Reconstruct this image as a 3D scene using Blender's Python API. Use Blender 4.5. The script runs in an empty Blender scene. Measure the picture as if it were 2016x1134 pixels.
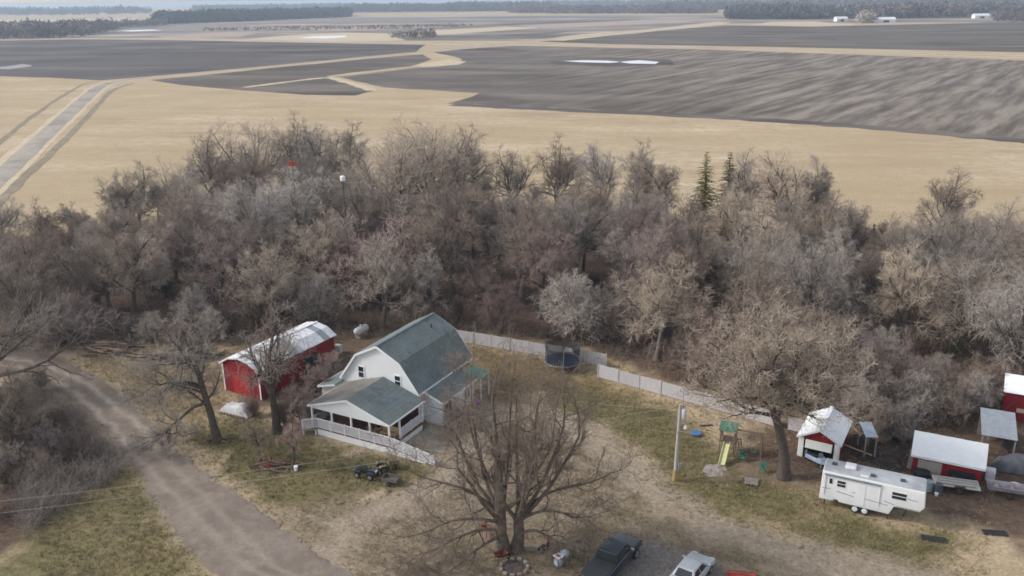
import bpy, bmesh, math, random
import numpy as np
from mathutils import Vector, Matrix, Euler

sc = bpy.context.scene
COL = sc.collection
random.seed(7)
RNG = np.random.default_rng(11)
PI = math.pi
TH = -0.49            # the farmyard's buildings share this bearing

# ------------------------------------------------------------------ camera
cam_data = bpy.data.cameras.new('camera')
cam = bpy.data.objects.new('camera', cam_data)
COL.objects.link(cam)
cam_data.sensor_width = 36.0
cam_data.lens = 36.0 * 1700.0 / 2016.0
cam_data.clip_start = 0.5
cam_data.clip_end = 120000.0
cam.location = (0, 0, 38.0)
cam.rotation_mode = 'QUATERNION'
cam.rotation_quaternion = (Euler((PI / 2 - 0.32330, 0, 0)).to_matrix() @ Matrix.Rotation(-0.01250, 3, 'Z')).to_quaternion()
sc.camera = cam

# ------------------------------------------------------------------ sky and sun (thin overcast, low light from the left)
SUN_EL, SUN_AZ = math.radians(34), math.radians(-86)      # azimuth from +Y (away from the camera), negative = left
world = bpy.data.worlds.new('World')
sc.world = world
world.use_nodes = True
wn = world.node_tree.nodes
wl = world.node_tree.links
wn.clear()
wo = wn.new('ShaderNodeOutputWorld')
wb = wn.new('ShaderNodeBackground')
sky = wn.new('ShaderNodeTexSky')
sky.sky_type = 'NISHITA'
sky.sun_disc = False
sky.sun_elevation = SUN_EL
sky.sun_rotation = SUN_AZ
sky.air_density = 1.0
sky.dust_density = 1.5
sky.ozone_density = 1.0
hs = wn.new('ShaderNodeHueSaturation')
hs.inputs['Saturation'].default_value = 0.38
wl.new(sky.outputs[0], hs.inputs['Color'])
wl.new(hs.outputs[0], wb.inputs['Color'])
wb.inputs['Strength'].default_value = 0.135
wl.new(wb.outputs[0], wo.inputs['Surface'])

sun_data = bpy.data.lights.new('sun', 'SUN')
sun_data.energy = 1.7
sun_data.angle = math.radians(13)
sun_data.color = (1.0, 0.945, 0.875)
sun = bpy.data.objects.new('sun', sun_data)
COL.objects.link(sun)
sd = Vector((math.sin(SUN_AZ) * math.cos(SUN_EL), math.cos(SUN_AZ) * math.cos(SUN_EL), math.sin(SUN_EL)))
sun.rotation_euler = sd.to_track_quat('Z', 'Y').to_euler()

sc.view_settings.view_transform = 'Standard'
sc.view_settings.look = 'None'
sc.view_settings.exposure = 0.67
sc.view_settings.gamma = 1.0
sc.view_settings.use_curve_mapping = False
cy = sc.cycles
cy.use_denoising = True
cy.max_bounces = 5
cy.diffuse_bounces = 2
cy.glossy_bounces = 2
cy.transmission_bounces = 2
cy.transparent_max_bounces = 8
cy.volume_bounces = 0
cy.filter_width = 1.7
try:
    sc.render.use_persistent_data = False
except Exception:
    pass

# ------------------------------------------------------------------ materials
MATS = {}


def mat(name, c1, c2=None, scale=4.0, rough=0.85, bump=0.0, bscale=None, detail=5.0, rand=0.0, metallic=0.0,
        stretch=None, spec=0.3, contrast=(0.35, 0.65), c3=None, s3=0.6):
    """noise mix of two base colours (c3: a third, in large patches), optional bump and per-object variation"""
    if name in MATS:
        return MATS[name]
    m = bpy.data.materials.new(name)
    m.use_nodes = True
    nt = m.node_tree
    n, l = nt.nodes, nt.links
    b = n['Principled BSDF']
    b.inputs['Roughness'].default_value = rough
    b.inputs['Metallic'].default_value = metallic
    b.inputs['Specular IOR Level'].default_value = spec
    if c2 is None:
        c2 = tuple(v * 0.82 for v in c1)
    tc = n.new('ShaderNodeTexCoord')
    src = tc.outputs['Object']
    if stretch:
        mp = n.new('ShaderNodeMapping')
        mp.inputs['Scale'].default_value = stretch[:3]
        if len(stretch) > 3:
            mp.inputs['Rotation'].default_value = (0, 0, stretch[3])
        l.new(src, mp.inputs['Vector'])
        src = mp.outputs[0]
    no = n.new('ShaderNodeTexNoise')
    no.inputs['Scale'].default_value = scale
    no.inputs['Detail'].default_value = detail
    no.inputs['Roughness'].default_value = 0.62
    l.new(src, no.inputs['Vector'])
    rp = n.new('ShaderNodeValToRGB')
    rp.color_ramp.elements[0].position = contrast[0]
    rp.color_ramp.elements[1].position = contrast[1]
    rp.color_ramp.elements[0].color = (*c1, 1)
    rp.color_ramp.elements[1].color = (*c2, 1)
    l.new(no.outputs['Fac'], rp.inputs[0])
    col = rp.outputs[0]
    if c3 is not None:
        n3 = n.new('ShaderNodeTexNoise')
        n3.inputs['Scale'].default_value = s3
        n3.inputs['Detail'].default_value = 6
        l.new(tc.outputs['Object'], n3.inputs['Vector'])
        r3 = n.new('ShaderNodeMapRange')
        r3.inputs[1].default_value = 0.45
        r3.inputs[2].default_value = 0.62
        l.new(n3.outputs['Fac'], r3.inputs[0])
        mx = n.new('ShaderNodeMixRGB')
        mx.inputs[2].default_value = (*c3, 1)
        l.new(r3.outputs[0], mx.inputs[0])
        l.new(col, mx.inputs[1])
        col = mx.outputs[0]
    if rand > 0:
        oi = n.new('ShaderNodeObjectInfo')
        mr = n.new('ShaderNodeMapRange')
        mr.inputs[3].default_value = 1 - rand
        mr.inputs[4].default_value = 1 + rand
        l.new(oi.outputs['Random'], mr.inputs[0])
        h = n.new('ShaderNodeHueSaturation')
        l.new(mr.outputs[0], h.inputs['Value'])
        l.new(col, h.inputs['Color'])
        mr2 = n.new('ShaderNodeMapRange')
        mr2.inputs[3].default_value = 1 + rand * 0.7
        mr2.inputs[4].default_value = 1 - rand * 0.7
        m2 = n.new('ShaderNodeMath')
        m2.operation = 'FRACT'
        m3 = n.new('ShaderNodeMath')
        m3.operation = 'MULTIPLY'
        m3.inputs[1].default_value = 7.31
        l.new(oi.outputs['Random'], m3.inputs[0])
        l.new(m3.outputs[0], m2.inputs[0])
        l.new(m2.outputs[0], mr2.inputs[0])
        l.new(mr2.outputs[0], h.inputs['Saturation'])
        col = h.outputs[0]
    l.new(col, b.inputs['Base Color'])
    if bump > 0:
        nb = n.new('ShaderNodeTexNoise')
        nb.inputs['Scale'].default_value = bscale or scale * 4
        nb.inputs['Detail'].default_value = 4
        l.new(src, nb.inputs['Vector'])
        bp = n.new('ShaderNodeBump')
        bp.inputs['Strength'].default_value = bump
        bp.inputs['Distance'].default_value = 0.05
        l.new(nb.outputs['Fac'], bp.inputs['Height'])
        l.new(bp.outputs[0], b.inputs['Normal'])
    MATS[name] = m
    return m


def siding(name, c1, c2, pitch, axis='Z', rough=0.6, depth=0.02, stain=0.25, dirt=(0.4, 0.38, 0.34)):
    """lapped boards or ribbed sheet: saw-tooth relief repeated every pitch metres, with streaky weathering"""
    if name in MATS:
        return MATS[name]
    m = mat(name, c1, c2, scale=1.6, rough=rough, stretch=(1.5, 1.5, 0.35) if axis != 'Z' else (0.5, 0.5, 1.2), c3=None)
    nt = m.node_tree
    n, l = nt.nodes, nt.links
    b = n['Principled BSDF']
    tc = [x for x in n if x.type == 'TEX_COORD'][0]
    sx = n.new('ShaderNodeSeparateXYZ')
    l.new(tc.outputs['Object'], sx.inputs[0])
    d = n.new('ShaderNodeMath')
    d.operation = 'DIVIDE'
    d.inputs[1].default_value = pitch
    l.new(sx.outputs[axis], d.inputs[0])
    f = n.new('ShaderNodeMath')
    f.operation = 'FRACT'
    l.new(d.outputs[0], f.inputs[0])
    bp = n.new('ShaderNodeBump')
    bp.inputs['Distance'].default_value = depth
    bp.inputs['Strength'].default_value = 0.6
    l.new(f.outputs[0], bp.inputs['Height'])
    l.new(bp.outputs[0], b.inputs['Normal'])
    # weather streaks with their own shapes
    no = n.new('ShaderNodeTexNoise')
    no.inputs['Scale'].default_value = 0.9
    no.inputs['Detail'].default_value = 8
    no.inputs['Roughness'].default_value = 0.7
    l.new(tc.outputs['Object'], no.inputs['Vector'])
    mr = n.new('ShaderNodeMapRange')
    mr.inputs[1].default_value = 0.5
    mr.inputs[2].default_value = 0.8
    mr.inputs[4].default_value = stain
    l.new(no.outputs['Fac'], mr.inputs[0])
    mx = n.new('ShaderNodeMixRGB')
    mx.inputs[2].default_value = (*dirt, 1)
    l.new(mr.outputs[0], mx.inputs[0])
    old = b.inputs['Base Color'].links[0].from_socket
    l.new(old, mx.inputs[1])
    l.new(mx.outputs[0], b.inputs['Base Color'])
    return m


def glass(name, c=(0.02, 0.025, 0.03)):
    m = mat(name, c, tuple(v * 1.4 for v in c), scale=0.7, rough=0.06, spec=0.6)
    return m


# ------------------------------------------------------------------ mesh helpers
def link_mesh(name, me, material=None, parent=None, smooth=False):
    o = bpy.data.objects.new(name, me)
    COL.objects.link(o)
    if material is not None and not me.materials:
        me.materials.append(material)
    if smooth:
        me.polygons.foreach_set('use_smooth', [True] * len(me.polygons))
    if parent is not None:
        o.parent = parent
    return o


def tag(o, label=None, cat=None, group=None, kind=None):
    if label:
        o['label'] = label
    if cat:
        o['category'] = cat
    if group:
        o['group'] = group
    if kind:
        o['kind'] = kind
    return o


def thing(name, label, cat, loc=(0, 0), rotz=0.0, group=None, z=0.0, scale=1.0):
    o = bpy.data.objects.new(name, None)
    COL.objects.link(o)
    o.empty_display_size = 0.3
    o.location = (loc[0], loc[1], z)
    o.rotation_euler = (0, 0, rotz)
    o.scale = (scale,) * 3
    return tag(o, label, cat, group)


def copy_tree(o, parent=None):
    c = o.copy()
    COL.objects.link(c)
    c.parent = parent
    for ch in list(o.children):
        copy_tree(ch, c)
    return c


class MB:
    """collects vertices and faces, then links them as ONE mesh object"""

    def __init__(s):
        s.v, s.f = [], []

    def add(s, v, f):
        k = len(s.v)
        s.v += [tuple(p) for p in v]
        s.f += [tuple(i + k for i in q) for q in f]
        return s

    def box(s, x0, x1, y0, y1, z0, z1, M=None):
        v = [(x, y, z) for z in (z0, z1) for y in (y0, y1) for x in (x0, x1)]
        if M is not None:
            v = [M @ Vector(p) for p in v]
        return s.add(v, [(0, 2, 3, 1), (4, 5, 7, 6), (0, 1, 5, 4), (2, 6, 7, 3), (0, 4, 6, 2), (1, 3, 7, 5)])

    def bar(s, a, b, w, h=None, roll=0.0):
        """rectangular bar between two points"""
        a, b = Vector(a), Vector(b)
        h = h or w
        d = (b - a)
        L = d.length
        M = Matrix.Translation(a) @ d.to_track_quat('X', 'Z').to_matrix().to_4x4() @ Matrix.Rotation(roll, 4, 'X')
        return s.box(0, L, -w / 2, w / 2, -h / 2, h / 2, M)

    def tube(s, pts, r, n=8, cap=True):
        pts = [Vector(p) for p in pts]
        rs = r if isinstance(r, (list, tuple)) else [r] * len(pts)
        k0 = len(s.v)
        ref = None
        for i, p in enumerate(pts):
            t = (pts[min(i + 1, len(pts) - 1)] - pts[max(i - 1, 0)]).normalized()
            if ref is None:
                ref = Vector((0, 0, 1)) if abs(t.z) < 0.9 else Vector((1, 0, 0))
            u = t.cross(ref).normalized()
            w = u.cross(t)
            for j in range(n):
                a = 2 * PI * j / n
                s.v.append(tuple(p + (u * math.cos(a) + w * math.sin(a)) * rs[i]))
        for i in range(len(pts) - 1):
            for j in range(n):
                a = k0 + i * n + j
                b = k0 + i * n + (j + 1) % n
                s.f.append((a, b, b + n, a + n))
        if cap:
            s.f.append(tuple(k0 + j for j in range(n))[::-1])
            s.f.append(tuple(k0 + (len(pts) - 1) * n + j for j in range(n)))
        return s

    def prism(s, prof, y0, y1, M=None, top=None):
        """profile of (x, z) points run from y0 to y1; top = second profile at y1"""
        n = len(prof)
        v = [(x, y0, z) for x, z in prof] + [(x, y1, z) for x, z in (top or prof)]
        if M is not None:
            v = [M @ Vector(p) for p in v]
        f = [tuple(range(n)), tuple(range(2 * n - 1, n - 1, -1))]
        f += [(i, i + n, (i + 1) % n + n, (i + 1) % n) for i in range(n)]
        return s.add(v, f)

    def slab(s, quad, t):
        """a sheet of thickness t hanging below four corner points (any order round)"""
        q = [Vector(p) for p in quad]
        nrm = (q[1] - q[0]).cross(q[3] - q[0]).normalized()
        if nrm.z < 0:
            nrm = -nrm
        v = q + [p - nrm * t for p in q]
        return s.add(v, [(0, 1, 2, 3), (7, 6, 5, 4), (0, 4, 5, 1), (1, 5, 6, 2), (2, 6, 7, 3), (3, 7, 4, 0)])

    def lathe(s, prof, n=16, c=(0, 0, 0), M=None):
        k0 = len(s.v)
        for r, z in prof:
            for j in range(n):
                a = 2 * PI * j / n
                p = Vector((c[0] + r * math.cos(a), c[1] + r * math.sin(a), c[2] + z))
                s.v.append(tuple(M @ p if M is not None else p))
        for i in range(len(prof) - 1):
            for j in range(n):
                a = k0 + i * n + j
                b = k0 + i * n + (j + 1) % n
                s.f.append((a, b, b + n, a + n))
        s.f.append(tuple(k0 + j for j in range(n))[::-1])
        s.f.append(tuple(k0 + (len(prof) - 1) * n + j for j in range(n)))
        return s

    def build(s, name, material, parent=None, bevel=0.0, segs=2, smooth=False, jitter=0.0):
        me = bpy.data.meshes.new(name)
        v = s.v
        if jitter:
            v = [(x + random.uniform(-jitter, jitter), y + random.uniform(-jitter, jitter), z + random.uniform(-jitter, jitter)) for x, y, z in v]
        me.from_pydata(v, [], s.f)
        me.update()
        bm = bmesh.new()
        bm.from_mesh(me)
        bmesh.ops.recalc_face_normals(bm, faces=bm.faces)
        if bevel > 0:
            bmesh.ops.bevel(bm, geom=[e for e in bm.edges if e.calc_face_angle(0) > 0.35], offset=bevel, segments=segs, affect='EDGES', profile=0.6)
        bm.to_mesh(me)
        bm.free()
        o = link_mesh(name, me, material, parent)
        if smooth:
            me.polygons.foreach_set('use_smooth', [True] * len(me.polygons))
            try:
                me.set_sharp_from_angle(angle=math.radians(38))
            except Exception:
                pass
        return o


def fast_mesh(name, verts, quads, material, parent=None, tris=False):
    """numpy arrays straight into a mesh"""
    me = bpy.data.meshes.new(name)
    k = 3 if tris else 4
    nv, nf = len(verts), len(quads)
    me.vertices.add(nv)
    me.vertices.foreach_set('co', np.asarray(verts, np.float32).ravel())
    me.loops.add(nf * k)
    me.loops.foreach_set('vertex_index', np.asarray(quads, np.int32).ravel())
    me.polygons.add(nf)
    me.polygons.foreach_set('loop_start', np.arange(0, nf * k, k, dtype=np.int32))
    me.polygons.foreach_set('loop_total', np.full(nf, k, np.int32))
    me.update(calc_edges=True)
    if material:
        me.materials.append(material)
    if name is None:
        return me
    return link_mesh(name, me, None, parent)


# ------------------------------------------------------------------ numpy noise and masks
def hash2(ix, iy, s):
    h = (ix.astype(np.int64) * 374761393 + iy.astype(np.int64) * 668265263 + s * 974634777) & 0xffffffff
    h = ((h ^ (h >> 13)) * 1274126177) & 0xffffffff
    return ((h ^ (h >> 16)) & 0xffff) / 65535.0


def vnoise(x, y, s=0):
    ix, iy = np.floor(x), np.floor(y)
    fx, fy = x - ix, y - iy
    fx, fy = fx * fx * (3 - 2 * fx), fy * fy * (3 - 2 * fy)
    a, b = hash2(ix, iy, s), hash2(ix + 1, iy, s)
    c, d = hash2(ix, iy + 1, s), hash2(ix + 1, iy + 1, s)
    return (a * (1 - fx) + b * fx) * (1 - fy) + (c * (1 - fx) + d * fx) * fy


def fbm(x, y, s=0, o=4):
    t, a, k = 0, 0.5, 0
    for i in range(o):
        t = t + a * vnoise(x * 2 ** i, y * 2 ** i, s + i)
        k += a
        a *= 0.5
    return t / k


def inside(poly, x, y):
    r = np.zeros(x.shape, bool)
    n = len(poly)
    for i in range(n):
        x0, y0 = poly[i]
        x1, y1 = poly[(i + 1) % n]
        c = ((y0 > y) != (y1 > y))
        xi = (x1 - x0) * (y - y0) / ((y1 - y0) if y1 != y0 else 1e-9) + x0
        r ^= c & (x < xi)
    return r


def pdist(poly, x, y, closed=True):
    d = np.full(x.shape, 1e9)
    n = len(poly)
    for i in range(n if closed else n - 1):
        x0, y0 = poly[i]
        x1, y1 = poly[(i + 1) % n]
        dx, dy = x1 - x0, y1 - y0
        t = np.clip(((x - x0) * dx + (y - y0) * dy) / (dx * dx + dy * dy + 1e-9), 0, 1)
        d = np.minimum(d, np.hypot(x - x0 - t * dx, y - y0 - t * dy))
    return d


def sstep(a, b, v):
    t = np.clip((v - a) / (b - a), 0, 1)
    return t * t * (3 - 2 * t)


def area(poly, x, y, soft, wob, s):
    """soft, ragged membership of a ground polygon"""
    d = pdist(poly, x, y)
    sd = np.where(inside(poly, x, y), d, -d) + (fbm(x * 0.35, y * 0.35, s) - 0.5) * 2 * wob + (fbm(x * 1.3, y * 1.3, s + 9) - 0.5) * wob
    return sstep(-soft, soft, sd)

# ------------------------------------------------------------------ the ground: one sheet to the horizon
def spread(lo, hi, step, far, ratio=1.22, first=None):
    a = list(np.arange(lo, hi + 1e-6, step))
    d, x = step * 1.3, hi
    up = []
    while x < far:
        x += d
        d *= ratio
        up.append(x)
    d, x = step * 1.3, lo
    dn = []
    while x > -far:
        x -= d
        d *= ratio
        dn.append(x)
    return np.array(dn[::-1] + a + up)


GX = spread(-66, 66, 0.42, 45000)
GY = spread(42, 112, 0.42, 45000)
gx, gy = np.meshgrid(GX, GY)
X, Y = gx.ravel(), gy.ravel()
near = (Y > 30) & (Y < 260) & (np.abs(X) < 160)

DRIVE_L = [(-73.28, 101.64), (-60.45, 88.58), (-54.71, 86.34), (-51.00, 84.52), (-44.01, 78.93), (-37.79, 72.33), (-32.57, 65.94), (-28.44, 60.30), (-24.74, 55.28), (-20.76, 50.89), (-16.22, 45.85)]
DRIVE_R = [(-78.23, 109.41), (-62.67, 95.38), (-55.90, 92.82), (-51.09, 89.99), (-43.34, 83.77), (-35.77, 75.59), (-29.91, 68.51), (-24.92, 63.28), (-20.39, 59.17), (-16.02, 54.97), (-11.32, 50.71), (-5.74, 45.66)]
WOOD = [(-120, 84), (-70, 88), (-52, 93), (-40, 95), (-31, 94), (-22, 95), (-14, 97), (-6, 97), (10, 89), (17, 81), (26, 74), (33, 72), (42, 70), (52, 78), (90, 80),
        (110, 142), (70, 139), (40, 142), (20, 150), (0, 164), (-30, 172), (-62, 160), (-84, 140), (-110, 136), (-125, 120)]
LAWN_HOUSE = [(-29.04, 70.35), (-28.91, 76.49), (-25.71, 77.51), (-21.61, 73.11), (-17.16, 70.05), (-11.23, 67.15), (-7.03, 64.90), (-8.76, 60.96), (-14.73, 59.99), (-18.05, 58.62), (-20.86, 60.12), (-24.62, 63.67)]
LAWN_CORNER = [(-38.54, 50.35), (-36.39, 55.65), (-35.05, 62.73), (-34.88, 67.74), (-33.11, 66.38), (-28.51, 60.15), (-24.84, 55.15), (-20.83, 50.89), (-16.09, 45.38), (-35.75, 45.73)]
LAWN_RIGHT = [(4.70, 81.35), (9.80, 79.98), (15.65, 75.26), (18.42, 68.21), (21.42, 62.98), (24.06, 58.39), (28.04, 55.58), (32.32, 54.20), (28.29, 51.86), (21.84, 54.11), (17.01, 57.16), (12.80, 59.73), (10.97, 66.60), (7.90, 71.33), (3.94, 76.68)]
YARD_GOLD = [(-6.14, 92.73), (2.84, 88.72), (9.01, 82.47), (15.85, 76.35), (9.41, 76.53), (2.52, 79.01), (-2.54, 76.86), (-4.06, 84.15)]
DIRT = [(-18.56, 58.28), (-12.89, 61.06), (-6.86, 62.85), (-5.09, 68.80), (-8.46, 70.78), (-5.55, 76.95), (-0.05, 76.79), (5.70, 73.41), (9.19, 68.44), (11.49, 61.64), (15.07, 57.20), (20.16, 53.52), (27.78, 50.72), (36.33, 47.33), (29.95, 41.91), (-9.79, 42.59), (-12.57, 50.73), (-16.05, 55.10)]
PAD = [(7.70, 52.87), (10.37, 54.67), (12.43, 53.68), (14.21, 50.20), (12.43, 45.33), (5.31, 45.46), (6.15, 50.36)]
LEFT_LITTER = [(-48.03, 91.06), (-39.24, 90.78), (-31.92, 87.69), (-28.61, 78.73), (-28.67, 71.31), (-32.74, 73.41), (-41.54, 82.71)]
BROWN_L = [(-57.90, 80.74), (-50.07, 81.72), (-43.03, 76.88), (-36.59, 69.60), (-33.19, 64.28), (-35.17, 61.19), (-36.39, 55.65), (-39.94, 51.50)]
SHED_YARD = [(-33.41, 90.60), (-23.91, 103.53), (-11.81, 105.96), (-4.86, 97.54), (-10.85, 89.88), (-17.92, 84.56), (-18.63, 77.31), (-26.73, 77.54)]
RIGHT_YARD = [(25.25, 72.88), (32.81, 72.68), (51.98, 79.96), (58.29, 75.16), (42.51, 51.57), (36.65, 52.88), (33.70, 55.46), (30.44, 57.55), (24.25, 61.34), (20.58, 63.00), (17.13, 66.45)]


TRACK = [(-1.28, 75.51), (3.37, 75.06), (6.54, 71.86), (9.09, 67.54), (11.29, 61.65), (14.53, 56.53), (19.25, 52.93), (25.91, 49.64), (33.81, 45.90)]
TRACK2 = [(-13.73, 53.01), (-12.22, 57.11), (-8.68, 60.22), (-5.65, 63.63), (-3.72, 68.77), (-1.28, 75.51)]


def patch(poly, soft, wob, s):
    m = np.zeros(X.shape)
    m[near] = area(poly, X[near], Y[near], soft, wob, s)
    return m


drive_poly = DRIVE_L + DRIVE_R[::-1]
lawn = np.maximum.reduce([patch(LAWN_HOUSE, 1.2, 2.0, 1), patch(LAWN_CORNER, 1.5, 2.0, 2) * 0.95, patch(LAWN_RIGHT, 1.8, 2.2, 3)])
gold = np.maximum(patch(YARD_GOLD, 1.5, 2.4, 4), patch(LEFT_LITTER, 1.5, 2.0, 5) * 0.55)
dirt = np.maximum.reduce([patch(DIRT, 1.6, 2.2, 6), patch(drive_poly, 0.6, 1.0, 7)])
pad = np.maximum(patch(PAD, 0.8, 1.2, 8), patch(drive_poly, 0.5, 0.9, 17) * 0.6)
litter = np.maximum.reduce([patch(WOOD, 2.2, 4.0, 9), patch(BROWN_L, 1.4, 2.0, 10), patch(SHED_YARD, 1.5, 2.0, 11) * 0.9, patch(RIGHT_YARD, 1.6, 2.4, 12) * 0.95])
track = np.zeros(X.shape)
for ln_, w0_ in ((TRACK, 2.0), (TRACK2, 1.6)):
    dd_ = pdist(ln_, X[near], Y[near], False) + (fbm(X[near] * 0.4, Y[near] * 0.4, 71) - 0.5) * 2.4
    track[near] = np.maximum(track[near], (1 - sstep(w0_ * 0.5, w0_ * 1.3, dd_)) * np.clip(0.35 + fbm(X[near] * 0.25, Y[near] * 0.25, 72), 0, 1))
zz_ = np.zeros(X.shape)
zz_[near] = (fbm(X[near] * 0.25, Y[near] * 0.25, 30) - 0.5) * 0.05 - 0.03
gv = np.stack([X, Y, zz_], 1)
ncx, ncy = len(GX), len(GY)
ii, jj = np.meshgrid(np.arange(ncx - 1), np.arange(ncy - 1))
a0 = (jj * ncx + ii).ravel()
gq = np.stack([a0, a0 + 1, a0 + 1 + ncx, a0 + ncx], 1)


def nd(nt, kind, **kw):
    n = nt.nodes.new(kind)
    for k, v in kw.items():
        n.inputs[k.replace('_', ' ')].default_value = v
    return n


def ramp(nt, fac, stops):
    r = nt.nodes.new('ShaderNodeValToRGB')
    e = r.color_ramp.elements
    while len(e) < len(stops):
        e.new(0.5)
    for q, (p, c) in zip(e, stops):
        q.position = p
        q.color = (*c, 1)
    nt.links.new(fac, r.inputs[0])
    return r.outputs[0]


def mixc(nt, fac, a, b):
    m = nt.nodes.new('ShaderNodeMixRGB')
    if isinstance(fac, float):
        m.inputs[0].default_value = fac
    else:
        nt.links.new(fac, m.inputs[0])
    for i, s in ((1, a), (2, b)):
        if isinstance(s, tuple):
            m.inputs[i].default_value = (*s, 1)
        else:
            nt.links.new(s, m.inputs[i])
    return m.outputs[0]


def noise(nt, vec, scale, detail=6.0, rough=0.6, stretch=None, rot=0.0):
    if stretch or rot:
        mp = nt.nodes.new('ShaderNodeMapping')
        mp.vector_type = 'POINT'
        mp.inputs['Scale'].default_value = (*(stretch or (1, 1)), 1)
        pre = nt.nodes.new('ShaderNodeVectorRotate')
        pre.rotation_type = 'Z_AXIS'
        pre.inputs['Angle'].default_value = rot
        nt.links.new(vec, pre.inputs['Vector'])
        nt.links.new(pre.outputs[0], mp.inputs['Vector'])
        vec = mp.outputs[0]
    n = nd(nt, 'ShaderNodeTexNoise', Scale=scale, Detail=detail, Roughness=rough)
    nt.links.new(vec, n.inputs['Vector'])
    return n.outputs['Fac']


def ground_material():
    m = bpy.data.materials.new('dry_ground')
    m.use_nodes = True
    nt = m.node_tree
    b = nt.nodes['Principled BSDF']
    b.inputs['Roughness'].default_value = 0.95
    b.inputs['Specular IOR Level'].default_value = 0.1
    tc = nt.nodes.new('ShaderNodeTexCoord').outputs['Object']

    def at(name):
        a = nt.nodes.new('ShaderNodeAttribute')
        a.attribute_name = name
        return a.outputs['Fac']
    fine = noise(nt, tc, 3.6, 8, 0.78)
    mid = noise(nt, tc, 0.35, 6, 0.62)
    big = noise(nt, tc, 0.018, 6, 0.6)
    streak = noise(nt, tc, 0.045, 8, 0.7, (0.45, 1.3), 0.15)
    tan1 = ramp(nt, streak, [(0.36, (0.37, 0.283, 0.185)), (0.46, (0.485, 0.38, 0.26)), (0.54, (0.535, 0.425, 0.295)), (0.64, (0.61, 0.5, 0.36))])
    tan2 = mixc(nt, ramp(nt, mid, [(0.42, (0, 0, 0)), (0.62, (0.65, 0.65, 0.65))]), tan1, (0.4, 0.305, 0.195))
    base = mixc(nt, ramp(nt, big, [(0.42, (0, 0, 0)), (0.58, (0.75, 0.75, 0.75))]), tan2, (0.43, 0.335, 0.205))
    # litter of the wood floor
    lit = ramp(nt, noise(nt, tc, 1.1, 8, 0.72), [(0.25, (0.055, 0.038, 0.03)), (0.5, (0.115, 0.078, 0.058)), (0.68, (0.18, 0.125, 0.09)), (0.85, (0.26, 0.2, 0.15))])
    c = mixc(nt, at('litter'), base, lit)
    gold_c = ramp(nt, noise(nt, tc, 0.9, 8, 0.7), [(0.28, (0.125, 0.095, 0.045)), (0.5, (0.2, 0.145, 0.065)), (0.72, (0.29, 0.215, 0.115))])
    c = mixc(nt, at('gold'), c, gold_c)
    g1 = ramp(nt, noise(nt, tc, 0.8, 8, 0.72, (0.8, 1.3), 0.4), [(0.3, (0.08, 0.076, 0.036)), (0.44, (0.13, 0.117, 0.055)), (0.56, (0.19, 0.163, 0.082)), (0.72, (0.27, 0.225, 0.13))])
    g2 = mixc(nt, ramp(nt, noise(nt, tc, 0.16, 5, 0.6), [(0.42, (0, 0, 0)), (0.62, (0.75, 0.75, 0.75))]), g1, (0.22, 0.178, 0.088))
    c = mixc(nt, at('lawn'), c, g2)
    d1 = ramp(nt, noise(nt, tc, 0.55, 8, 0.72, (0.5, 1.4), 0.55), [(0.3, (0.14, 0.11, 0.073)), (0.43, (0.22, 0.175, 0.122)), (0.55, (0.29, 0.237, 0.172)), (0.7, (0.38, 0.32, 0.245))])
    d2 = mixc(nt, ramp(nt, mid, [(0.5, (0, 0, 0)), (0.72, (0.6, 0.6, 0.6))]), d1, (0.14, 0.122, 0.06))
    c = mixc(nt, at('dirt'), c, d2)
    t1 = ramp(nt, noise(nt, tc, 1.2, 8, 0.72), [(0.3, (0.24, 0.19, 0.138)), (0.5, (0.34, 0.278, 0.21)), (0.7, (0.44, 0.37, 0.29))])
    c = mixc(nt, at('track'), c, t1)
    p1 = ramp(nt, noise(nt, tc, 3.0, 8, 0.75), [(0.3, (0.17, 0.15, 0.135)), (0.7, (0.3, 0.27, 0.25))])
    c = mixc(nt, at('pad'), c, p1)
    spk = ramp(nt, fine, [(0.34, (0.5, 0.5, 0.5)), (0.5, (0.97, 0.97, 0.97)), (0.66, (1.35, 1.35, 1.35))])
    mu = nt.nodes.new('ShaderNodeMixRGB')
    mu.blend_type = 'MULTIPLY'
    mu.inputs[0].default_value = 0.8
    nt.links.new(c, mu.inputs[1])
    nt.links.new(spk, mu.inputs[2])
    nt.links.new(mu.outputs[0], b.inputs['Base Color'])
    bp = nt.nodes.new('ShaderNodeBump')
    bp.inputs['Strength'].default_value = 0.7
    bp.inputs['Distance'].default_value = 0.12
    nt.links.new(fine, bp.inputs['Height'])
    nt.links.new(bp.outputs[0], b.inputs['Normal'])
    return m


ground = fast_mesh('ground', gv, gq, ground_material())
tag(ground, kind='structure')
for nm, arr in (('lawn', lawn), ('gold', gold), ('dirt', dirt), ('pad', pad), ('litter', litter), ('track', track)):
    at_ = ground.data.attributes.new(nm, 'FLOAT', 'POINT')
    at_.data.foreach_set('value', arr.astype(np.float32))


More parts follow.
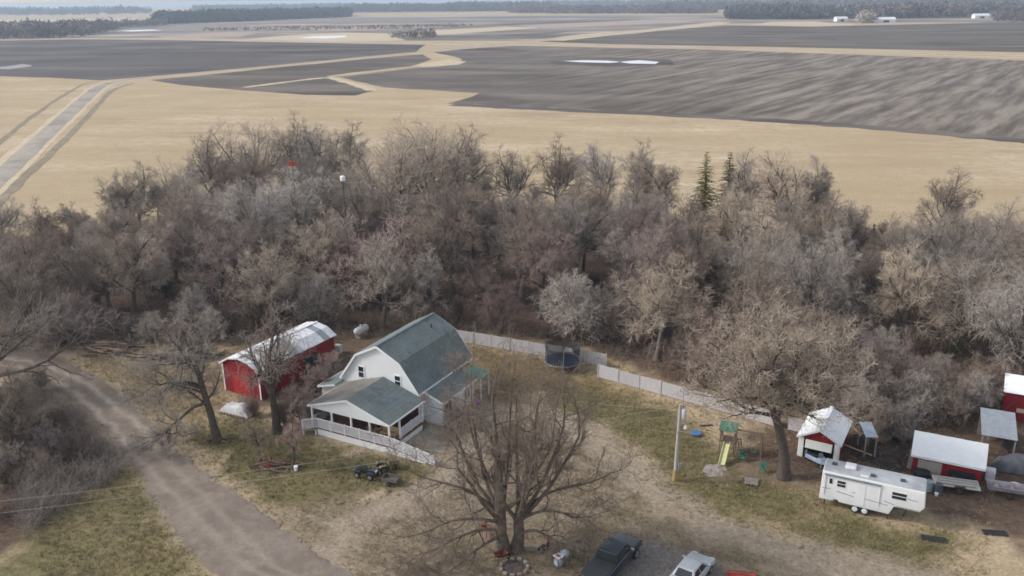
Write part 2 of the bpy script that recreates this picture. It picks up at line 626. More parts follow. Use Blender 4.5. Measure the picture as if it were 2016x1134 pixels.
# ------------------------------------------------------------------ fields, roads, water: thin sheets a few millimetres apart
def field_mat(name, stops, rot, rows=0.03, stretch=(0.12, 1.0), patches=None, fine=0.6):
    m = bpy.data.materials.new(name)
    m.use_nodes = True
    nt = m.node_tree
    b = nt.nodes['Principled BSDF']
    b.inputs['Roughness'].default_value = 0.95
    b.inputs['Specular IOR Level'].default_value = 0.1
    tc = nt.nodes.new('ShaderNodeTexCoord').outputs['Object']
    n1 = noise(nt, tc, rows, 6, 0.62, stretch, rot)
    c = ramp(nt, n1, stops)
    if patches:
        n2 = noise(nt, tc, 0.006, 6, 0.6)
        c = mixc(nt, ramp(nt, n2, [(0.44, (0, 0, 0)), (0.62, (0.8, 0.8, 0.8))]), c, patches)
    n3 = noise(nt, tc, fine, 6, 0.7)
    mu = nt.nodes.new('ShaderNodeMixRGB')
    mu.blend_type = 'MULTIPLY'
    mu.inputs[0].default_value = 0.6
    nt.links.new(c, mu.inputs[1])
    nt.links.new(ramp(nt, n3, [(0.3, (0.7, 0.7, 0.7)), (0.7, (1.15, 1.15, 1.15))]), mu.inputs[2])
    nt.links.new(mu.outputs[0], b.inputs['Base Color'])
    MATS[name] = m
    return m


def rag(poly, step, amp, s, scale=None):
    """polygon outline resampled, with long gentle waves and small unevenness"""
    out = []
    n = len(poly)
    rr = random.Random(s)
    run = 0.0
    for i in range(n):
        a, b = Vector(poly[i]), Vector(poly[(i + 1) % n])
        L = (b - a).length
        k = max(1, int(L / step))
        nn = Vector((-(b - a).y, (b - a).x)).normalized()
        for j in range(k):
            p = a + (b - a) * (j / k)
            w = float(fbm(np.array([(run + L * j / k) / (step * 4.0)]), np.array([s * 3.7]), s, 3)[0]) - 0.5
            fade = min(1.0, 4.0 * min(j, k - j) / k) if k > 2 else 0.4
            q = p + nn * (w * amp * 4.0 * fade + rr.uniform(-0.35, 0.35) * amp)
            out.append((q.x, q.y))
        run += L
    return out


def sheet(name, poly, z, material, step=25.0, amp=2.0, s=1):
    pts = rag(poly, step, amp, s)
    bm = bmesh.new()
    f = bm.faces.new([bm.verts.new((x, y, z)) for x, y in pts])
    bmesh.ops.triangulate(bm, faces=[f])
    bmesh.ops.recalc_face_normals(bm, faces=bm.faces)
    for f in bm.faces:
        if f.normal.z < 0:
            f.normal_flip()
    me = bpy.data.meshes.new(name)
    bm.to_mesh(me)
    bm.free()
    return tag(link_mesh(name, me, material), kind='structure')


def smooth_line(pts, k=6):
    """Catmull-Rom through the points"""
    P = [Vector(p) for p in pts]
    P = [P[0] * 2 - P[1]] + P + [P[-1] * 2 - P[-2]]
    out = []
    for i in range(1, len(P) - 2):
        for j in range(k):
            t = j / k
            a, b, c, d = P[i - 1], P[i], P[i + 1], P[i + 2]
            out.append(0.5 * ((2 * b) + (c - a) * t + (2 * a - 5 * b + 4 * c - d) * t * t + (3 * b - a - 3 * c + d) * t ** 3))
    out.append(P[-2])
    return out


def ribbon(name, pts, w, z, material, k=8, amp=0.3, s=1, crown=0.0):
    c = smooth_line(pts, k)
    rr = random.Random(s)
    v, f = [], []
    M = 4
    for i, p in enumerate(c):
        t = (c[min(i + 1, len(c) - 1)] - c[max(i - 1, 0)]).normalized()
        n = Vector((-t.y, t.x))
        for j in range(M + 1):
            u = j / M * 2 - 1
            q = p + n * (u * w / 2 + (rr.uniform(-amp, amp) if j in (0, M) else 0))
            v.append((q.x, q.y, z + crown * (1 - u * u)))
        if i:
            for j in range(M):
                a = (i - 1) * (M + 1) + j
                f.append((a, a + M + 1, a + M + 2, a + 1))
    me = bpy.data.meshes.new(name)
    me.from_pydata(v, [], f)
    o = link_mesh(name, me, material)
    if me.polygons[0].normal.z < 0:
        me.flip_normals()
    return tag(o, kind='structure')


soil = field_mat('ploughed_soil', [(0.38, (0.068, 0.056, 0.048)), (0.47, (0.105, 0.088, 0.076)), (0.53, (0.138, 0.117, 0.1)), (0.63, (0.21, 0.18, 0.152))], 0.25, 0.022, (0.4, 1.2), (0.155, 0.132, 0.112))
soil2 = field_mat('ploughed_soil_left', [(0.38, (0.058, 0.049, 0.045)), (0.47, (0.088, 0.075, 0.068)), (0.53, (0.118, 0.102, 0.092)), (0.63, (0.19, 0.163, 0.142))], 0.12, 0.018, (0.4, 1.2), (0.125, 0.112, 0.11))
stub = field_mat('residue_striped_soil', [(0.38, (0.073, 0.06, 0.052)), (0.47, (0.11, 0.092, 0.08)), (0.53, (0.142, 0.12, 0.104)), (0.63, (0.21, 0.18, 0.152))], 0.25, 0.022, (0.4, 1.2), (0.15, 0.132, 0.124))


def add_residue(m):
    """pale stalk residue in long streaks, thickening towards the right of the field"""
    nt = m.node_tree
    b = nt.nodes['Principled BSDF']
    tc = nt.nodes.new('ShaderNodeTexCoord').outputs['Object']
    sx = nt.nodes.new('ShaderNodeSeparateXYZ')
    nt.links.new(tc, sx.inputs[0])
    st = noise(nt, tc, 0.16, 7, 0.66, (0.1, 1.0), -0.95)
    pale = ramp(nt, st, [(0.38, (0.1, 0.083, 0.07)), (0.47, (0.175, 0.147, 0.122)), (0.54, (0.27, 0.23, 0.19)), (0.64, (0.36, 0.31, 0.255))])
    mr = nt.nodes.new('ShaderNodeMapRange')
    mr.inputs[1].default_value = -40
    mr.inputs[2].default_value = 150
    nt.links.new(sx.outputs['X'], mr.inputs[0])
    ad = nt.nodes.new('ShaderNodeMath')
    ad.operation = 'ADD'
    nt.links.new(mr.outputs[0], ad.inputs[0])
    nt.links.new(noise(nt, tc, 0.012, 6, 0.6), ad.inputs[1])
    m2 = nt.nodes.new('ShaderNodeMapRange')
    m2.inputs[1].default_value = 0.55
    m2.inputs[2].default_value = 1.25
    m2.inputs[4].default_value = 0.72
    nt.links.new(ad.outputs[0], m2.inputs[0])
    old = b.inputs['Base Color'].links[0].from_socket
    nt.links.new(mixc(nt, m2.outputs[0], old, pale), b.inputs['Base Color'])


add_residue(stub)
farf = field_mat('pale_stubble', [(0.38, (0.14, 0.12, 0.11)), (0.46, (0.23, 0.195, 0.17)), (0.54, (0.32, 0.27, 0.225)), (0.62, (0.5, 0.42, 0.33))], 0.1, 0.006, (0.5, 1.5), (0.2, 0.178, 0.168))
gravel = mat('road_gravel', (0.32, 0.28, 0.235), (0.41, 0.36, 0.305), scale=0.5, rough=0.95, c3=(0.27, 0.235, 0.2), s3=0.08)
verge = mat('dry_verge_grass', (0.46, 0.375, 0.25), (0.58, 0.48, 0.335), scale=0.3, rough=0.95)
ditch = mat('ditch_grass', (0.2, 0.162, 0.115), (0.3, 0.245, 0.17), scale=0.25, rough=0.95)

sheet('stubble_field', [(-2646.68, 2482.92), (-785.35, 1994.81), (-368.25, 2178.44), (227.24, 2037.74), (515.19, 1839.52), (1455.10, 1361.34), (861.62, 801.10), (623.06, 1230.59), (311.79, 1323.05), (27.95, 849.96), (-101.09, 884.99), (-394.97, 1041.38), (-1342.07, 1252.52)], 0.004, farf, 120, 8, 2)
sheet('ploughed_field', [(-1013.61, 1055.10), (-573.25, 1013.17), (-488.66, 1028.02), (-368.01, 969.35), (-197.55, 868.48), (-74.25, 799.04), (-70.58, 689.56), (-143.54, 568.90), (-201.27, 479.72), (-213.74, 464.59), (-250.75, 485.26), (-286.97, 500.38), (-536.08, 551.77)], 0.008, soil2, 40, 3, 3)
sheet('ploughed_field', [(-187.59, 462.42), (-138.51, 548.46), (-64.26, 656.21), (-51.20, 597.81), (-57.71, 539.04), (-98.21, 472.65), (-74.58, 428.67), (-60.63, 392.71), (-65.06, 371.96), (-87.57, 376.65), (-122.85, 400.44), (-162.12, 432.43)], 0.008, soil, 25, 2, 4)
sheet('ploughed_field', [(-88.12, 464.91), (-50.31, 525.60), (-28.68, 555.56), (-33.53, 604.83), (-60.79, 694.22), (3.44, 762.69), (151.07, 668.10), (302.59, 522.54), (381.51, 444.10), (170.55, 191.82), (139.20, 233.99), (107.99, 265.47), (67.71, 293.64), (17.83, 318.72), (-24.13, 337.72), (-12.62, 375.99), (-58.69, 406.40)], 0.008, stub, 12, 2.2, 5)
sheet('ploughed_field', [(27.28, 829.74), (138.82, 989.89), (293.32, 1229.25), (386.55, 1145.43), (698.07, 1220.98), (948.44, 1051.11), (436.88, 477.61), (343.60, 594.97), (197.98, 700.18), (86.21, 767.95)], 0.008, soil, 60, 4, 7)
sheet('grass_strip', [(28.29, 860.45), (76.63, 981.23), (224.35, 1212.05), (309.87, 1381.36), (344.31, 1395.01), (300.59, 1275.16), (142.82, 1018.68), (51.62, 843.54)], 0.012, verge, 60, 4, 8)
sheet('grass_strip', [(-288.37, 959.38), (-264.08, 1059.07), (-206.14, 1136.18), (-147.81, 1083.59), (-102.37, 896.35), (-181.21, 884.99)], 0.012, verge, 60, 4, 9)
sheet('grass_strip', [(-58.65, 539.20), (-41.55, 596.00), (-27.62, 573.77), (-32.02, 547.37), (-46.43, 533.01)], 0.012, verge, 20, 2, 10)
sheet('grass_strip', [(333.23, 1236.00), (399.30, 1367.96), (460.91, 1367.96), (458.56, 1181.52), (386.55, 1145.43)], 0.012, verge, 40, 3, 11)

pinkf = mat('pinkish_stubble', (0.34, 0.26, 0.215), (0.42, 0.33, 0.27), scale=0.02, rough=0.95)
sheet('stubble_strip', [(-137.01, 1147.78), (-1.15, 1304.69), (47.75, 1238.72), (-26.09, 1109.27), (-102.19, 995.17)], 0.012, verge, 50, 6, 51)
sheet('stubble_strip', [(-300.59, 1329.30), (-195.38, 1437.64), (-76.37, 1335.59), (-171.25, 1258.09), (-245.49, 1204.29)], 0.012, pinkf, 50, 6, 52)
sheet('stubble_strip', [(-427.49, 1079.43), (-386.66, 1179.06), (-322.79, 1140.79), (-313.80, 1045.26), (-370.98, 1007.70)], 0.012, pinkf, 50, 6, 53)
sheet('stubble_strip', [(6.57, 1377.99), (270.17, 1609.54), (335.98, 1498.64), (221.63, 1364.66), (52.76, 1194.06)], 0.012, pinkf, 60, 6, 54)
sheet('dark_strip', [(-63.39, 919.95), (22.21, 1028.01), (80.15, 1107.08), (9.61, 935.33)], 0.016, soil, 50, 6, 55)
sheet('dark_strip', [(-111.12, 1301.68), (86.26, 1556.40), (218.14, 1560.70), (45.70, 1388.16)], 0.016, soil, 60, 6, 56)
sheet('dark_strip', [(-835.53, 1482.94), (-792.27, 1759.61), (-718.79, 1798.70), (-685.51, 1381.38)], 0.016, soil2, 60, 6, 57)
sheet('stubble_strip', [(-1615.14, 2212.41), (-1310.25, 2482.86), (-943.41, 2399.09), (-861.90, 2129.46), (-1217.75, 1804.44)], 0.012, verge, 80, 8, 58)
sheet('stubble_strip', [(-941.50, 2842.27), (-587.05, 3072.06), (-468.05, 2773.07), (-719.34, 2461.36)], 0.012, pinkf, 80, 8, 59)
sheet('stubble_strip', [(655.37, 1798.66), (1092.82, 1770.55), (1017.06, 1646.99), (646.75, 1647.00)], 0.012, pinkf, 80, 8, 60)
sheet('wet_hollow', [(25.59, 578.47), (67.11, 596.00), (102.20, 564.23), (97.46, 520.85), (58.17, 515.46), (29.87, 536.66)], 0.02, soil2, 12, 2, 61)

LROAD = [(-93.93, 131.55), (-108.35, 169.51), (-119.18, 199.84), (-146.52, 277.84), (-177.67, 367.25), (-200.37, 437.49), (-197.89, 471.42), (-174.97, 507.81), (-141.82, 561.93), (-66.10, 675.43), (-0.90, 798.81), (111.84, 998.72), (336.87, 1430.35)]
ribbon('road_verge', LROAD, 9.0, 0.016, verge, 10, 0.5, 3)
ribbon('road_ditch', [(-96.21, 149.00), (-111.32, 194.03), (-128.48, 247.13), (-161.07, 342.26), (-183.26, 407.93), (-188.76, 444.03)], 2.2, 0.02, ditch, 10, 0.35, 13)
ribbon('road_ditch', [(-133.68, 212.32), (-169.77, 309.80), (-198.09, 394.01), (-212.41, 441.76), (-212.34, 458.52)], 2.0, 0.02, ditch, 10, 0.35, 14)
ribbon('field_headland', [(-21.95, 334.12), (17.57, 314.20), (66.85, 289.77), (106.74, 262.27), (138.25, 232.31), (169.10, 190.09)], 9.0, 0.02, soil2, 10, 1.2, 15)
ribbon('gravel_road', LROAD, 5.6, 0.05, gravel, 10, 0.25, 4, 0.06)
XROAD = [(-1135.33, 1258.11), (-378.34, 996.95), (-202.51, 890.64), (-64.82, 805.75), (-0.89, 780.89), (157.04, 694.92), (319.26, 551.99), (399.30, 465.38)]
ribbon('road_verge', XROAD, 22.0, 0.02, verge, 10, 3.0, 5)
ribbon('gravel_road', XROAD, 9.0, 0.06, gravel, 10, 0.4, 6, 0.06)
ribbon('field_path', [(-124.74, 414.88), (-111.61, 439.08), (-96.27, 463.01), (-87.16, 449.80), (-73.24, 420.68), (-60.63, 392.71)], 5.0, 0.024, verge, 8, 0.6, 7)
ribbon('field_path', [(-91.41, 465.38), (-73.99, 492.26), (-52.23, 529.92)], 5.0, 0.024, ditch, 8, 0.6, 8)

water = mat('pond_ice', (0.8, 0.82, 0.84), (0.7, 0.72, 0.74), scale=0.05, rough=0.25, spec=0.5)
sheet('pond', [(34.15, 567.26), (48.13, 571.86), (62.00, 564.52), (70.04, 551.49), (61.35, 544.11), (43.48, 553.99)], 0.03, water, 10, 1.5, 12)
sheet('pond', [(66.95, 552.05), (83.06, 565.39), (92.95, 547.37), (87.18, 530.95), (72.92, 537.71)], 0.03, water, 10, 1.5, 13)
sheet('pond', [(-230.29, 980.20), (-222.42, 1031.80), (-188.14, 1035.61), (-177.32, 990.77), (-195.86, 957.74)], 0.03, water, 10, 2, 14)
sheet('pond', [(-586.18, 1345.79), (-542.90, 1374.65), (-505.49, 1316.88), (-537.56, 1286.83)], 0.03, water, 10, 2, 15)
sheet('pond', [(-339.89, 560.78), (-328.28, 580.31), (-329.08, 603.51), (-313.48, 586.80), (-311.81, 556.24)], 0.03, mat('wet_soil', (0.24, 0.225, 0.22), (0.3, 0.285, 0.28), rough=0.5, scale=0.05), 10, 2, 16)

# the farm driveway: packed gravel with paler wheel ruts
def drive_material():
    m = bpy.data.materials.new('packed_gravel')
    m.use_nodes = True
    nt = m.node_tree
    b = nt.nodes['Principled BSDF']
    b.inputs['Roughness'].default_value = 0.95
    b.inputs['Specular IOR Level'].default_value = 0.1
    tc = nt.nodes.new('ShaderNodeTexCoord').outputs['Object']
    a = nt.nodes.new('ShaderNodeAttribute')
    a.attribute_name = 'rut'
    g = nt.nodes.new('ShaderNodeAttribute')
    g.attribute_name = 'grey'
    ca = ramp(nt, noise(nt, tc, 1.3, 8, 0.75), [(0.28, (0.19, 0.147, 0.115)), (0.5, (0.25, 0.198, 0.157)), (0.75, (0.32, 0.26, 0.212))])
    cb = ramp(nt, noise(nt, tc, 1.3, 8, 0.75), [(0.28, (0.185, 0.152, 0.128)), (0.5, (0.245, 0.205, 0.175)), (0.75, (0.32, 0.272, 0.236))])
    c = mixc(nt, g.outputs['Fac'], ca, cb)
    c = mixc(nt, ramp(nt, noise(nt, tc, 0.3, 8, 0.68), [(0.42, (0, 0, 0)), (0.62, (0.75, 0.75, 0.75))]), c, (0.165, 0.134, 0.11))
    c = mixc(nt, ramp(nt, noise(nt, tc, 0.5, 8, 0.7, (1.4, 0.5), -0.6), [(0.5, (0, 0, 0)), (0.7, (0.45, 0.45, 0.45))]), c, (0.28, 0.242, 0.21))
    c = mixc(nt, a.outputs['Fac'], c, (0.4, 0.345, 0.285))
    nt.links.new(c, b.inputs['Base Color'])
    bp = nt.nodes.new('ShaderNodeBump')
    bp.inputs['Strength'].default_value = 0.5
    bp.inputs['Distance'].default_value = 0.08
    nt.links.new(noise(nt, tc, 4.0, 5, 0.7), bp.inputs['Height'])
    nt.links.new(bp.outputs[0], b.inputs['Normal'])
    return m


def build_drive():
    Lc, Rc = smooth_line(DRIVE_L, 16), smooth_line(DRIVE_R, 16)
    n = 420
    def res(c):
        d = np.cumsum([0] + [(c[i + 1] - c[i]).length for i in range(len(c) - 1)])
        t = np.linspace(0, d[-1], n)
        return np.stack([np.interp(t, d, [p.x for p in c]), np.interp(t, d, [p.y for p in c])], 1)
    A, B = res(Lc), res(Rc)
    M = 26
    s = np.linspace(0, 1, M + 1)
    # ragged margins
    wob = lambda k, sd: (fbm(np.arange(n) * 0.14, np.zeros(n) + k, sd) - 0.5) * 0.9 + (fbm(np.arange(n) * 0.8, np.zeros(n) + k, sd + 5) - 0.5) * 0.5
    D = (B - A) / np.linalg.norm(B - A, axis=1)[:, None]
    A = A + D * wob(1, 3)[:, None]
    B = B + D * wob(2, 4)[:, None]
    P = A[:, None, :] * (1 - s)[None, :, None] + B[:, None, :] * s[None, :, None]
    px, py = P[..., 0].ravel(), P[..., 1].ravel()
    W = np.linalg.norm(B - A, axis=1)
    lat = (s[None, :] * np.ones((n, 1))).ravel()
    along = (np.arange(n)[:, None] / (n - 1) * np.ones((1, M + 1))).ravel()
    wid = (W[:, None] * np.ones((1, M + 1))).ravel()
    off = (lat - 0.42) * wid
    wig = (fbm(px * 0.3, py * 0.3, 51) - 0.5) * 0.8
    rut = np.exp(-((np.abs(off + wig) - 0.95) / 0.38) ** 2) * sstep(0.12, 0.25, along) * (1 - 0.62 * sstep(0.5, 0.75, along)) * np.clip(0.25 + 1.1 * fbm(px * 0.5, py * 0.5, 52), 0, 1)
    grey = 0.75 * sstep(0.3, 0.9, along)
    pz = 0.016 + 0.03 * (1 - (2 * lat - 1) ** 2) - 0.03 * rut
    v = np.stack([px, py, pz], 1)
    i2, j2 = np.meshgrid(np.arange(M), np.arange(n - 1))
    a = (j2 * (M + 1) + i2).ravel()
    q = np.stack([a, a + 1, a + M + 2, a + M + 1], 1)
    o = fast_mesh('driveway', v, q, drive_material())
    if o.data.polygons[10].normal.z < 0:
        o.data.flip_normals()
    for nm, arr in (('rut', rut), ('grey', grey)):
        t = o.data.attributes.new(nm, 'FLOAT', 'POINT')
        t.data.foreach_set('value', arr.astype(np.float32))
    tag(o, kind='structure')


build_drive()

# ------------------------------------------------------------------ woods in the distance (each reads as one mass)
def far_wood(name, poly, spacing, h, material, seed, tris=44, shape=(0.42, 0.42), label=None):
    r = np.random.default_rng(seed)
    P = np.array(poly)
    x0, y0 = P.min(0)
    x1, y1 = P.max(0)
    n = int((x1 - x0) * (y1 - y0) / spacing ** 2)
    n = min(n, 60000)
    x, y = r.uniform(x0, x1, n), r.uniform(y0, y1, n)
    k = inside(poly, x, y)
    x, y = x[k][:1800], y[k][:1800]
    n = len(x)
    H = h * r.uniform(0.65, 1.12, n) * (0.75 + 0.5 * fbm(x / 60, y / 60, seed))
    # leafy or twiggy faces scattered in an egg-shaped crown
    u = r.normal(size=(n, tris, 3))
    u /= np.linalg.norm(u, axis=2)[..., None]
    rad = r.uniform(0.35, 1.0, (n, tris, 1)) ** 0.5
    c = u * rad
    cx = x[:, None] + c[..., 0] * (H * shape[0])[:, None]
    cy_ = y[:, None] + c[..., 1] * (H * shape[1])[:, None]
    cz = H[:, None] * (0.53 + 0.47 * c[..., 2])
    ctr = np.stack([cx, cy_, cz], 2)
    d = r.normal(size=(n, tris, 3, 3)) * (H * 0.1)[:, None, None, None]
    v = (ctr[:, :, None, :] + d).reshape(-1, 3)
    v[:, 2] = np.maximum(v[:, 2], 0.0)
    f = np.arange(len(v)).reshape(-1, 3)
    o = fast_mesh(name, v, f, material, tris=True)
    tag(o, kind='stuff')
    if label:
        o['label'] = label
        o['category'] = 'wood'
    return o


bare_far = mat('far_bare_twigs', (0.12, 0.098, 0.088), (0.2, 0.165, 0.15), scale=0.05, rough=0.95)
conif_far = mat('far_conifers', (0.028, 0.04, 0.032), (0.065, 0.075, 0.058), scale=0.03, rough=0.95)
mixed_far = mat('far_mixed_wood', (0.07, 0.07, 0.066), (0.15, 0.135, 0.122), scale=0.02, rough=0.95)
WD = 'distant_wood'
far_wood(WD, [(-666.89, 1704.03), (-549.29, 1876.07), (-393.97, 2256.28), (-450.85, 2584.29), (-603.51, 2145.54), (-771.46, 1987.82)], 8, 21, conif_far, 1, label='dark evergreen wood on the plain, left of centre')
far_wood(WD, [(-675.66, 1067.13), (-556.79, 1047.21), (-515.11, 1090.97), (-584.39, 1345.15), (-650.35, 1488.80), (-641.95, 1323.07), (-716.33, 1269.44), (-795.07, 1258.10)], 12, 16, bare_far, 2, label='bare brown trees along the field at far left')
far_wood(WD, [(-633.03, 1319.97), (-609.31, 1614.15), (-653.68, 1732.70), (-712.23, 1486.84)], 12, 11, bare_far, 3, label='thin bare tree belt left of the dark evergreen wood')
far_wood(WD, [(366.09, 1518.77), (527.21, 1467.50), (616.12, 1716.91), (450.29, 1827.66)], 9, 20, mixed_far, 4, label='dark blue-grey wood on the horizon at right')
far_wood(WD, [(545.30, 1494.67), (1024.63, 1401.92), (1188.49, 1628.03), (663.38, 1792.97)], 11, 20, bare_far, 5, label='bare brown belt of trees behind the right farmsteads')
far_wood(WD, [(656.15, 1214.66), (803.14, 1096.27), (916.34, 1252.48), (731.14, 1354.81)], 11, 12, bare_far, 15, label='bare trees at the far right edge of the plain')
far_wood(WD, [(-526.96, 3023.18), (93.18, 2828.11), (173.79, 3139.68), (-642.19, 3810.65)], 14, 24, mixed_far, 6, label='long grey tree line above the middle of the fields')
far_wood(WD, [(-1.74, 2504.67), (140.96, 2311.29), (472.49, 2059.91), (534.18, 2330.22), (14.32, 2900.09)], 12, 18, bare_far, 7, label='brown tree belt right of the middle of the horizon')
far_wood(WD, [(-3381.46, 4025.70), (-1566.69, 3174.73), (-1289.53, 3284.40), (-1579.29, 4025.58), (-5574.13, 6644.77)], 14, 26, mixed_far, 8, label='dark tree belt at the left end of the horizon')
far_wood(WD, [(-1324.67, 3810.70), (-718.60, 4265.97), (-874.78, 5196.51), (-1804.64, 5196.59)], 22, 24, mixed_far, 9, label='pale far tree line behind the evergreen wood')
far_wood(WD, [(34526.53, -32575.66), (-2.93, 4927.82), (-3.56, 6211.70), (12275.21, -11590.13)], 50, 26, mixed_far, 10, label='farthest tree line on the left horizon')
far_wood(WD, [(-234.31, 4142.24), (2689.71, 2526.80), (3267.12, 3071.86), (-329.39, 5832.02)], 50, 26, mixed_far, 11, label='farthest tree line on the right horizon')
far_wood(WD, [(438.76, 2619.94), (1753.39, 1953.52), (2031.38, 2265.18), (537.27, 3210.36)], 30, 24, mixed_far, 12, label='second blue tree line on the right horizon')
far_wood(WD, [(-119.65, 912.44), (-79.38, 924.51), (-80.26, 1002.29), (-123.82, 988.15)], 10, 8, bare_far, 13, label='small clump of bare bushes beside the far crossroads')
far_wood(WD, [(-422.71, 1246.96), (-168.29, 1236.01), (-53.44, 1326.17), (-56.57, 1405.44), (-463.28, 1367.98)], 9, 3.0, bare_far, 14, label='low scattered scrub before the evergreen wood')

# ------------------------------------------------------------------ haze over the plain
hm = bpy.data.materials.new('haze_air')
hm.use_nodes = True
hm.node_tree.nodes.clear()
ho = hm.node_tree.nodes.new('ShaderNodeOutputMaterial')
hv = hm.node_tree.nodes.new('ShaderNodeVolumePrincipled')
hv.inputs['Color'].default_value = (0.7, 0.83, 1.0, 1)
hv.inputs['Density'].default_value = 0.0002
hv.inputs['Anisotropy'].default_value = 0.2
hm.node_tree.links.new(hv.outputs[0], ho.inputs['Volume'])
hz = MB().box(-46000, 46000, -46000, 46000, -1.1, 44.0).build('haze', hm)
tag(hz, kind='stuff')

# ------------------------------------------------------------------ bare trees
def unit(v):
    return v / (np.linalg.norm(v, axis=-1, keepdims=True) + 1e-9)


def walk(rng, start, d, L, n, jit, trop, r0, r1, power=1.0):
    """B polylines of n+1 points grown step by step"""
    B = len(start)
    P = np.zeros((B, n + 1, 3))
    P[:, 0] = start
    d = unit(d)
    st = (L / n)[:, None]
    drift = rng.normal(size=(B, 3)) * jit * 0.5
    for i in range(n):
        d = unit(d + rng.normal(size=(B, 3)) * jit + drift * 0.5 + np.array([0, 0, trop]))
        P[:, i + 1] = P[:, i] + d * st
    t = np.linspace(0, 1, n + 1) ** power
    R = r0[:, None] * (1 - t) + (r0 * r1)[:, None] * t
    return P, R


def spawn(rng, P, R, n_child, t0, t1, ang, up_bias=0.0):
    """start points, directions and local radii of children along parent polylines"""
    B, m, _ = P.shape
    N = B * n_child
    bi = np.repeat(np.arange(B), n_child)
    k = np.tile(np.arange(n_child), B)
    t = t0 + (t1 - t0) * (k + rng.uniform(0, 1, N)) / n_child
    f = t * (m - 1)
    i = np.clip(f.astype(int), 0, m - 2)
    w = (f - i)[:, None]
    S = P[bi, i] * (1 - w) + P[bi, i + 1] * w
    T = unit(P[bi, i + 1] - P[bi, i])
    rad = R[bi, i] * (1 - w[:, 0]) + R[bi, i + 1] * w[:, 0]
    ref = np.where(np.abs(T[:, 2:3]) < 0.9, np.array([[0, 0, 1.0]]), np.array([[1.0, 0, 0]]))
    u = unit(np.cross(T, ref))
    v = np.cross(u, T)
    az = (k * 2.4 + np.repeat(rng.uniform(0, 6.28, B), n_child) + rng.uniform(-0.6, 0.6, N))[:, None]
    side = u * np.cos(az) + v * np.sin(az)
    a = np.radians(rng.uniform(ang[0], ang[1], N))[:, None]
    d = T * np.cos(a) + side * np.sin(a)
    d[:, 2] += up_bias
    return S, unit(d), rad, t, bi


def tubes(groups):
    """[(P, R, sides)] -> vertices and quads"""
    V, Q, k = [], [], 0
    for P, R, sides in groups:
        B, m, _ = P.shape
        T = np.empty_like(P)
        T[:, 1:-1] = P[:, 2:] - P[:, :-2]
        T[:, 0] = P[:, 1] - P[:, 0]
        T[:, -1] = P[:, -1] - P[:, -2]
        T = unit(T)
        mean = unit(P[:, -1] - P[:, 0])
        ax = np.argmin(np.abs(mean), axis=1)
        ref = np.eye(3)[ax][:, None, :]
        U = unit(np.cross(T, np.broadcast_to(ref, T.shape)))
        W = np.cross(T, U)
        a = np.arange(sides) * 2 * np.pi / sides
        ring = P[:, :, None, :] + R[:, :, None, None] * (U[:, :, None, :] * np.cos(a)[None, None, :, None] + W[:, :, None, :] * np.sin(a)[None, None, :, None])
        V.append(ring.reshape(-1, 3))
        b, s, j = np.meshgrid(np.arange(B), np.arange(m - 1), np.arange(sides), indexing='ij')
        base = k + (b * m + s) * sides
        j2 = (j + 1) % sides
        Q.append(np.stack([base + j, base + j2, base + sides + j2, base + sides + j], -1).reshape(-1, 4))
        k += B * m * sides
    return np.concatenate(V), np.concatenate(Q)


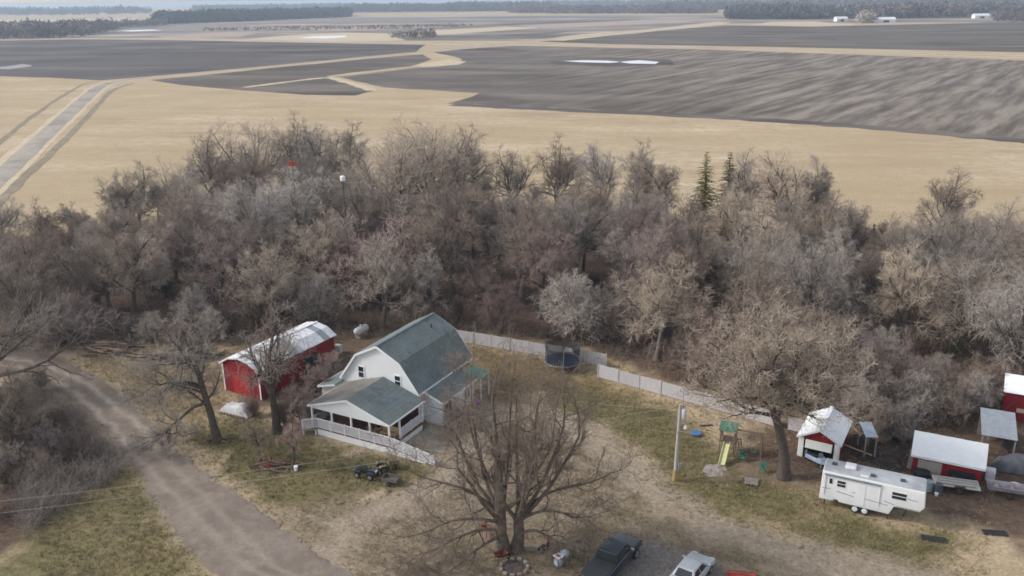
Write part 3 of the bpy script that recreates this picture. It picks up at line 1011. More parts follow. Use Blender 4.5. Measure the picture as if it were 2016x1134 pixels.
def grow(seed, h, trunk=0.5, lean=0.04, r=0.03, limbs=11, t0=0.3, ang=(35, 65), limb_len=0.55, limb_trop=0.05, jit=0.13, sub=(9, 9, 6), sublen=(0.5, 0.45, 0.5),
         twig_r=0.015, subang=(30, 65), trunks=None, stems=1, low_long=True, thin=1.0, trop2=0.03, top_len=0.45, drooptwig=0.0):
    """returns (heavy wood, fine wood) as quads"""
    rng = np.random.default_rng(seed)
    if trunks is None:
        start = np.zeros((stems, 3))
        if stems > 1:
            start[:, :2] = rng.normal(size=(stems, 2)) * h * 0.02
        d = np.tile([0, 0, 1.0], (stems, 1)) + rng.normal(size=(stems, 3)) * lean
        if stems > 1:
            az = np.arange(stems) * 2 * np.pi / stems + rng.uniform(0, 1)
            d[:, 0] += np.cos(az) * 0.32
            d[:, 1] += np.sin(az) * 0.32
        P0, R0 = walk(rng, start, d, np.full(stems, h * trunk) * rng.uniform(0.8, 1.05, stems), 9, 0.06, 0.04, np.full(stems, h * r), 0.45, 0.8)
    else:
        P0, R0 = trunks
    # root flare
    R0 = R0.copy()
    R0[:, 0] *= 1.32
    R0[:, 1] *= 1.06
    S, d, rad, t, bi = spawn(rng, P0, R0, limbs, t0, 1.0, ang)
    L = h * limb_len * ((1.15 - 0.45 * t) if low_long else (0.6 + 0.5 * t)) * rng.uniform(0.75, 1.15, len(S))
    P1, R1 = walk(rng, S, d, L, 8, jit, limb_trop, np.minimum(rad * 0.62, h * r * 0.55), 0.22)
    # leaders carry on from the top of each trunk
    nt = len(P0)
    dl = unit(P0[:, -1] - P0[:, -3])
    P1b, R1b = walk(rng, P0[:, -1], dl, np.full(nt, h * top_len), 8, jit * 0.9, 0.05, R0[:, -1], 0.15)
    P1, R1 = np.concatenate([P1, P1b]), np.concatenate([R1, R1b])
    L1 = np.concatenate([L, np.full(nt, h * top_len)])
    S, d, rad, t, bi = spawn(rng, P1, R1, sub[0], 0.16, 1.0, subang)
    L2 = L1[bi] * sublen[0] * (1.1 - 0.55 * t) * rng.uniform(0.6, 1.2, len(S))
    P2, R2 = walk(rng, S, d, L2, 6, jit * 1.15, trop2, np.maximum(rad * 0.6, twig_r * 1.5), 0.3)
    S, d, rad, t, bi = spawn(rng, P2, R2, sub[1], 0.15, 1.0, subang)
    L3 = L2[bi] * sublen[1] * (1.15 - 0.5 * t) * rng.uniform(0.6, 1.3, len(S)) + 0.12
    P3, R3 = walk(rng, S, d, L3, 4, jit * 1.3, trop2, np.maximum(rad * 0.6, twig_r * 1.1), 0.5)
    S, d, rad, t, bi = spawn(rng, P3, R3, sub[2], 0.15, 1.0, (25, 60))
    L4 = (L3[bi] * sublen[2] * (1.15 - 0.4 * t) + 0.14) * rng.uniform(0.6, 1.4, len(S))
    P4, R4 = walk(rng, S, d, L4, 2, jit * 1.4, trop2 - drooptwig, np.full(len(S), twig_r), 0.6)
    heavy = tubes([(P0, R0, 9), (P1, R1, 6), (P2, R2, 4)])
    fine = tubes([(P3, R3, 3), (P4, R4, 3)])
    return heavy, fine, P4


bark_grey = mat('bark_grey', (0.1, 0.082, 0.07), (0.175, 0.147, 0.126), scale=5, rough=0.95, bump=0.5, rand=0.18)
bark_dark = mat('bark_dark', (0.065, 0.052, 0.045), (0.125, 0.103, 0.088), scale=5, rough=0.95, bump=0.5, rand=0.15)
bark_oak = mat('bark_oak', (0.085, 0.066, 0.054), (0.2, 0.16, 0.13), scale=3, rough=0.95, bump=0.5)
TW = {
    'grey': mat('twigs_grey', (0.285, 0.243, 0.21), (0.44, 0.385, 0.338), scale=0.8, rough=0.95, rand=0.22),
    'tan': mat('twigs_tan', (0.389, 0.314, 0.245), (0.566, 0.472, 0.378), scale=0.8, rough=0.95, rand=0.18),
    'red': mat('twigs_reddish', (0.25, 0.183, 0.162), (0.38, 0.293, 0.262), scale=0.8, rough=0.95, rand=0.22),
    'brown': mat('twigs_brown', (0.235, 0.185, 0.15), (0.375, 0.305, 0.252), scale=0.8, rough=0.95, rand=0.22),
    'pale': mat('twigs_pale', (0.389, 0.337, 0.297), (0.543, 0.484, 0.437), scale=0.8, rough=0.95, rand=0.15),
    'shade': mat('twigs_shade', (0.342, 0.283, 0.23), (0.519, 0.443, 0.372), scale=0.8, rough=0.95),
    'ochre': mat('twigs_ochre', (0.29, 0.225, 0.16), (0.43, 0.345, 0.255), scale=0.8, rough=0.95, rand=0.2),
    'oak': mat('twigs_oak', (0.15, 0.117, 0.097), (0.26, 0.208, 0.172), scale=0.8, rough=0.95),
    'dark': mat('twigs_dark', (0.19, 0.163, 0.15), (0.31, 0.27, 0.248), scale=0.8, rough=0.95, rand=0.2),
}
SPECIES = {}


def species(key, height, twig, bark, **kw):
    heavy, fine, _ = grow(h=height, **kw)
    a = fast_mesh('trunk', heavy[0], heavy[1], bark).data
    b = fast_mesh('crown', fine[0], fine[1], TW[twig]).data
    a.polygons.foreach_set('use_smooth', [True] * len(a.polygons))
    for o in [o for o in COL.objects if o.data in (a, b)]:
        bpy.data.objects.remove(o)
    hh = float(fine[0][:, 2].max())
    SPECIES[key] = (a, b, hh, twig)


# broad oaks, upswept vase trees, straight pole trees, young trees, thicket shrubs
species('oak_a', 15, 'grey', bark_grey, seed=1, trunk=0.46, limbs=11, t0=0.5, ang=(35, 75), limb_len=0.52, limb_trop=0.06, jit=0.17)
species('oak_b', 15, 'brown', bark_grey, seed=2, trunk=0.44, limbs=11, t0=0.5, ang=(32, 72), limb_len=0.5, limb_trop=0.09, jit=0.18)
species('oak_c', 15, 'tan', bark_grey, seed=3, trunk=0.42, limbs=12, t0=0.48, ang=(32, 76), limb_len=0.55, limb_trop=0.07, jit=0.15)
species('vase_a', 16, 'grey', bark_grey, seed=4, trunk=0.25, limbs=9, t0=0.45, ang=(18, 45), limb_len=0.72, limb_trop=0.06, jit=0.09, low_long=True, top_len=0.65)
species('vase_b', 16, 'tan', bark_grey, seed=5, trunk=0.22, limbs=11, t0=0.4, ang=(20, 52), limb_len=0.72, limb_trop=0.05, jit=0.09, top_len=0.65)
species('pole_a', 15, 'grey', bark_grey, seed=6, trunk=0.72, r=0.018, limbs=14, t0=0.45, ang=(30, 55), limb_len=0.3, limb_trop=0.09, jit=0.1, sub=(8, 8, 6), top_len=0.28)
species('pole_b', 14, 'brown', bark_dark, seed=7, trunk=0.68, r=0.02, limbs=14, t0=0.42, ang=(35, 65), limb_len=0.32, limb_trop=0.06, jit=0.13, sub=(8, 8, 6), top_len=0.28)
species('pole_c', 15, 'pale', bark_grey, seed=8, trunk=0.6, r=0.019, limbs=13, t0=0.42, ang=(28, 50), limb_len=0.4, limb_trop=0.08, jit=0.1, sub=(8, 8, 6), top_len=0.3)
species('young_a', 7, 'red', bark_dark, seed=9, trunk=0.5, r=0.016, stems=3, limbs=9, t0=0.15, ang=(25, 55), limb_len=0.45, jit=0.12, sub=(6, 6, 4), twig_r=0.012)
species('young_b', 7, 'brown', bark_dark, seed=10, trunk=0.5, r=0.016, stems=3, limbs=9, t0=0.15, ang=(30, 65), limb_len=0.45, jit=0.14, sub=(6, 6, 4), twig_r=0.012)
species('young_c', 7, 'pale', bark_grey, seed=12, trunk=0.45, r=0.016, stems=4, limbs=8, t0=0.12, ang=(30, 60), limb_len=0.48, jit=0.14, sub=(6, 6, 4), twig_r=0.012)
species('shrub_a', 3.6, 'red', bark_dark, seed=13, trunk=0.6, r=0.011, stems=8, limbs=6, t0=0.1, ang=(20, 50), limb_len=0.4, jit=0.16, sub=(5, 5, 3), twig_r=0.011)
species('shrub_b', 3.4, 'brown', bark_dark, seed=14, trunk=0.6, r=0.011, stems=8, limbs=6, t0=0.1, ang=(25, 60), limb_len=0.42, jit=0.18, sub=(5, 5, 3), twig_r=0.011)
species('shrub_c', 3.4, 'dark', bark_dark, seed=15, trunk=0.6, r=0.011, stems=9, limbs=6, t0=0.1, ang=(25, 60), limb_len=0.42, jit=0.18, sub=(5, 5, 3), twig_r=0.011)

NAMES = {'oak': 'oak_tree', 'vase': 'elm_tree', 'pole': 'bare_tree', 'young': 'young_tree', 'shrub': 'shrub'}


def plant(key, x, y, h, label, group=None, rot=None, cat=None, wide=1.0, z=-0.04, tint=None):
    a, b, hh, tw = SPECIES[key]
    base = key.split('_')[0]
    t = thing(NAMES[base], label, cat or ('shrub' if base == 'shrub' else 'tree'), (x, y), random.uniform(0, 6.28) if rot is None else rot, group, z)
    s = h / hh
    t.scale = (s * wide, s * wide, s)
    link_mesh('trunk', a, None, t)
    c = link_mesh('crown', b, None, t)
    if tint:
        c.material_slots[0].link = 'OBJECT'
        c.material_slots[0].material = TW[tint]
    return t


# the trees that stand out in the wood: top position, distance and kind taken from the photograph
STAND = [
    ('vase_a', (-58.8, 148.0, 13.7), 1.0, 'bare grey tree at the left end of the wood, above the curved fields'),
    ('oak_a', (-55.7, 158.0, 16.4), 1.0, 'broad bare tree at the back of the wood, left of its highest crowns'),
    ('vase_a', (-49.6, 163.0, 17.9), 1.05, 'tall grey upswept tree at the back of the wood, left'),
    ('oak_b', (-43.2, 168.0, 18.4), 1.0, 'tall brown bare tree, the leftmost of the highest crowns'),
    ('oak_a', (-36.1, 164.0, 17.9), 1.0, 'dark bare tree beside the small white object, back of the wood'),
    ('pole_a', (-29.2, 160.0, 17.7), 1.0, 'narrow grey tree left of the fan-shaped tan tree'),
    ('vase_b', (-21.2, 150.0, 19.2), 1.15, 'tan bare tree with fanned branches, left one of the pair'),
    ('vase_b', (-14.2, 154.0, 19.5), 1.2, 'tan bare tree with fanned branches, tallest in the middle of the wood'),
    ('oak_a', (-9.1, 158.0, 16.9), 1.0, 'bare tree right of the tall fanned tan tree'),
    ('oak_a', (0.5, 152.0, 14.1), 0.95, 'bare grey oak alone against the tan field, left of two'),
    ('oak_b', (7.7, 150.0, 15.9), 1.1, 'dark-limbed oak spread against the tan field, right of two'),
    ('pole_c', (16.3, 146.0, 15.9), 1.0, 'pale straight-stemmed tree against the tan field, left of the conifers'),
    ('pole_a', (22.3, 146.0, 15.8), 1.0, 'second straight tree left of the conifers'),
    ('pole_b', (26.0, 140.0, 14.0), 1.0, 'thin brown tree just left of the yellow-green conifer'),
    ('oak_a', (39.6, 142.0, 14.5), 1.0, 'bare grey tree right of the two conifers'),
    ('oak_c', (41.9, 132.0, 16.7), 1.1, 'large tan-grey oak with round crown right of the conifers'),
    ('pole_a', (48.0, 134.0, 14.7), 1.0, 'grey tree on the right shoulder of the large round oak'),
    ('pole_b', (48.4, 118.0, 11.8), 1.0, 'lower bare tree where the wood dips at the right'),
    ('young_b', (51.0, 112.0, 9.9), 1.0, 'small bare tree in the dip of the wood at the right'),
    ('pole_b', (62.1, 122.0, 14.6), 0.9, 'tall thin tree with broken top right of the dip'),
    ('vase_a', (56.1, 104.0, 14.4), 1.1, 'bare tree with open forked limbs at the right end of the wood'),
    ('oak_a', (66.5, 112.0, 12.5), 1.0, 'bare tree at the right edge of the picture, back of the wood'),
    ('oak_a', (-63.1, 142.0, 14.1), 1.0, 'bare grey tree at the left shoulder of the wood'),
    ('pole_b', (-61.5, 132.0, 13.7), 1.0, 'thin bare tree on the left outline of the wood'),
    ('oak_b', (-72.4, 128.0, 10.4), 1.0, 'dark bare tree near the left edge, below the road'),
    ('young_b', (-78.7, 150.0, 5.1), 1.0, 'small bare tree below the bend of the left road'),
    ('oak_a', (-81.7, 135.0, 10.4), 1.0, 'bare tree at the left edge of the picture by the road'),
    ('pole_c', (-31.2, 122.0, 16.2), 1.3, 'pale grey tree under the small red patch'),
    ('pole_c', (-35.3, 118.0, 15.8), 1.3, 'pale grey crown in the left middle of the wood'),
    ('young_c', (-38.3, 97.0, 6.4), 1.0, 'pale grey tree with fine twigs left of the red shed'),
    ('young_a', (-17.9, 108.0, 13.8), 1.5, 'reddish bare tree behind the farmhouse roof'),
    ('oak_b', (-7.9, 110.0, 14.8), 1.0, 'dark-trunked oak straight behind the farmhouse ridge'),
    ('vase_a', (1.0, 113.0, 14.5), 1.0, 'grey upswept tree behind the long pale fence'),
    ('young_c', (7.1, 94.0, 9.0), 1.2, 'small pale tan tree just behind the trampoline'),
    ('pole_c', (15.6, 108.0, 10.4), 1.3, 'pale fine-twigged tree in the middle of the wood'),
    ('pole_b', (10.0, 116.0, 12.3), 1.0, 'bare tree between the oaks and the pale tree'),
    ('young_a', (25.9, 108.0, 8.5), 1.5, 'reddish bare tree right of the middle of the wood'),
    ('young_c', (38.7, 84.0, 5.3), 1.1, 'pale bare tree behind the red garage'),
    ('young_c', (42.8, 80.0, 4.0), 1.1, 'pale bare tree behind the white-roofed shed'),
    ('pole_b', (53.4, 92.0, 9.3), 1.0, 'dark bare tree behind the grey-roofed shelter'),
]
for key, (x, y, h), wide, lab in STAND:
    plant(key, x, y, h, lab, 'bare trees of the wood', wide=wide)

# the rest of the wood: kind, place, height and label of every tree and shrub
WOODLIST = [
    ('vase_a', 'grey', 20.1, 135.8, 11.5, 'grey upswept bare tree towards the back, left of the pole'),
    ('pole_b', 'pale', -59.7, 118.8, 10.4, 'pale slender bare tree in the middle, at the left end'),
    ('vase_a', 'grey', 50.3, 85.7, 12.9, 'grey upswept bare tree a few rows in, near the right edge'),
    ('oak_c', 'grey', 31.7, 89.6, 14.3, 'grey broad bare tree a few rows in, behind the big round tree, right of two'),
    ('oak_a', 'red', -48.1, 123.9, 13.0, 'reddish broad bare tree in the middle, left of the red shed'),
    ('pole_a', 'grey', -10.1, 99.2, 10.6, 'grey slender bare tree at the front, behind the house, right'),
    ('oak_c', 'brown', -70.3, 137.0, 6.5, 'brown broad bare tree towards the back, at the left end, right of two'),
    ('vase_a', 'pale', 52.4, 81.3, 13.8, 'pale upswept bare tree at the front, near the right edge'),
    ('pole_b', 'grey', -39.9, 151.5, 12.9, 'grey slender bare tree towards the back, behind the shed end'),
    ('oak_b', 'brown', 1.1, 106.9, 15.2, 'brown broad bare tree a few rows in, behind the left fence'),
    ('young_c', 'pale', -49.5, 111.0, 9.4, 'pale bushy young bare tree a few rows in, left of the red shed'),
    ('oak_b', 'ochre', 42.7, 113.2, 12.0, 'ochre broad bare tree towards the back, behind the red garage'),
    ('vase_a', 'brown', -35.4, 139.6, 14.5, 'brown upswept bare tree towards the back, behind the shed end'),
    ('pole_a', 'pale', 37.3, 96.2, 13.1, 'pale slender bare tree in the middle, behind the red garage'),
    ('oak_a', 'brown', 25.7, 121.9, 11.9, 'brown broad bare tree towards the back, behind the pole'),
    ('vase_a', 'red', 61.1, 127.7, 5.7, 'reddish upswept bare tree towards the back, behind the low shed'),
    ('young_a', 'red', -37.8, 144.5, 9.4, 'reddish bushy young bare tree towards the back, behind the shed end'),
    ('vase_a', 'brown', -10.8, 131.5, 12.3, 'brown upswept bare tree in the middle, behind the house, right'),
    ('oak_b', 'brown', -18.5, 127.9, 14.3, 'brown broad bare tree in the middle, behind the house, left'),
    ('young_b', 'brown', 13.1, 92.5, 7.7, 'brown bushy young bare tree at the front, left of the pole'),
    ('pole_b', 'red', 3.6, 101.2, 13.7, 'reddish slender bare tree at the front, behind the trampoline'),
    ('oak_a', 'brown', 8.0, 124.9, 12.3, 'brown broad bare tree in the middle, behind the trampoline, right of two'),
    ('young_c', 'pale', -23.9, 99.4, 7.4, 'pale bushy young bare tree at the front, behind the shed end'),
    ('young_a', 'red', -49.9, 139.2, 8.1, 'reddish bushy young bare tree towards the back, left of the red shed'),
    ('pole_c', 'red', 16.9, 112.8, 13.5, 'reddish slender bare tree in the middle, left of the pole'),
    ('oak_b', 'brown', -48.3, 117.9, 13.9, 'brown broad bare tree in the middle, left of the red shed'),
    ('oak_a', 'red', 45.9, 122.8, 11.5, 'reddish broad bare tree towards the back, behind the red garage'),
    ('pole_c', 'brown', 10.0, 132.9, 11.1, 'brown slender bare tree towards the back, behind the trampoline'),
    ('oak_b', 'brown', 35.3, 109.2, 13.9, 'brown broad bare tree in the middle, behind the big round tree'),
    ('oak_a', 'tan', 12.2, 141.8, 10.5, 'tan broad bare tree towards the back, behind the trampoline'),
    ('young_a', 'red', 36.7, 76.2, 8.4, 'reddish bushy young bare tree at the front, behind the low shed'),
    ('oak_a', 'grey', -77.8, 125.5, 7.3, 'grey broad bare tree in the middle, at the left end'),
    ('pole_b', 'grey', -4.8, 150.3, 8.7, 'grey slender bare tree towards the back, behind the left fence'),
    ('pole_c', 'grey', -74.0, 133.3, 5.5, 'grey slender bare tree towards the back, at the left end'),
    ('oak_a', 'pale', -43.5, 140.5, 11.7, 'pale broad bare tree towards the back, behind the red shed'),
    ('oak_b', 'tan', -41.3, 124.8, 12.1, 'tan broad bare tree in the middle, behind the red shed'),
    ('young_a', 'red', 58.6, 109.3, 8.3, 'reddish bushy young bare tree in the middle, near the right edge'),
    ('oak_a', 'brown', -10.0, 137.4, 14.4, 'brown broad bare tree in the middle, behind the house, right, right of two'),
    ('young_a', 'red', -32.6, 105.2, 7.3, 'reddish bushy young bare tree a few rows in, behind the red shed'),
    ('oak_c', 'tan', 30.8, 112.6, 13.6, 'tan broad bare tree in the middle, behind the play tower'),
    ('oak_b', 'tan', -27.0, 155.7, 12.1, 'tan broad bare tree at the field edge, behind the house, left'),
    ('young_a', 'red', -20.7, 155.9, 8.8, 'reddish bushy young bare tree at the field edge, behind the house, left'),
    ('pole_b', 'pale', 4.3, 157.1, 6.0, 'pale slender bare tree at the field edge, behind the trampoline'),
    ('young_a', 'red', -4.2, 106.6, 7.4, 'reddish bushy young bare tree a few rows in, behind the left fence'),
    ('oak_b', 'brown', -8.9, 121.1, 14.8, 'brown broad bare tree in the middle, behind the house, right, left of two'),
    ('young_a', 'red', -16.8, 143.1, 7.4, 'reddish bushy young bare tree towards the back, behind the house, right, left of two'),
    ('oak_a', 'brown', 61.7, 98.9, 10.9, 'brown broad bare tree a few rows in, near the right edge'),
    ('oak_a', 'brown', -51.4, 104.1, 11.6, 'brown broad bare tree a few rows in, left of the red shed'),
    ('vase_a', 'tan', 78.0, 128.3, 5.5, 'tan upswept bare tree towards the back, near the right edge'),
    ('oak_a', 'grey', 31.3, 96.6, 12.6, 'grey broad bare tree a few rows in, behind the big round tree, left of two'),
    ('young_a', 'red', -9.8, 147.8, 7.3, 'reddish bushy young bare tree towards the back, behind the house, right, right of two'),
    ('oak_b', 'brown', -60.8, 102.3, 13.8, 'brown broad bare tree a few rows in, at the left end, left of two'),
    ('oak_b', 'grey', 20.1, 140.8, 10.0, 'grey broad bare tree at the field edge, left of the pole'),
    ('oak_a', 'tan', -29.5, 99.3, 11.9, 'tan broad bare tree at the front, behind the red shed'),
    ('pole_b', 'tan', 34.9, 129.6, 11.1, 'tan slender bare tree towards the back, behind the play tower'),
    ('young_a', 'red', -1.3, 96.4, 7.6, 'reddish bushy young bare tree at the front, behind the left fence'),
    ('young_b', 'brown', -67.7, 116.4, 9.4, 'brown bushy young bare tree in the middle, at the left end'),
    ('oak_b', 'pale', -32.7, 148.3, 12.7, 'pale broad bare tree towards the back, behind the shed end'),
    ('pole_a', 'grey', 42.3, 107.8, 11.6, 'grey slender bare tree in the middle, behind the red garage'),
    ('oak_a', 'tan', 15.9, 87.8, 13.0, 'tan broad bare tree at the front, behind the pole'),
    ('pole_c', 'brown', -32.6, 111.4, 11.9, 'brown slender bare tree a few rows in, behind the red shed'),
    ('oak_b', 'brown', 29.2, 78.3, 12.3, 'brown broad bare tree at the front, behind the red garage'),
    ('oak_a', 'brown', 50.4, 103.0, 11.4, 'brown broad bare tree in the middle, behind the low shed, second from left'),
    ('pole_c', 'red', -52.8, 154.1, 11.7, 'reddish slender bare tree at the field edge, left of the red shed'),
    ('young_b', 'brown', -19.8, 123.0, 8.4, 'brown bushy young bare tree in the middle, behind the house, left'),
    ('oak_b', 'grey', -66.1, 108.2, 12.1, 'grey broad bare tree a few rows in, at the left end'),
    ('oak_b', 'ochre', -55.5, 136.8, 11.4, 'ochre broad bare tree towards the back, left of the red shed'),
    ('oak_a', 'red', 3.6, 134.9, 9.5, 'reddish broad bare tree towards the back, behind the trampoline'),
    ('pole_b', 'grey', -23.2, 115.4, 11.8, 'grey slender bare tree a few rows in, behind the shed end'),
    ('vase_a', 'brown', -56.2, 95.7, 11.4, 'brown upswept bare tree at the front, at the left end'),
    ('pole_b', 'grey', 40.9, 124.6, 11.3, 'grey slender bare tree towards the back, behind the big round tree'),
    ('oak_b', 'brown', -86.4, 136.9, 5.9, 'brown broad bare tree towards the back, at the left end, left of two'),
    ('oak_a', 'brown', 25.9, 87.0, 13.1, 'brown broad bare tree a few rows in, behind the play tower'),
    ('pole_b', 'brown', -55.2, 114.5, 13.0, 'brown slender bare tree a few rows in, left of the red shed'),
    ('oak_c', 'grey', 21.4, 127.1, 11.3, 'grey broad bare tree towards the back, left of the pole'),
    ('oak_b', 'brown', -56.7, 107.1, 11.8, 'brown broad bare tree a few rows in, at the left end, right of two'),
    ('oak_a', 'brown', 59.9, 117.5, 9.6, 'brown broad bare tree in the middle, behind the low shed, third from left'),
    ('pole_a', 'grey', 45.8, 94.0, 12.5, 'grey slender bare tree a few rows in, behind the low shed'),
    ('oak_a', 'grey', 35.3, 134.7, 9.0, 'grey broad bare tree at the field edge, behind the play tower'),
    ('pole_a', 'brown', 13.4, 127.0, 12.2, 'brown slender bare tree in the middle, left of the pole'),
    ('young_a', 'red', -22.9, 107.7, 8.5, 'reddish bushy young bare tree a few rows in, behind the shed end'),
    ('pole_c', 'brown', -45.8, 145.4, 15.1, 'brown slender bare tree towards the back, behind the red shed'),
    ('pole_a', 'red', 56.8, 85.7, 13.6, 'reddish slender bare tree a few rows in, near the right edge'),
    ('oak_b', 'brown', -30.4, 127.4, 11.5, 'brown broad bare tree in the middle, behind the shed end'),
    ('pole_a', 'red', 14.5, 137.2, 10.4, 'reddish slender bare tree towards the back, left of the pole'),
    ('young_a', 'red', 50.7, 125.6, 8.0, 'reddish bushy young bare tree towards the back, behind the red garage'),
    ('oak_b', 'tan', -26.6, 110.8, 13.6, 'tan broad bare tree a few rows in, behind the shed end'),
    ('vase_a', 'brown', 70.4, 130.7, 6.6, 'brown upswept bare tree towards the back, near the right edge'),
    ('young_a', 'red', 27.9, 128.6, 7.8, 'reddish bushy young bare tree towards the back, behind the pole'),
    ('oak_b', 'grey', 1.1, 144.3, 8.9, 'grey broad bare tree towards the back, behind the left fence'),
    ('pole_b', 'brown', -65.4, 129.2, 8.5, 'brown slender bare tree in the middle, at the left end, left of two'),
    ('oak_a', 'pale', -46.4, 130.3, 11.9, 'pale broad bare tree in the middle, left of the red shed'),
    ('young_a', 'red', -51.4, 94.7, 7.5, 'reddish bushy young bare tree at the front, at the left end'),
    ('pole_c', 'grey', 8.8, 110.8, 13.3, 'grey slender bare tree a few rows in, behind the trampoline'),
    ('oak_a', 'grey', 15.9, 122.8, 12.0, 'grey broad bare tree in the middle, left of the pole'),
    ('pole_c', 'brown', 20.8, 96.5, 12.2, 'brown slender bare tree a few rows in, behind the pole'),
    ('young_a', 'red', 35.0, 115.9, 8.4, 'reddish bushy young bare tree towards the back, behind the big round tree'),
    ('young_a', 'red', 20.5, 81.6, 8.9, 'reddish bushy young bare tree at the front, behind the play tower'),
    ('pole_a', 'grey', -57.9, 125.3, 10.8, 'grey slender bare tree in the middle, left of the red shed'),
    ('pole_b', 'brown', -47.0, 101.1, 14.1, 'brown slender bare tree at the front, left of the red shed'),
    ('oak_a', 'grey', 55.6, 97.4, 12.2, 'grey broad bare tree a few rows in, near the right edge'),
    ('oak_c', 'tan', 42.9, 89.8, 12.7, 'tan broad bare tree a few rows in, behind the low shed'),
    ('oak_a', 'brown', -13.3, 118.9, 13.1, 'brown broad bare tree a few rows in, behind the house, right'),
    ('oak_b', 'grey', 26.9, 98.8, 12.8, 'grey broad bare tree in the middle, behind the play tower'),
    ('pole_b', 'pale', -37.4, 131.8, 12.5, 'pale slender bare tree in the middle, behind the red shed'),
    ('pole_b', 'tan', 33.1, 103.6, 13.1, 'tan slender bare tree in the middle, behind the big round tree'),
    ('pole_b', 'brown', -63.1, 124.8, 9.0, 'brown slender bare tree in the middle, at the left end, right of two'),
    ('pole_c', 'brown', 60.1, 92.8, 13.2, 'brown slender bare tree a few rows in, near the right edge'),
    ('oak_c', 'grey', -15.9, 98.7, 11.6, 'grey broad bare tree at the front, behind the house, left'),
    ('pole_b', 'brown', -61.5, 157.7, 9.0, 'brown slender bare tree at the field edge, left of the red shed'),
    ('oak_b', 'pale', 76.7, 121.7, 7.1, 'pale broad bare tree towards the back, near the right edge'),
    ('young_a', 'red', -21.7, 144.0, 7.2, 'reddish bushy young bare tree towards the back, behind the house, left'),
    ('young_b', 'brown', 71.5, 113.5, 8.2, 'brown bushy young bare tree in the middle, near the right edge'),
    ('young_b', 'brown', -52.7, 128.4, 6.6, 'brown bushy young bare tree in the middle, left of the red shed'),
    ('oak_b', 'red', -38.1, 107.5, 13.7, 'reddish broad bare tree a few rows in, left of the red shed, right of two'),
    ('oak_b', 'brown', 23.5, 102.9, 12.8, 'brown broad bare tree in the middle, behind the pole'),
    ('oak_a', 'tan', 55.4, 133.2, 4.5, 'tan broad bare tree towards the back, behind the red garage'),
    ('pole_c', 'tan', -73.1, 121.9, 8.9, 'tan slender bare tree in the middle, at the left end'),
    ('oak_b', 'brown', 44.2, 99.7, 11.5, 'brown broad bare tree in the middle, behind the low shed, first from left'),
    ('pole_b', 'brown', -6.1, 128.0, 12.7, 'brown slender bare tree in the middle, behind the house, right'),
    ('oak_a', 'grey', -33.9, 156.5, 13.7, 'grey broad bare tree at the field edge, behind the shed end'),
    ('pole_a', 'grey', -63.8, 151.9, 8.2, 'grey slender bare tree at the field edge, left of the red shed'),
    ('pole_a', 'brown', 75.4, 132.8, 5.0, 'brown slender bare tree towards the back, near the right edge'),
    ('young_c', 'pale', 33.5, 123.8, 7.9, 'pale bushy young bare tree towards the back, behind the play tower'),
    ('vase_a', 'brown', -67.4, 121.7, 8.3, 'brown upswept bare tree in the middle, at the left end'),
    ('oak_a', 'brown', 6.7, 119.8, 12.7, 'brown broad bare tree in the middle, behind the trampoline, left of two'),
    ('young_a', 'red', -25.8, 125.9, 8.1, 'reddish bushy young bare tree in the middle, behind the shed end'),
    ('oak_c', 'brown', -60.4, 93.2, 13.1, 'brown broad bare tree at the front, at the left end'),
    ('vase_a', 'brown', 49.8, 139.2, 8.8, 'brown upswept bare tree at the field edge, behind the red garage'),
    ('oak_c', 'red', -42.9, 112.3, 12.1, 'reddish broad bare tree a few rows in, left of the red shed, left of two'),
    ('pole_b', 'tan', -73.3, 141.1, 5.6, 'tan slender bare tree towards the back, at the left end'),
    ('pole_c', 'red', 18.5, 103.7, 13.5, 'reddish slender bare tree a few rows in, behind the pole'),
    ('oak_c', 'red', 16.2, 97.9, 13.1, 'reddish broad bare tree a few rows in, left of the pole'),
    ('vase_a', 'grey', -22.2, 131.5, 14.9, 'grey upswept bare tree in the middle, behind the house, left'),
    ('vase_a', 'red', 69.6, 122.7, 7.5, 'reddish upswept bare tree towards the back, near the right edge'),
    ('oak_a', 'brown', 64.8, 106.8, 10.5, 'brown broad bare tree in the middle, near the right edge'),
    ('pole_b', 'grey', 53.9, 120.4, 6.0, 'grey slender bare tree towards the back, behind the low shed'),
    ('oak_a', 'grey', -49.8, 134.1, 13.1, 'grey broad bare tree in the middle, left of the red shed'),
    ('young_a', 'red', -4.2, 141.7, 8.5, 'reddish bushy young bare tree towards the back, behind the left fence'),
    ('pole_a', 'brown', -65.6, 146.7, 8.4, 'brown slender bare tree towards the back, left of the red shed'),
    ('shrub_b', None, 43.5, 129.3, 3.5, 'brown leafless thicket shrub at the field edge, behind the big round tree, right of two'),
    ('shrub_b', None, 18.4, 124.5, 2.6, 'brown leafless thicket shrub towards the back, left of the pole'),
    ('shrub_b', None, 63.9, 128.7, 3.3, 'brown leafless thicket shrub towards the back, behind the low shed'),
    ('shrub_a', None, 41.3, 91.9, 2.8, 'reddish leafless thicket shrub a few rows in, behind the low shed'),
    ('shrub_c', None, 32.3, 116.0, 3.5, 'dark leafless thicket shrub towards the back, behind the play tower, right of two'),
    ('shrub_a', None, -8.3, 132.1, 3.5, 'reddish leafless thicket shrub in the middle, behind the house, right, right of two'),
    ('shrub_b', None, -22.5, 127.8, 2.3, 'brown leafless thicket shrub in the middle, behind the house, left, right of two'),
    ('shrub_b', None, -54.0, 95.1, 3.4, 'brown leafless thicket shrub at the front, at the left end'),
    ('shrub_a', None, -78.2, 133.4, 3.4, 'reddish leafless thicket shrub towards the back, at the left end, second from left'),
    ('shrub_c', None, -44.0, 132.9, 3.5, 'dark leafless thicket shrub in the middle, behind the red shed, first from left'),
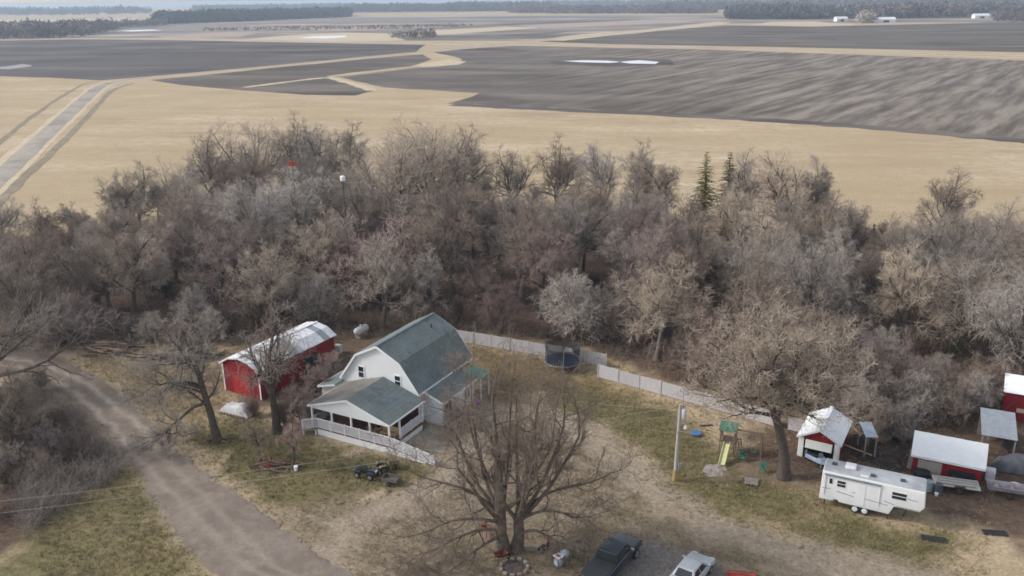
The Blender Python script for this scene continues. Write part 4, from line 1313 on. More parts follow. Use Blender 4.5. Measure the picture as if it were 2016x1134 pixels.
    ('shrub_a', None, -48.9, 99.0, 3.1, 'reddish leafless thicket shrub at the front, left of the red shed'),
    ('shrub_a', None, 37.5, 100.3, 3.9, 'reddish leafless thicket shrub in the middle, behind the red garage, left of two'),
    ('shrub_a', None, 23.4, 122.2, 3.0, 'reddish leafless thicket shrub towards the back, behind the pole, left of two'),
    ('shrub_c', None, -47.4, 111.9, 3.7, 'dark leafless thicket shrub a few rows in, left of the red shed'),
    ('shrub_c', None, 52.5, 133.5, 3.4, 'dark leafless thicket shrub at the field edge, behind the red garage'),
    ('shrub_a', None, -6.8, 101.3, 3.4, 'reddish leafless thicket shrub at the front, behind the house, right'),
    ('shrub_a', None, 1.4, 119.6, 3.6, 'reddish leafless thicket shrub in the middle, behind the left fence, left of two'),
    ('shrub_a', None, -80.8, 132.7, 2.7, 'reddish leafless thicket shrub towards the back, at the left end, first from left'),
    ('shrub_b', None, -25.2, 129.2, 4.2, 'brown leafless thicket shrub in the middle, behind the house, left, left of two'),
    ('shrub_b', None, 4.1, 94.8, 2.3, 'brown leafless thicket shrub at the front, behind the trampoline'),
    ('shrub_c', None, 31.5, 129.0, 4.0, 'dark leafless thicket shrub towards the back, behind the play tower, left of two'),
    ('shrub_a', None, 24.4, 126.7, 3.4, 'reddish leafless thicket shrub towards the back, behind the pole, right of two'),
    ('shrub_b', None, -72.4, 135.7, 2.6, 'brown leafless thicket shrub towards the back, at the left end'),
    ('shrub_b', None, -62.5, 129.5, 3.6, 'brown leafless thicket shrub in the middle, left of the red shed'),
    ('shrub_b', None, -64.3, 119.5, 2.6, 'brown leafless thicket shrub in the middle, at the left end'),
    ('shrub_b', None, 54.4, 129.7, 4.0, 'brown leafless thicket shrub towards the back, behind the red garage, right of two'),
    ('shrub_a', None, 19.7, 110.6, 3.4, 'reddish leafless thicket shrub in the middle, behind the pole'),
    ('shrub_b', None, -15.4, 111.9, 2.7, 'brown leafless thicket shrub a few rows in, behind the house, left, right of two'),
    ('shrub_a', None, 4.4, 106.5, 4.1, 'reddish leafless thicket shrub a few rows in, behind the trampoline'),
    ('shrub_a', None, -54.1, 120.6, 2.2, 'reddish leafless thicket shrub in the middle, left of the red shed'),
    ('shrub_a', None, 23.3, 93.5, 3.2, 'reddish leafless thicket shrub a few rows in, behind the play tower, left of two'),
    ('shrub_b', None, 79.5, 135.1, 3.2, 'brown leafless thicket shrub towards the back, near the right edge'),
    ('shrub_b', None, -25.6, 122.9, 3.8, 'brown leafless thicket shrub in the middle, behind the shed end, right of two'),
    ('shrub_a', None, -42.6, 122.1, 4.2, 'reddish leafless thicket shrub in the middle, behind the red shed'),
    ('shrub_a', None, -11.3, 122.6, 3.5, 'reddish leafless thicket shrub in the middle, behind the house, right, left of two'),
    ('shrub_a', None, 48.9, 123.8, 2.9, 'reddish leafless thicket shrub towards the back, behind the red garage'),
    ('shrub_b', None, 59.0, 102.3, 3.9, 'brown leafless thicket shrub in the middle, near the right edge'),
    ('shrub_b', None, 41.0, 134.8, 3.3, 'brown leafless thicket shrub at the field edge, behind the big round tree, left of two'),
    ('shrub_c', None, -26.2, 138.6, 4.0, 'dark leafless thicket shrub towards the back, behind the house, left, left of two'),
    ('shrub_c', None, -3.7, 132.7, 3.3, 'dark leafless thicket shrub in the middle, behind the left fence'),
    ('shrub_b', None, 8.7, 106.1, 4.0, 'brown leafless thicket shrub a few rows in, behind the trampoline, right of two'),
    ('shrub_c', None, -35.3, 123.4, 3.3, 'dark leafless thicket shrub in the middle, behind the red shed, third from left'),
    ('shrub_b', None, 8.2, 100.5, 3.2, 'brown leafless thicket shrub a few rows in, behind the trampoline, left of two'),
    ('shrub_b', None, 47.1, 115.6, 2.2, 'brown leafless thicket shrub towards the back, behind the red garage, left of two'),
    ('shrub_c', None, -49.4, 125.7, 3.7, 'dark leafless thicket shrub in the middle, left of the red shed, right of two'),
    ('shrub_b', None, -28.6, 122.8, 3.5, 'brown leafless thicket shrub in the middle, behind the shed end, left of two'),
    ('shrub_b', None, 52.1, 109.6, 2.8, 'brown leafless thicket shrub in the middle, behind the low shed, right of two'),
    ('shrub_b', None, 18.3, 85.4, 4.3, 'brown leafless thicket shrub at the front, behind the pole'),
    ('shrub_a', None, 61.6, 111.4, 4.1, 'reddish leafless thicket shrub in the middle, near the right edge'),
    ('shrub_a', None, 29.5, 119.5, 2.5, 'reddish leafless thicket shrub towards the back, behind the play tower'),
    ('shrub_b', None, 21.2, 92.0, 3.8, 'brown leafless thicket shrub a few rows in, behind the pole'),
    ('shrub_c', None, 10.0, 94.4, 2.7, 'dark leafless thicket shrub at the front, behind the trampoline'),
    ('shrub_b', None, -64.2, 135.1, 3.1, 'brown leafless thicket shrub towards the back, left of the red shed, left of two'),
    ('shrub_c', None, 44.4, 74.6, 4.0, 'dark leafless thicket shrub at the front, near the right edge'),
    ('shrub_a', None, -53.6, 102.8, 3.9, 'reddish leafless thicket shrub a few rows in, at the left end, left of two'),
    ('shrub_c', None, 68.6, 129.4, 3.2, 'dark leafless thicket shrub towards the back, near the right edge'),
    ('shrub_a', None, 11.2, 113.0, 3.0, 'reddish leafless thicket shrub in the middle, behind the trampoline'),
    ('shrub_c', None, 38.6, 119.6, 4.1, 'dark leafless thicket shrub towards the back, behind the big round tree'),
    ('shrub_c', None, 17.8, 93.4, 3.1, 'dark leafless thicket shrub a few rows in, behind the pole'),
    ('shrub_c', None, 74.6, 138.1, 3.0, 'dark leafless thicket shrub at the field edge, near the right edge'),
    ('shrub_a', None, 61.7, 138.9, 2.4, 'reddish leafless thicket shrub at the field edge, behind the low shed'),
    ('shrub_a', None, 27.0, 104.3, 3.3, 'reddish leafless thicket shrub in the middle, behind the play tower'),
    ('shrub_c', None, 18.2, 115.7, 4.1, 'dark leafless thicket shrub in the middle, left of the pole, left of two'),
    ('shrub_b', None, 32.8, 100.2, 4.1, 'brown leafless thicket shrub in the middle, behind the big round tree, left of two'),
    ('shrub_b', None, -58.1, 113.3, 3.5, 'brown leafless thicket shrub a few rows in, at the left end, right of two'),
    ('shrub_b', None, 51.6, 98.0, 3.2, 'brown leafless thicket shrub a few rows in, behind the low shed'),
    ('shrub_c', None, -36.2, 137.1, 2.5, 'dark leafless thicket shrub in the middle, behind the shed end'),
    ('shrub_b', None, -16.3, 115.5, 3.5, 'brown leafless thicket shrub a few rows in, behind the house, left, left of two'),
    ('shrub_b', None, -2.0, 126.6, 4.3, 'brown leafless thicket shrub in the middle, behind the left fence'),
    ('shrub_a', None, 34.2, 106.4, 3.9, 'reddish leafless thicket shrub in the middle, behind the big round tree'),
    ('shrub_a', None, 1.8, 127.3, 3.6, 'reddish leafless thicket shrub in the middle, behind the left fence, right of two'),
    ('shrub_b', None, 46.5, 100.7, 2.8, 'brown leafless thicket shrub in the middle, behind the low shed, left of two'),
    ('shrub_c', None, -15.9, 136.8, 4.3, 'dark leafless thicket shrub in the middle, behind the house, right, left of two'),
    ('shrub_c', None, 35.1, 84.5, 3.9, 'dark leafless thicket shrub a few rows in, behind the red garage'),
    ('shrub_c', None, 31.1, 131.9, 2.8, 'dark leafless thicket shrub at the field edge, behind the pole'),
    ('shrub_b', None, -53.7, 138.3, 3.6, 'brown leafless thicket shrub towards the back, left of the red shed, right of two'),
    ('shrub_b', None, 3.2, 137.3, 4.2, 'brown leafless thicket shrub towards the back, behind the left fence'),
    ('shrub_b', None, -63.6, 106.7, 3.3, 'brown leafless thicket shrub a few rows in, at the left end, left of two'),
    ('shrub_b', None, 47.4, 130.7, 3.7, 'brown leafless thicket shrub at the field edge, behind the red garage'),
    ('shrub_b', None, -25.4, 112.9, 4.1, 'brown leafless thicket shrub a few rows in, behind the shed end'),
    ('shrub_b', None, 42.4, 97.4, 2.7, 'brown leafless thicket shrub in the middle, behind the red garage'),
    ('shrub_a', None, -75.5, 138.9, 3.7, 'reddish leafless thicket shrub towards the back, at the left end, third from left'),
    ('shrub_c', None, 23.5, 82.7, 2.9, 'dark leafless thicket shrub at the front, behind the play tower'),
    ('shrub_b', None, -41.7, 107.6, 3.1, 'brown leafless thicket shrub a few rows in, left of the red shed'),
    ('shrub_a', None, 24.2, 96.1, 3.0, 'reddish leafless thicket shrub a few rows in, behind the play tower, right of two'),
    ('shrub_b', None, 29.0, 122.6, 2.5, 'brown leafless thicket shrub towards the back, behind the pole'),
    ('shrub_b', None, 20.2, 112.8, 4.3, 'brown leafless thicket shrub in the middle, behind the pole'),
    ('shrub_a', None, -31.7, 107.5, 2.5, 'reddish leafless thicket shrub a few rows in, behind the red shed'),
    ('shrub_a', None, 42.2, 101.0, 2.2, 'reddish leafless thicket shrub in the middle, behind the red garage, right of two'),
    ('shrub_c', None, -45.5, 135.9, 3.9, 'dark leafless thicket shrub towards the back, behind the red shed'),
    ('shrub_a', None, 35.4, 87.7, 2.5, 'reddish leafless thicket shrub a few rows in, behind the red garage'),
    ('shrub_c', None, -13.5, 131.8, 4.0, 'dark leafless thicket shrub in the middle, behind the house, right, right of two'),
    ('shrub_b', None, 54.3, 88.0, 2.6, 'brown leafless thicket shrub a few rows in, near the right edge'),
    ('shrub_a', None, -54.5, 106.4, 3.7, 'reddish leafless thicket shrub a few rows in, at the left end, right of two'),
    ('shrub_b', None, -38.5, 109.7, 2.5, 'brown leafless thicket shrub a few rows in, behind the red shed'),
    ('shrub_c', None, -57.3, 130.9, 3.2, 'dark leafless thicket shrub in the middle, left of the red shed, left of two'),
    ('shrub_b', None, 38.9, 76.5, 3.8, 'brown leafless thicket shrub at the front, behind the low shed'),
    ('shrub_c', None, -56.8, 101.8, 4.0, 'dark leafless thicket shrub a few rows in, at the left end'),
    ('shrub_a', None, 29.5, 135.4, 3.5, 'reddish leafless thicket shrub at the field edge, behind the pole'),
    ('shrub_a', None, 27.4, 80.6, 2.9, 'reddish leafless thicket shrub at the front, behind the big round tree'),
    ('shrub_c', None, -37.2, 119.5, 3.7, 'dark leafless thicket shrub in the middle, behind the red shed, second from left'),
    ('shrub_c', None, -19.1, 139.8, 3.2, 'dark leafless thicket shrub towards the back, behind the house, left, right of two'),
    ('shrub_a', None, -11.0, 107.2, 3.6, 'reddish leafless thicket shrub a few rows in, behind the house, right'),
    ('shrub_b', None, 37.5, 104.3, 4.2, 'brown leafless thicket shrub in the middle, behind the big round tree, right of two'),
    ('shrub_c', None, 19.4, 118.8, 3.8, 'dark leafless thicket shrub in the middle, left of the pole, right of two'),
]
for key, tint, x, y, h, lab in WOODLIST:
    plant(key, x, y, h, lab, 'thicket shrubs in the wood' if key.startswith('shrub') else 'bare trees of the wood', rot=(x * 7.3 + y * 3.1) % 6.28, tint=tint)


# brush on the floor of the wood: uncountable stems and fallen sticks
def brush(name, poly, n, hmin, hmax, material, seed, flat=0.35, r=0.012):
    g = np.random.default_rng(seed)
    P = np.array(poly)
    x, y = g.uniform(P[:, 0].min(), P[:, 0].max(), n * 4), g.uniform(P[:, 1].min(), P[:, 1].max(), n * 4)
    k = inside(poly, x, y) & (np.abs(x) < 0.593 * y + 4)
    # clumped
    k &= fbm(x * 0.22, y * 0.22, seed) > g.uniform(0.3, 0.62, len(x))
    x, y = x[k][:n], y[k][:n]
    m = len(x)
    d = g.normal(size=(m, 3))
    lying = g.uniform(size=m) < flat
    d[:, 2] = np.where(lying, np.abs(d[:, 2]) * 0.08, np.abs(d[:, 2]) + 1.6)
    L = g.uniform(hmin, hmax, m)
    S = np.stack([x, y, np.full(m, 0.0)], 1)
    S[:, 2] = np.where(lying, g.uniform(0.02, 0.2, m), -0.05)
    A, R = walk(g, S, d, L, 3, 0.2, 0.02, np.full(m, r), 0.5)
    S2, d2, rad, t, bi = spawn(g, A, R, 3, 0.3, 1.0, (25, 60))
    A2, R2 = walk(g, S2, d2, L[bi] * 0.45, 2, 0.25, 0.03, np.full(len(S2), r * 0.8), 0.6)
    v, q = tubes([(A, R, 3), (A2, R2, 3)])
    return tag(fast_mesh(name, v, q, material), kind='stuff')


FRONTWOOD = [(-70, 86), (-40, 93), (-22, 95), (-6, 97), (10, 89), (17, 81), (26, 74), (42, 70), (60, 78), (75, 120), (20, 128), (-30, 130), (-80, 122)]
brush('woodland_brush', FRONTWOOD, 9000, 0.7, 2.0, TW['brown'], 21)
brush('woodland_brush', FRONTWOOD, 6000, 0.7, 1.8, TW['red'], 22)
brush('woodland_brush', [(p[0], p[1]) for p in BROWN_L], 6000, 0.7, 2.2, TW['dark'], 23, 0.15)


# ------------------------------------------------------------------ conifers
needle = mat('conifer_needles', (0.19, 0.17, 0.05), (0.32, 0.28, 0.1), scale=1.5, rough=0.9, rand=0.1)
needle_d = mat('conifer_needles_dark', (0.135, 0.125, 0.065), (0.22, 0.205, 0.115), scale=1.5, rough=0.9, rand=0.1)


def conifer(x, y, h, label, seed, w=0.27, material=None, group='conifers in the wood'):
    g = np.random.default_rng(seed)
    t = thing('conifer_tree', label, 'tree', (x, y), g.uniform(0, 6), group, -0.03)
    MB().tube([(0, 0, 0), (0.03, 0, h * 0.5), (0, 0.02, h * 0.98)], [h * 0.018, h * 0.011, 0.02], 7).build('trunk', bark_dark, t, smooth=True)
    V, F, k = [], [], 0
    z = h * 0.1
    while z < h * 0.99:
        fr = 1 - z / h
        nb = int(6 + 5 * fr)
        for j in range(nb):
            az = g.uniform(0, 6.28)
            L = h * w * (fr ** 0.8 + 0.05) * g.uniform(0.6, 1.15)
            d = np.array([math.cos(az), math.sin(az), -0.12 + 0.35 * (1 - fr)])
            side = np.array([-math.sin(az), math.cos(az), 0])
            nsp = max(3, int(L / 0.12))
            for s in range(nsp):
                u = (s + g.uniform(0, 1)) / nsp
                c = np.array([0, 0, z]) + d * L * u + np.array([0, 0, -0.18 * L * u * u])
                for sg in (-1, 1):
                    e = unit(side * sg + d * 0.7 + g.normal(size=3) * 0.25) * (0.16 + 0.3 * L * (1 - u) * 0.5)
                    q = np.cross(e, g.normal(size=3))
                    q = unit(q) * 0.07
                    V += [c - q, c + q, c + e]
                    F.append((k, k + 1, k + 2))
                    k += 3
        z += h * 0.02
    fast_mesh('crown', np.array(V), np.array(F), material or needle, t, tris=True)
    return t


for (px_, lab, sd_, mt_) in (((32.0, 140.0, 14.2), 'yellow-green conifer standing against the tan field', 3, needle), ((36.8, 144.0, 13.4), 'thinner olive conifer right of the yellow-green one', 4, needle_d)):
    conifer(px_[0], px_[1], px_[2], lab, sd_, material=mt_)
x_, y_, h_ = (52.9, 122.0, 6.3)
conifer(x_, y_, h_, 'slim dark conifer half hidden where the wood dips', 5, 0.14, needle_d)
x_, y_, h_ = (48.9, 88.0, 7.4)
conifer(x_, y_, h_, 'narrow green cedar behind the grey-roofed shelter', 6, 0.15, mat('cedar_green', (0.11, 0.11, 0.055), (0.2, 0.19, 0.1), scale=1.2, rough=0.9))


# ------------------------------------------------------------------ trees of the yard
def yard_tree(name, label, loc, h, twig, bark, rot=0.0, leaves=None, norm=True, **kw):
    heavy, fine, tips = grow(h=h, **kw)
    k = h / float(fine[0][:, 2].max()) if norm else 1.0
    t = thing(name, label, 'tree', loc, rot, None, -0.05, k)
    a = fast_mesh('trunk', heavy[0], heavy[1], bark, t)
    a.data.polygons.foreach_set('use_smooth', [True] * len(a.data.polygons))
    fast_mesh('crown', fine[0], fine[1], TW[twig], t)
    if leaves:
        g = np.random.default_rng(77)
        n, size, lm = leaves
        T_ = tips[:, 1:].reshape(-1, 3)
        c = T_[g.integers(0, len(T_), n)] + g.normal(size=(n, 3)) * 0.12
        u = unit(g.normal(size=(n, 3))) * size * g.uniform(0.6, 1.3, (n, 1))
        w = unit(np.cross(u, g.normal(size=(n, 3)))) * size * 0.55
        v = np.stack([c - u, c + w, c + u, c - w], 1).reshape(-1, 3)
        q = np.arange(4 * n).reshape(-1, 4)
        tag(fast_mesh('dry_leaves', v, q, lm, t), kind='stuff')
    return t


def poly_trunk(paths, radii):
    """hand-placed trunks resampled to ten points each"""
    P, R = [], []
    for p, r in zip(paths, radii):
        c = smooth_line([Vector(q) for q in p], 8)
        d = np.cumsum([0] + [(c[i + 1] - c[i]).length for i in range(len(c) - 1)])
        t = np.linspace(0, d[-1], 10)
        P.append(np.stack([np.interp(t, d, [q[k] for q in c]) for k in range(3)], 1))
        R.append(np.interp(np.linspace(0, 1, 10), np.linspace(0, 1, len(r)), r))
    return np.array(P), np.array(R)


# the old oak in the foreground: two stems from one stool, long low limbs
OAK = (-0.42, 53.40)
_p = [[(-0.42, 0, 0), (-0.62, 0.1, 1.6), (-0.6, 0.15, 3.0), (-0.75, 0.3, 7.0), (-1.0, 0.3, 12.0)],
      [(0.5, 0.1, 0), (0.75, 0.2, 1.5), (0.7, 0.15, 2.8), (1.5, 0.3, 6.8), (2.1, 0.3, 11.6)],
      [(-0.65, 0.1, 2.4), (-2.4, -0.8, 3.3), (-4.2, -1.4, 3.5), (-5.6, -1.9, 3.1), (-6.8, -2.2, 2.9)],
      [(-0.65, 0.1, 1.8), (-2.2, -0.4, 2.1), (-3.8, -0.8, 1.7), (-5.2, -1.2, 1.1), (-6.2, -1.4, 0.9)],
      [(0.75, 0.1, 2.6), (2.2, -0.3, 3.5), (3.6, -0.4, 3.5), (4.8, -0.5, 3.1), (5.8, -0.4, 3.1)],
      [(0.7, 0.2, 2.9), (2.6, 0.8, 4.2), (4.6, 1.0, 4.7), (6.2, 1.2, 5.0), (7.4, 1.3, 5.6)],
      [(0.7, 0.0, 1.5), (1.8, -0.4, 2.0), (2.9, -0.7, 1.6), (3.8, -0.9, 1.2), (4.4, -1.0, 1.1)],
      [(-0.65, 0.2, 3.0), (-2.6, 0.6, 4.6), (-4.6, 1.0, 5.1), (-6.2, 1.2, 5.5), (-7.4, 1.3, 6.1)],
      [(-0.65, 0.0, 1.3), (-1.9, -1.2, 1.4), (-3.2, -2.2, 0.9), (-4.2, -2.9, 0.5), (-5.0, -3.3, 0.4)]]
_r = [[0.45, 0.4, 0.36, 0.16, 0.08], [0.4, 0.36, 0.32, 0.16, 0.08]] + [[0.13, 0.11, 0.085, 0.06, 0.03]] * 7
_g = random.Random(12)
for i in range(11):                     # the fan of upright stems above the forks
    sx = -0.6 if i % 2 else 0.7
    az = i * 2.4 + _g.uniform(-0.3, 0.3)
    o = _g.uniform(1.8, 5.6)
    zt = 13.4 - 0.5 * o + _g.uniform(-0.8, 0.8)
    ex, ey = sx + math.cos(az) * o, 0.2 + math.sin(az) * o * 0.8
    _p.append([(sx, 0.15, _g.uniform(2.2, 3.2)), (sx + (ex - sx) * 0.42, 0.15 + (ey - 0.15) * 0.42, 4.6), (sx + (ex - sx) * 0.72, 0.15 + (ey - 0.15) * 0.72, 6.8), (ex, ey, zt * 0.82), (ex + _g.uniform(-0.3, 0.3), ey, zt)])
    _r.append([0.15, 0.135, 0.11, 0.08, 0.04])
yard_tree('oak_tree', 'large old twin-trunked bare oak in front of the farmhouse', OAK, 15.8, 'oak', bark_oak, seed=31, norm=False, trunks=poly_trunk(_p, _r),
          limbs=6, t0=0.25, ang=(30, 66), limb_len=0.22, limb_trop=0.045, jit=0.18, sub=(6, 5, 4), sublen=(0.55, 0.5, 0.6), twig_r=0.0095, r=0.014, top_len=0.22)
yard_tree('shade_tree', 'big round tan-twigged tree beside the red garage', (22.35, 62.96), 16.8, 'shade', bark_dark, seed=33, trunk=0.5, r=0.028, limbs=20, t0=0.62,
          ang=(25, 76), limb_len=0.52, limb_trop=0.06, jit=0.14, sub=(10, 9, 5), twig_r=0.015, top_len=0.36,
          leaves=(16000, 0.06, mat('dry_oak_leaves', (0.22, 0.16, 0.11), (0.4, 0.32, 0.24), scale=3, rough=0.9)))
yard_tree('dead_tree', 'leaning dark trunk with a hanging low limb beside the driveway', (-27.21, 70.69), 11.8, 'grey', bark_dark, seed=35,
          trunks=poly_trunk([[(0, 0, 0), (-0.25, 0.1, 2.4), (-0.75, 0.3, 5.0), (-1.1, 0.4, 7.0), (-1.9, 0.4, 8.2)],
                             [(-0.25, 0.1, 3.9), (-1.6, -0.4, 3.7), (-3.2, -1.0, 2.4), (-4.6, -1.5, 1.2), (-5.6, -1.8, 0.7)],
                             [(-0.5, 0.2, 5.2), (-1.8, 0, 5.8), (-3.4, -0.3, 6.2), (-4.6, -0.4, 6.0), (-5.4, -0.4, 6.3)]],
                            [[0.42, 0.34, 0.3, 0.25, 0.16], [0.16, 0.14, 0.11, 0.08, 0.03], [0.16, 0.14, 0.1, 0.07, 0.03]]),
          limbs=12, t0=0.4, ang=(35, 75), limb_len=0.36, jit=0.18, sub=(7, 6, 5), twig_r=0.012, r=0.02, top_len=0.34)
yard_tree('yard_tree', 'dark bare tree standing in front of the red shed roof', (-22.03, 72.12), 13.0, 'brown', bark_dark, seed=36, trunk=0.5, r=0.028, limbs=10, t0=0.5,
          ang=(30, 74), limb_len=0.44, jit=0.17, sub=(7, 6, 4), twig_r=0.012, top_len=0.35)
yard_tree('small_tree', 'small bare tree on the lawn, left of the debris pile', (-22.12, 66.72), 4.6, 'brown', bark_dark, seed=37, trunk=0.5, r=0.028, limbs=8, t0=0.4,
          ang=(40, 75), limb_len=0.42, jit=0.15, sub=(5, 5, 3), twig_r=0.01)
yard_tree('small_tree', 'slim bare tree on the lawn between debris pile and ramp', (-18.98, 65.44), 6.6, 'red', bark_dark, seed=38, trunk=0.55, r=0.02, limbs=9, t0=0.4,
          ang=(30, 60), limb_len=0.36, jit=0.14, sub=(5, 5, 4), twig_r=0.011)
yard_tree('roadside_tree', 'bare tree reaching in from the left edge over the driveway', (-53.26, 79.19), 15.0, 'grey', bark_grey, seed=39, trunk=0.4, r=0.024, limbs=13, t0=0.4,
          ang=(45, 85), limb_len=0.62, limb_trop=0.03, jit=0.15, sub=(8, 7, 5), twig_r=0.011)
yard_tree('garden_shrub', 'pinkish leafless shrub at the corner of the house addition', (-5.08, 72.88), 3.0, 'red', bark_dark, seed=40, trunk=0.5, r=0.012, stems=6, limbs=6, t0=0.1,
          ang=(25, 60), limb_len=0.4, jit=0.16, sub=(5, 5, 3), twig_r=0.011)
for i_, (p_, h_, k_, l_) in enumerate((
        ((-42.44, 94.55), 4.2, 'young_c', 'pale bushy shrub behind the log piles, middle'),
        ((-38.66, 93.18), 3.4, 'shrub_b', 'brown shrub right of the log piles'),
        ((-45.28, 95.93), 3.6, 'shrub_b', 'brown shrub directly behind the log piles'),
        ((-35.39, 94.95), 4.4, 'young_c', 'pale bushy shrub behind the dark leaning trunk'),
        ((-34.13, 97.69), 4.0, 'shrub_a', 'reddish shrub left of the red shed gable'),
        ((-32.05, 100.20), 5.0, 'young_b', 'brown bushy tree behind the red shed, left'),
        ((-29.14, 103.72), 5.0, 'young_a', 'reddish bushy tree behind the red shed, right'),
        ((-20.31, 74.11), 4.6, 'young_a', 'reddish shrub between the red shed and the ramp, right of the dark tree'),
        ((-19.58, 78.24), 4.2, 'shrub_a', 'reddish shrub along the side of the red shed, middle'),
        ((-19.14, 83.05), 3.6, 'shrub_a', 'reddish shrub along the side of the red shed, rear'),
        ((-21.66, 73.32), 3.4, 'shrub_b', 'brown shrub at the foot of the dark tree by the shed'),
        ((-18.86, 73.25), 3.6, 'shrub_b', 'brown shrub at the left end of the ramp'),
        ((-25.16, 75.51), 2.2, 'shrub_a', 'low reddish shrub beside the covered woodpile'),
        ((-49.22, 78.16), 4.0, 'young_b', 'brown thicket shrub nearest the driveway bend, left'),
        ((-42.94, 72.67), 3.6, 'shrub_b', 'brown thicket shrub left of the driveway, middle'),
        ((-43.81, 69.79), 4.6, 'young_b', 'brown thicket shrub under the left wires'),
        ((-48.74, 72.82), 4.6, 'young_b', 'young bare tree in the left thicket'),
        ((-38.74, 67.83), 3.4, 'young_b', 'brown shrub at the right tip of the left thicket'),
        ((-42.75, 63.70), 4.0, 'shrub_b', 'brown shrub in the left thicket below the wires'),
        ((-47.27, 66.29), 5.0, 'young_b', 'young bare tree cut by the left edge of the picture'),
        ((-39.29, 63.62), 3.4, 'young_b', 'brown shrub at the lawn edge of the left thicket'),
        ((-41.83, 59.15), 4.0, 'young_b', 'lowest brown shrub of the left thicket'),
        ((-35.82, 63.94), 1.6, 'shrub_b', 'low brown shrub where left thicket meets lawn'),
        ((-43.26, 66.63), 9.0, 'pole_b', 'tall brown tree rising from the left thicket, right of two'),
        ((-46.72, 68.03), 10.0, 'pole_a', 'tall grey tree rising from the left thicket, left of two'),
        ((-44.66, 67.98), 4.4, 'young_b', 'brown shrub in the middle of the left thicket'),
        ((-40.79, 67.44), 4.0, 'young_a', 'reddish shrub in the left thicket'),
        ((-46.17, 74.28), 4.6, 'young_b', 'tall brown shrub of the left thicket behind the wires'),
        ((-49.00, 81.69), 3.0, 'shrub_b', 'brown shrub beside the top of the driveway'),
        ((32.14, 72.19), 5.0, 'young_c', 'pale bare shrub behind the lean-to'),
        ((35.33, 74.18), 6.0, 'young_b', 'brown young tree in the corner behind the lean-to'),
        ((33.03, 69.70), 4.0, 'shrub_b', 'brown shrub left of the low white-roofed shed'),
        ((34.52, 68.91), 4.0, 'shrub_c', 'dark shrub at the left end of the low white-roofed shed'),
        ((37.61, 72.76), 5.5, 'young_c', 'pale bare shrub behind the low white-roofed shed, left'),
        ((40.09, 71.98), 5.5, 'young_b', 'brown bare shrub behind the low white-roofed shed, right'),
        ((42.86, 73.24), 5.0, 'young_c', 'pale bare shrub left of the grey shelter'),
        ((45.52, 76.07), 5.5, 'young_b', 'brown young tree left of the red barn'),
        ((43.01, 69.45), 2.6, 'shrub_b', 'low brown shrub in front of the grey shelter'),
        ((31.11, 73.24), 4.5, 'young_b', 'brown bare shrub right behind the garage roof'),
        ((43.09, 66.68), 2.2, 'shrub_c', 'low dark shrub below the red barn'))):
    plant(k_, p_[0], p_[1], h_, l_, 'shrubs of the farmyard')


# ------------------------------------------------------------------ grass tufts and fallen leaves on the yard (uncountable)
def ground_scatter(name, n, seed, weight, blade, material, flat):
    g = np.random.default_rng(seed)
    x, y = g.uniform(-50, 50, n * 3), g.uniform(46, 98, n * 3)
    k = (np.abs(x) < 0.593 * y + 3)
    ix = np.clip(np.searchsorted(GX, x), 0, ncx - 1)
    iy = np.clip(np.searchsorted(GY, y), 0, ncy - 1)
    w = weight.reshape(ncy, ncx)[iy, ix] * (0.25 + 1.3 * fbm(x * 0.3, y * 0.3, seed))
    on_drive = inside(drive_poly, x, y)
    k &= (g.uniform(size=len(x)) < w) & ~on_drive
    hx, hy = (x - HX_) * math.cos(TH) + (y - HY_) * math.sin(TH), -(x - HX_) * math.sin(TH) + (y - HY_) * math.cos(TH)
    k &= ~((np.abs(hx) < 5.2) & (hy > -5.6) & (hy < 10))
    x, y = x[k][:n], y[k][:n]
    m = len(x)
    if flat:
        c = np.stack([x, y, np.full(m, 0.012)], 1)
        a = g.uniform(0, 6.28, m)
        s_ = g.uniform(0.5, 1.3, m) * blade
        u = np.stack([np.cos(a), np.sin(a), g.normal(size=m) * 0.25], 1) * s_[:, None]
        v = np.stack([-np.sin(a), np.cos(a), g.normal(size=m) * 0.25], 1) * s_[:, None] * 0.6
        P = np.stack([c - u, c - v, c + u, c + v], 1)
        P[..., 2] = np.maximum(P[..., 2], 0.004)
        return tag(fast_mesh(name, P.reshape(-1, 3), np.arange(4 * m).reshape(-1, 4), material), kind='stuff')
    B = 6
    a = g.uniform(0, 6.28, (m, B))
    o = g.normal(size=(m, B, 2)) * 0.09
    h = g.uniform(0.5, 1.3, (m, B)) * blade
    bx, by = x[:, None] + o[..., 0], y[:, None] + o[..., 1]
    ln = g.normal(size=(m, B, 2)) * 0.5 * h[..., None]
    w_ = 0.022
    P = np.stack([np.stack([bx - np.cos(a) * w_, by - np.sin(a) * w_, np.full_like(bx, -0.02)], 2),
                  np.stack([bx + np.cos(a) * w_, by + np.sin(a) * w_, np.full_like(bx, -0.02)], 2),
                  np.stack([bx + ln[..., 0], by + ln[..., 1], h], 2)], 2).reshape(-1, 3)
    return tag(fast_mesh(name, P, np.arange(len(P)).reshape(-1, 3), material, tris=True), kind='stuff')


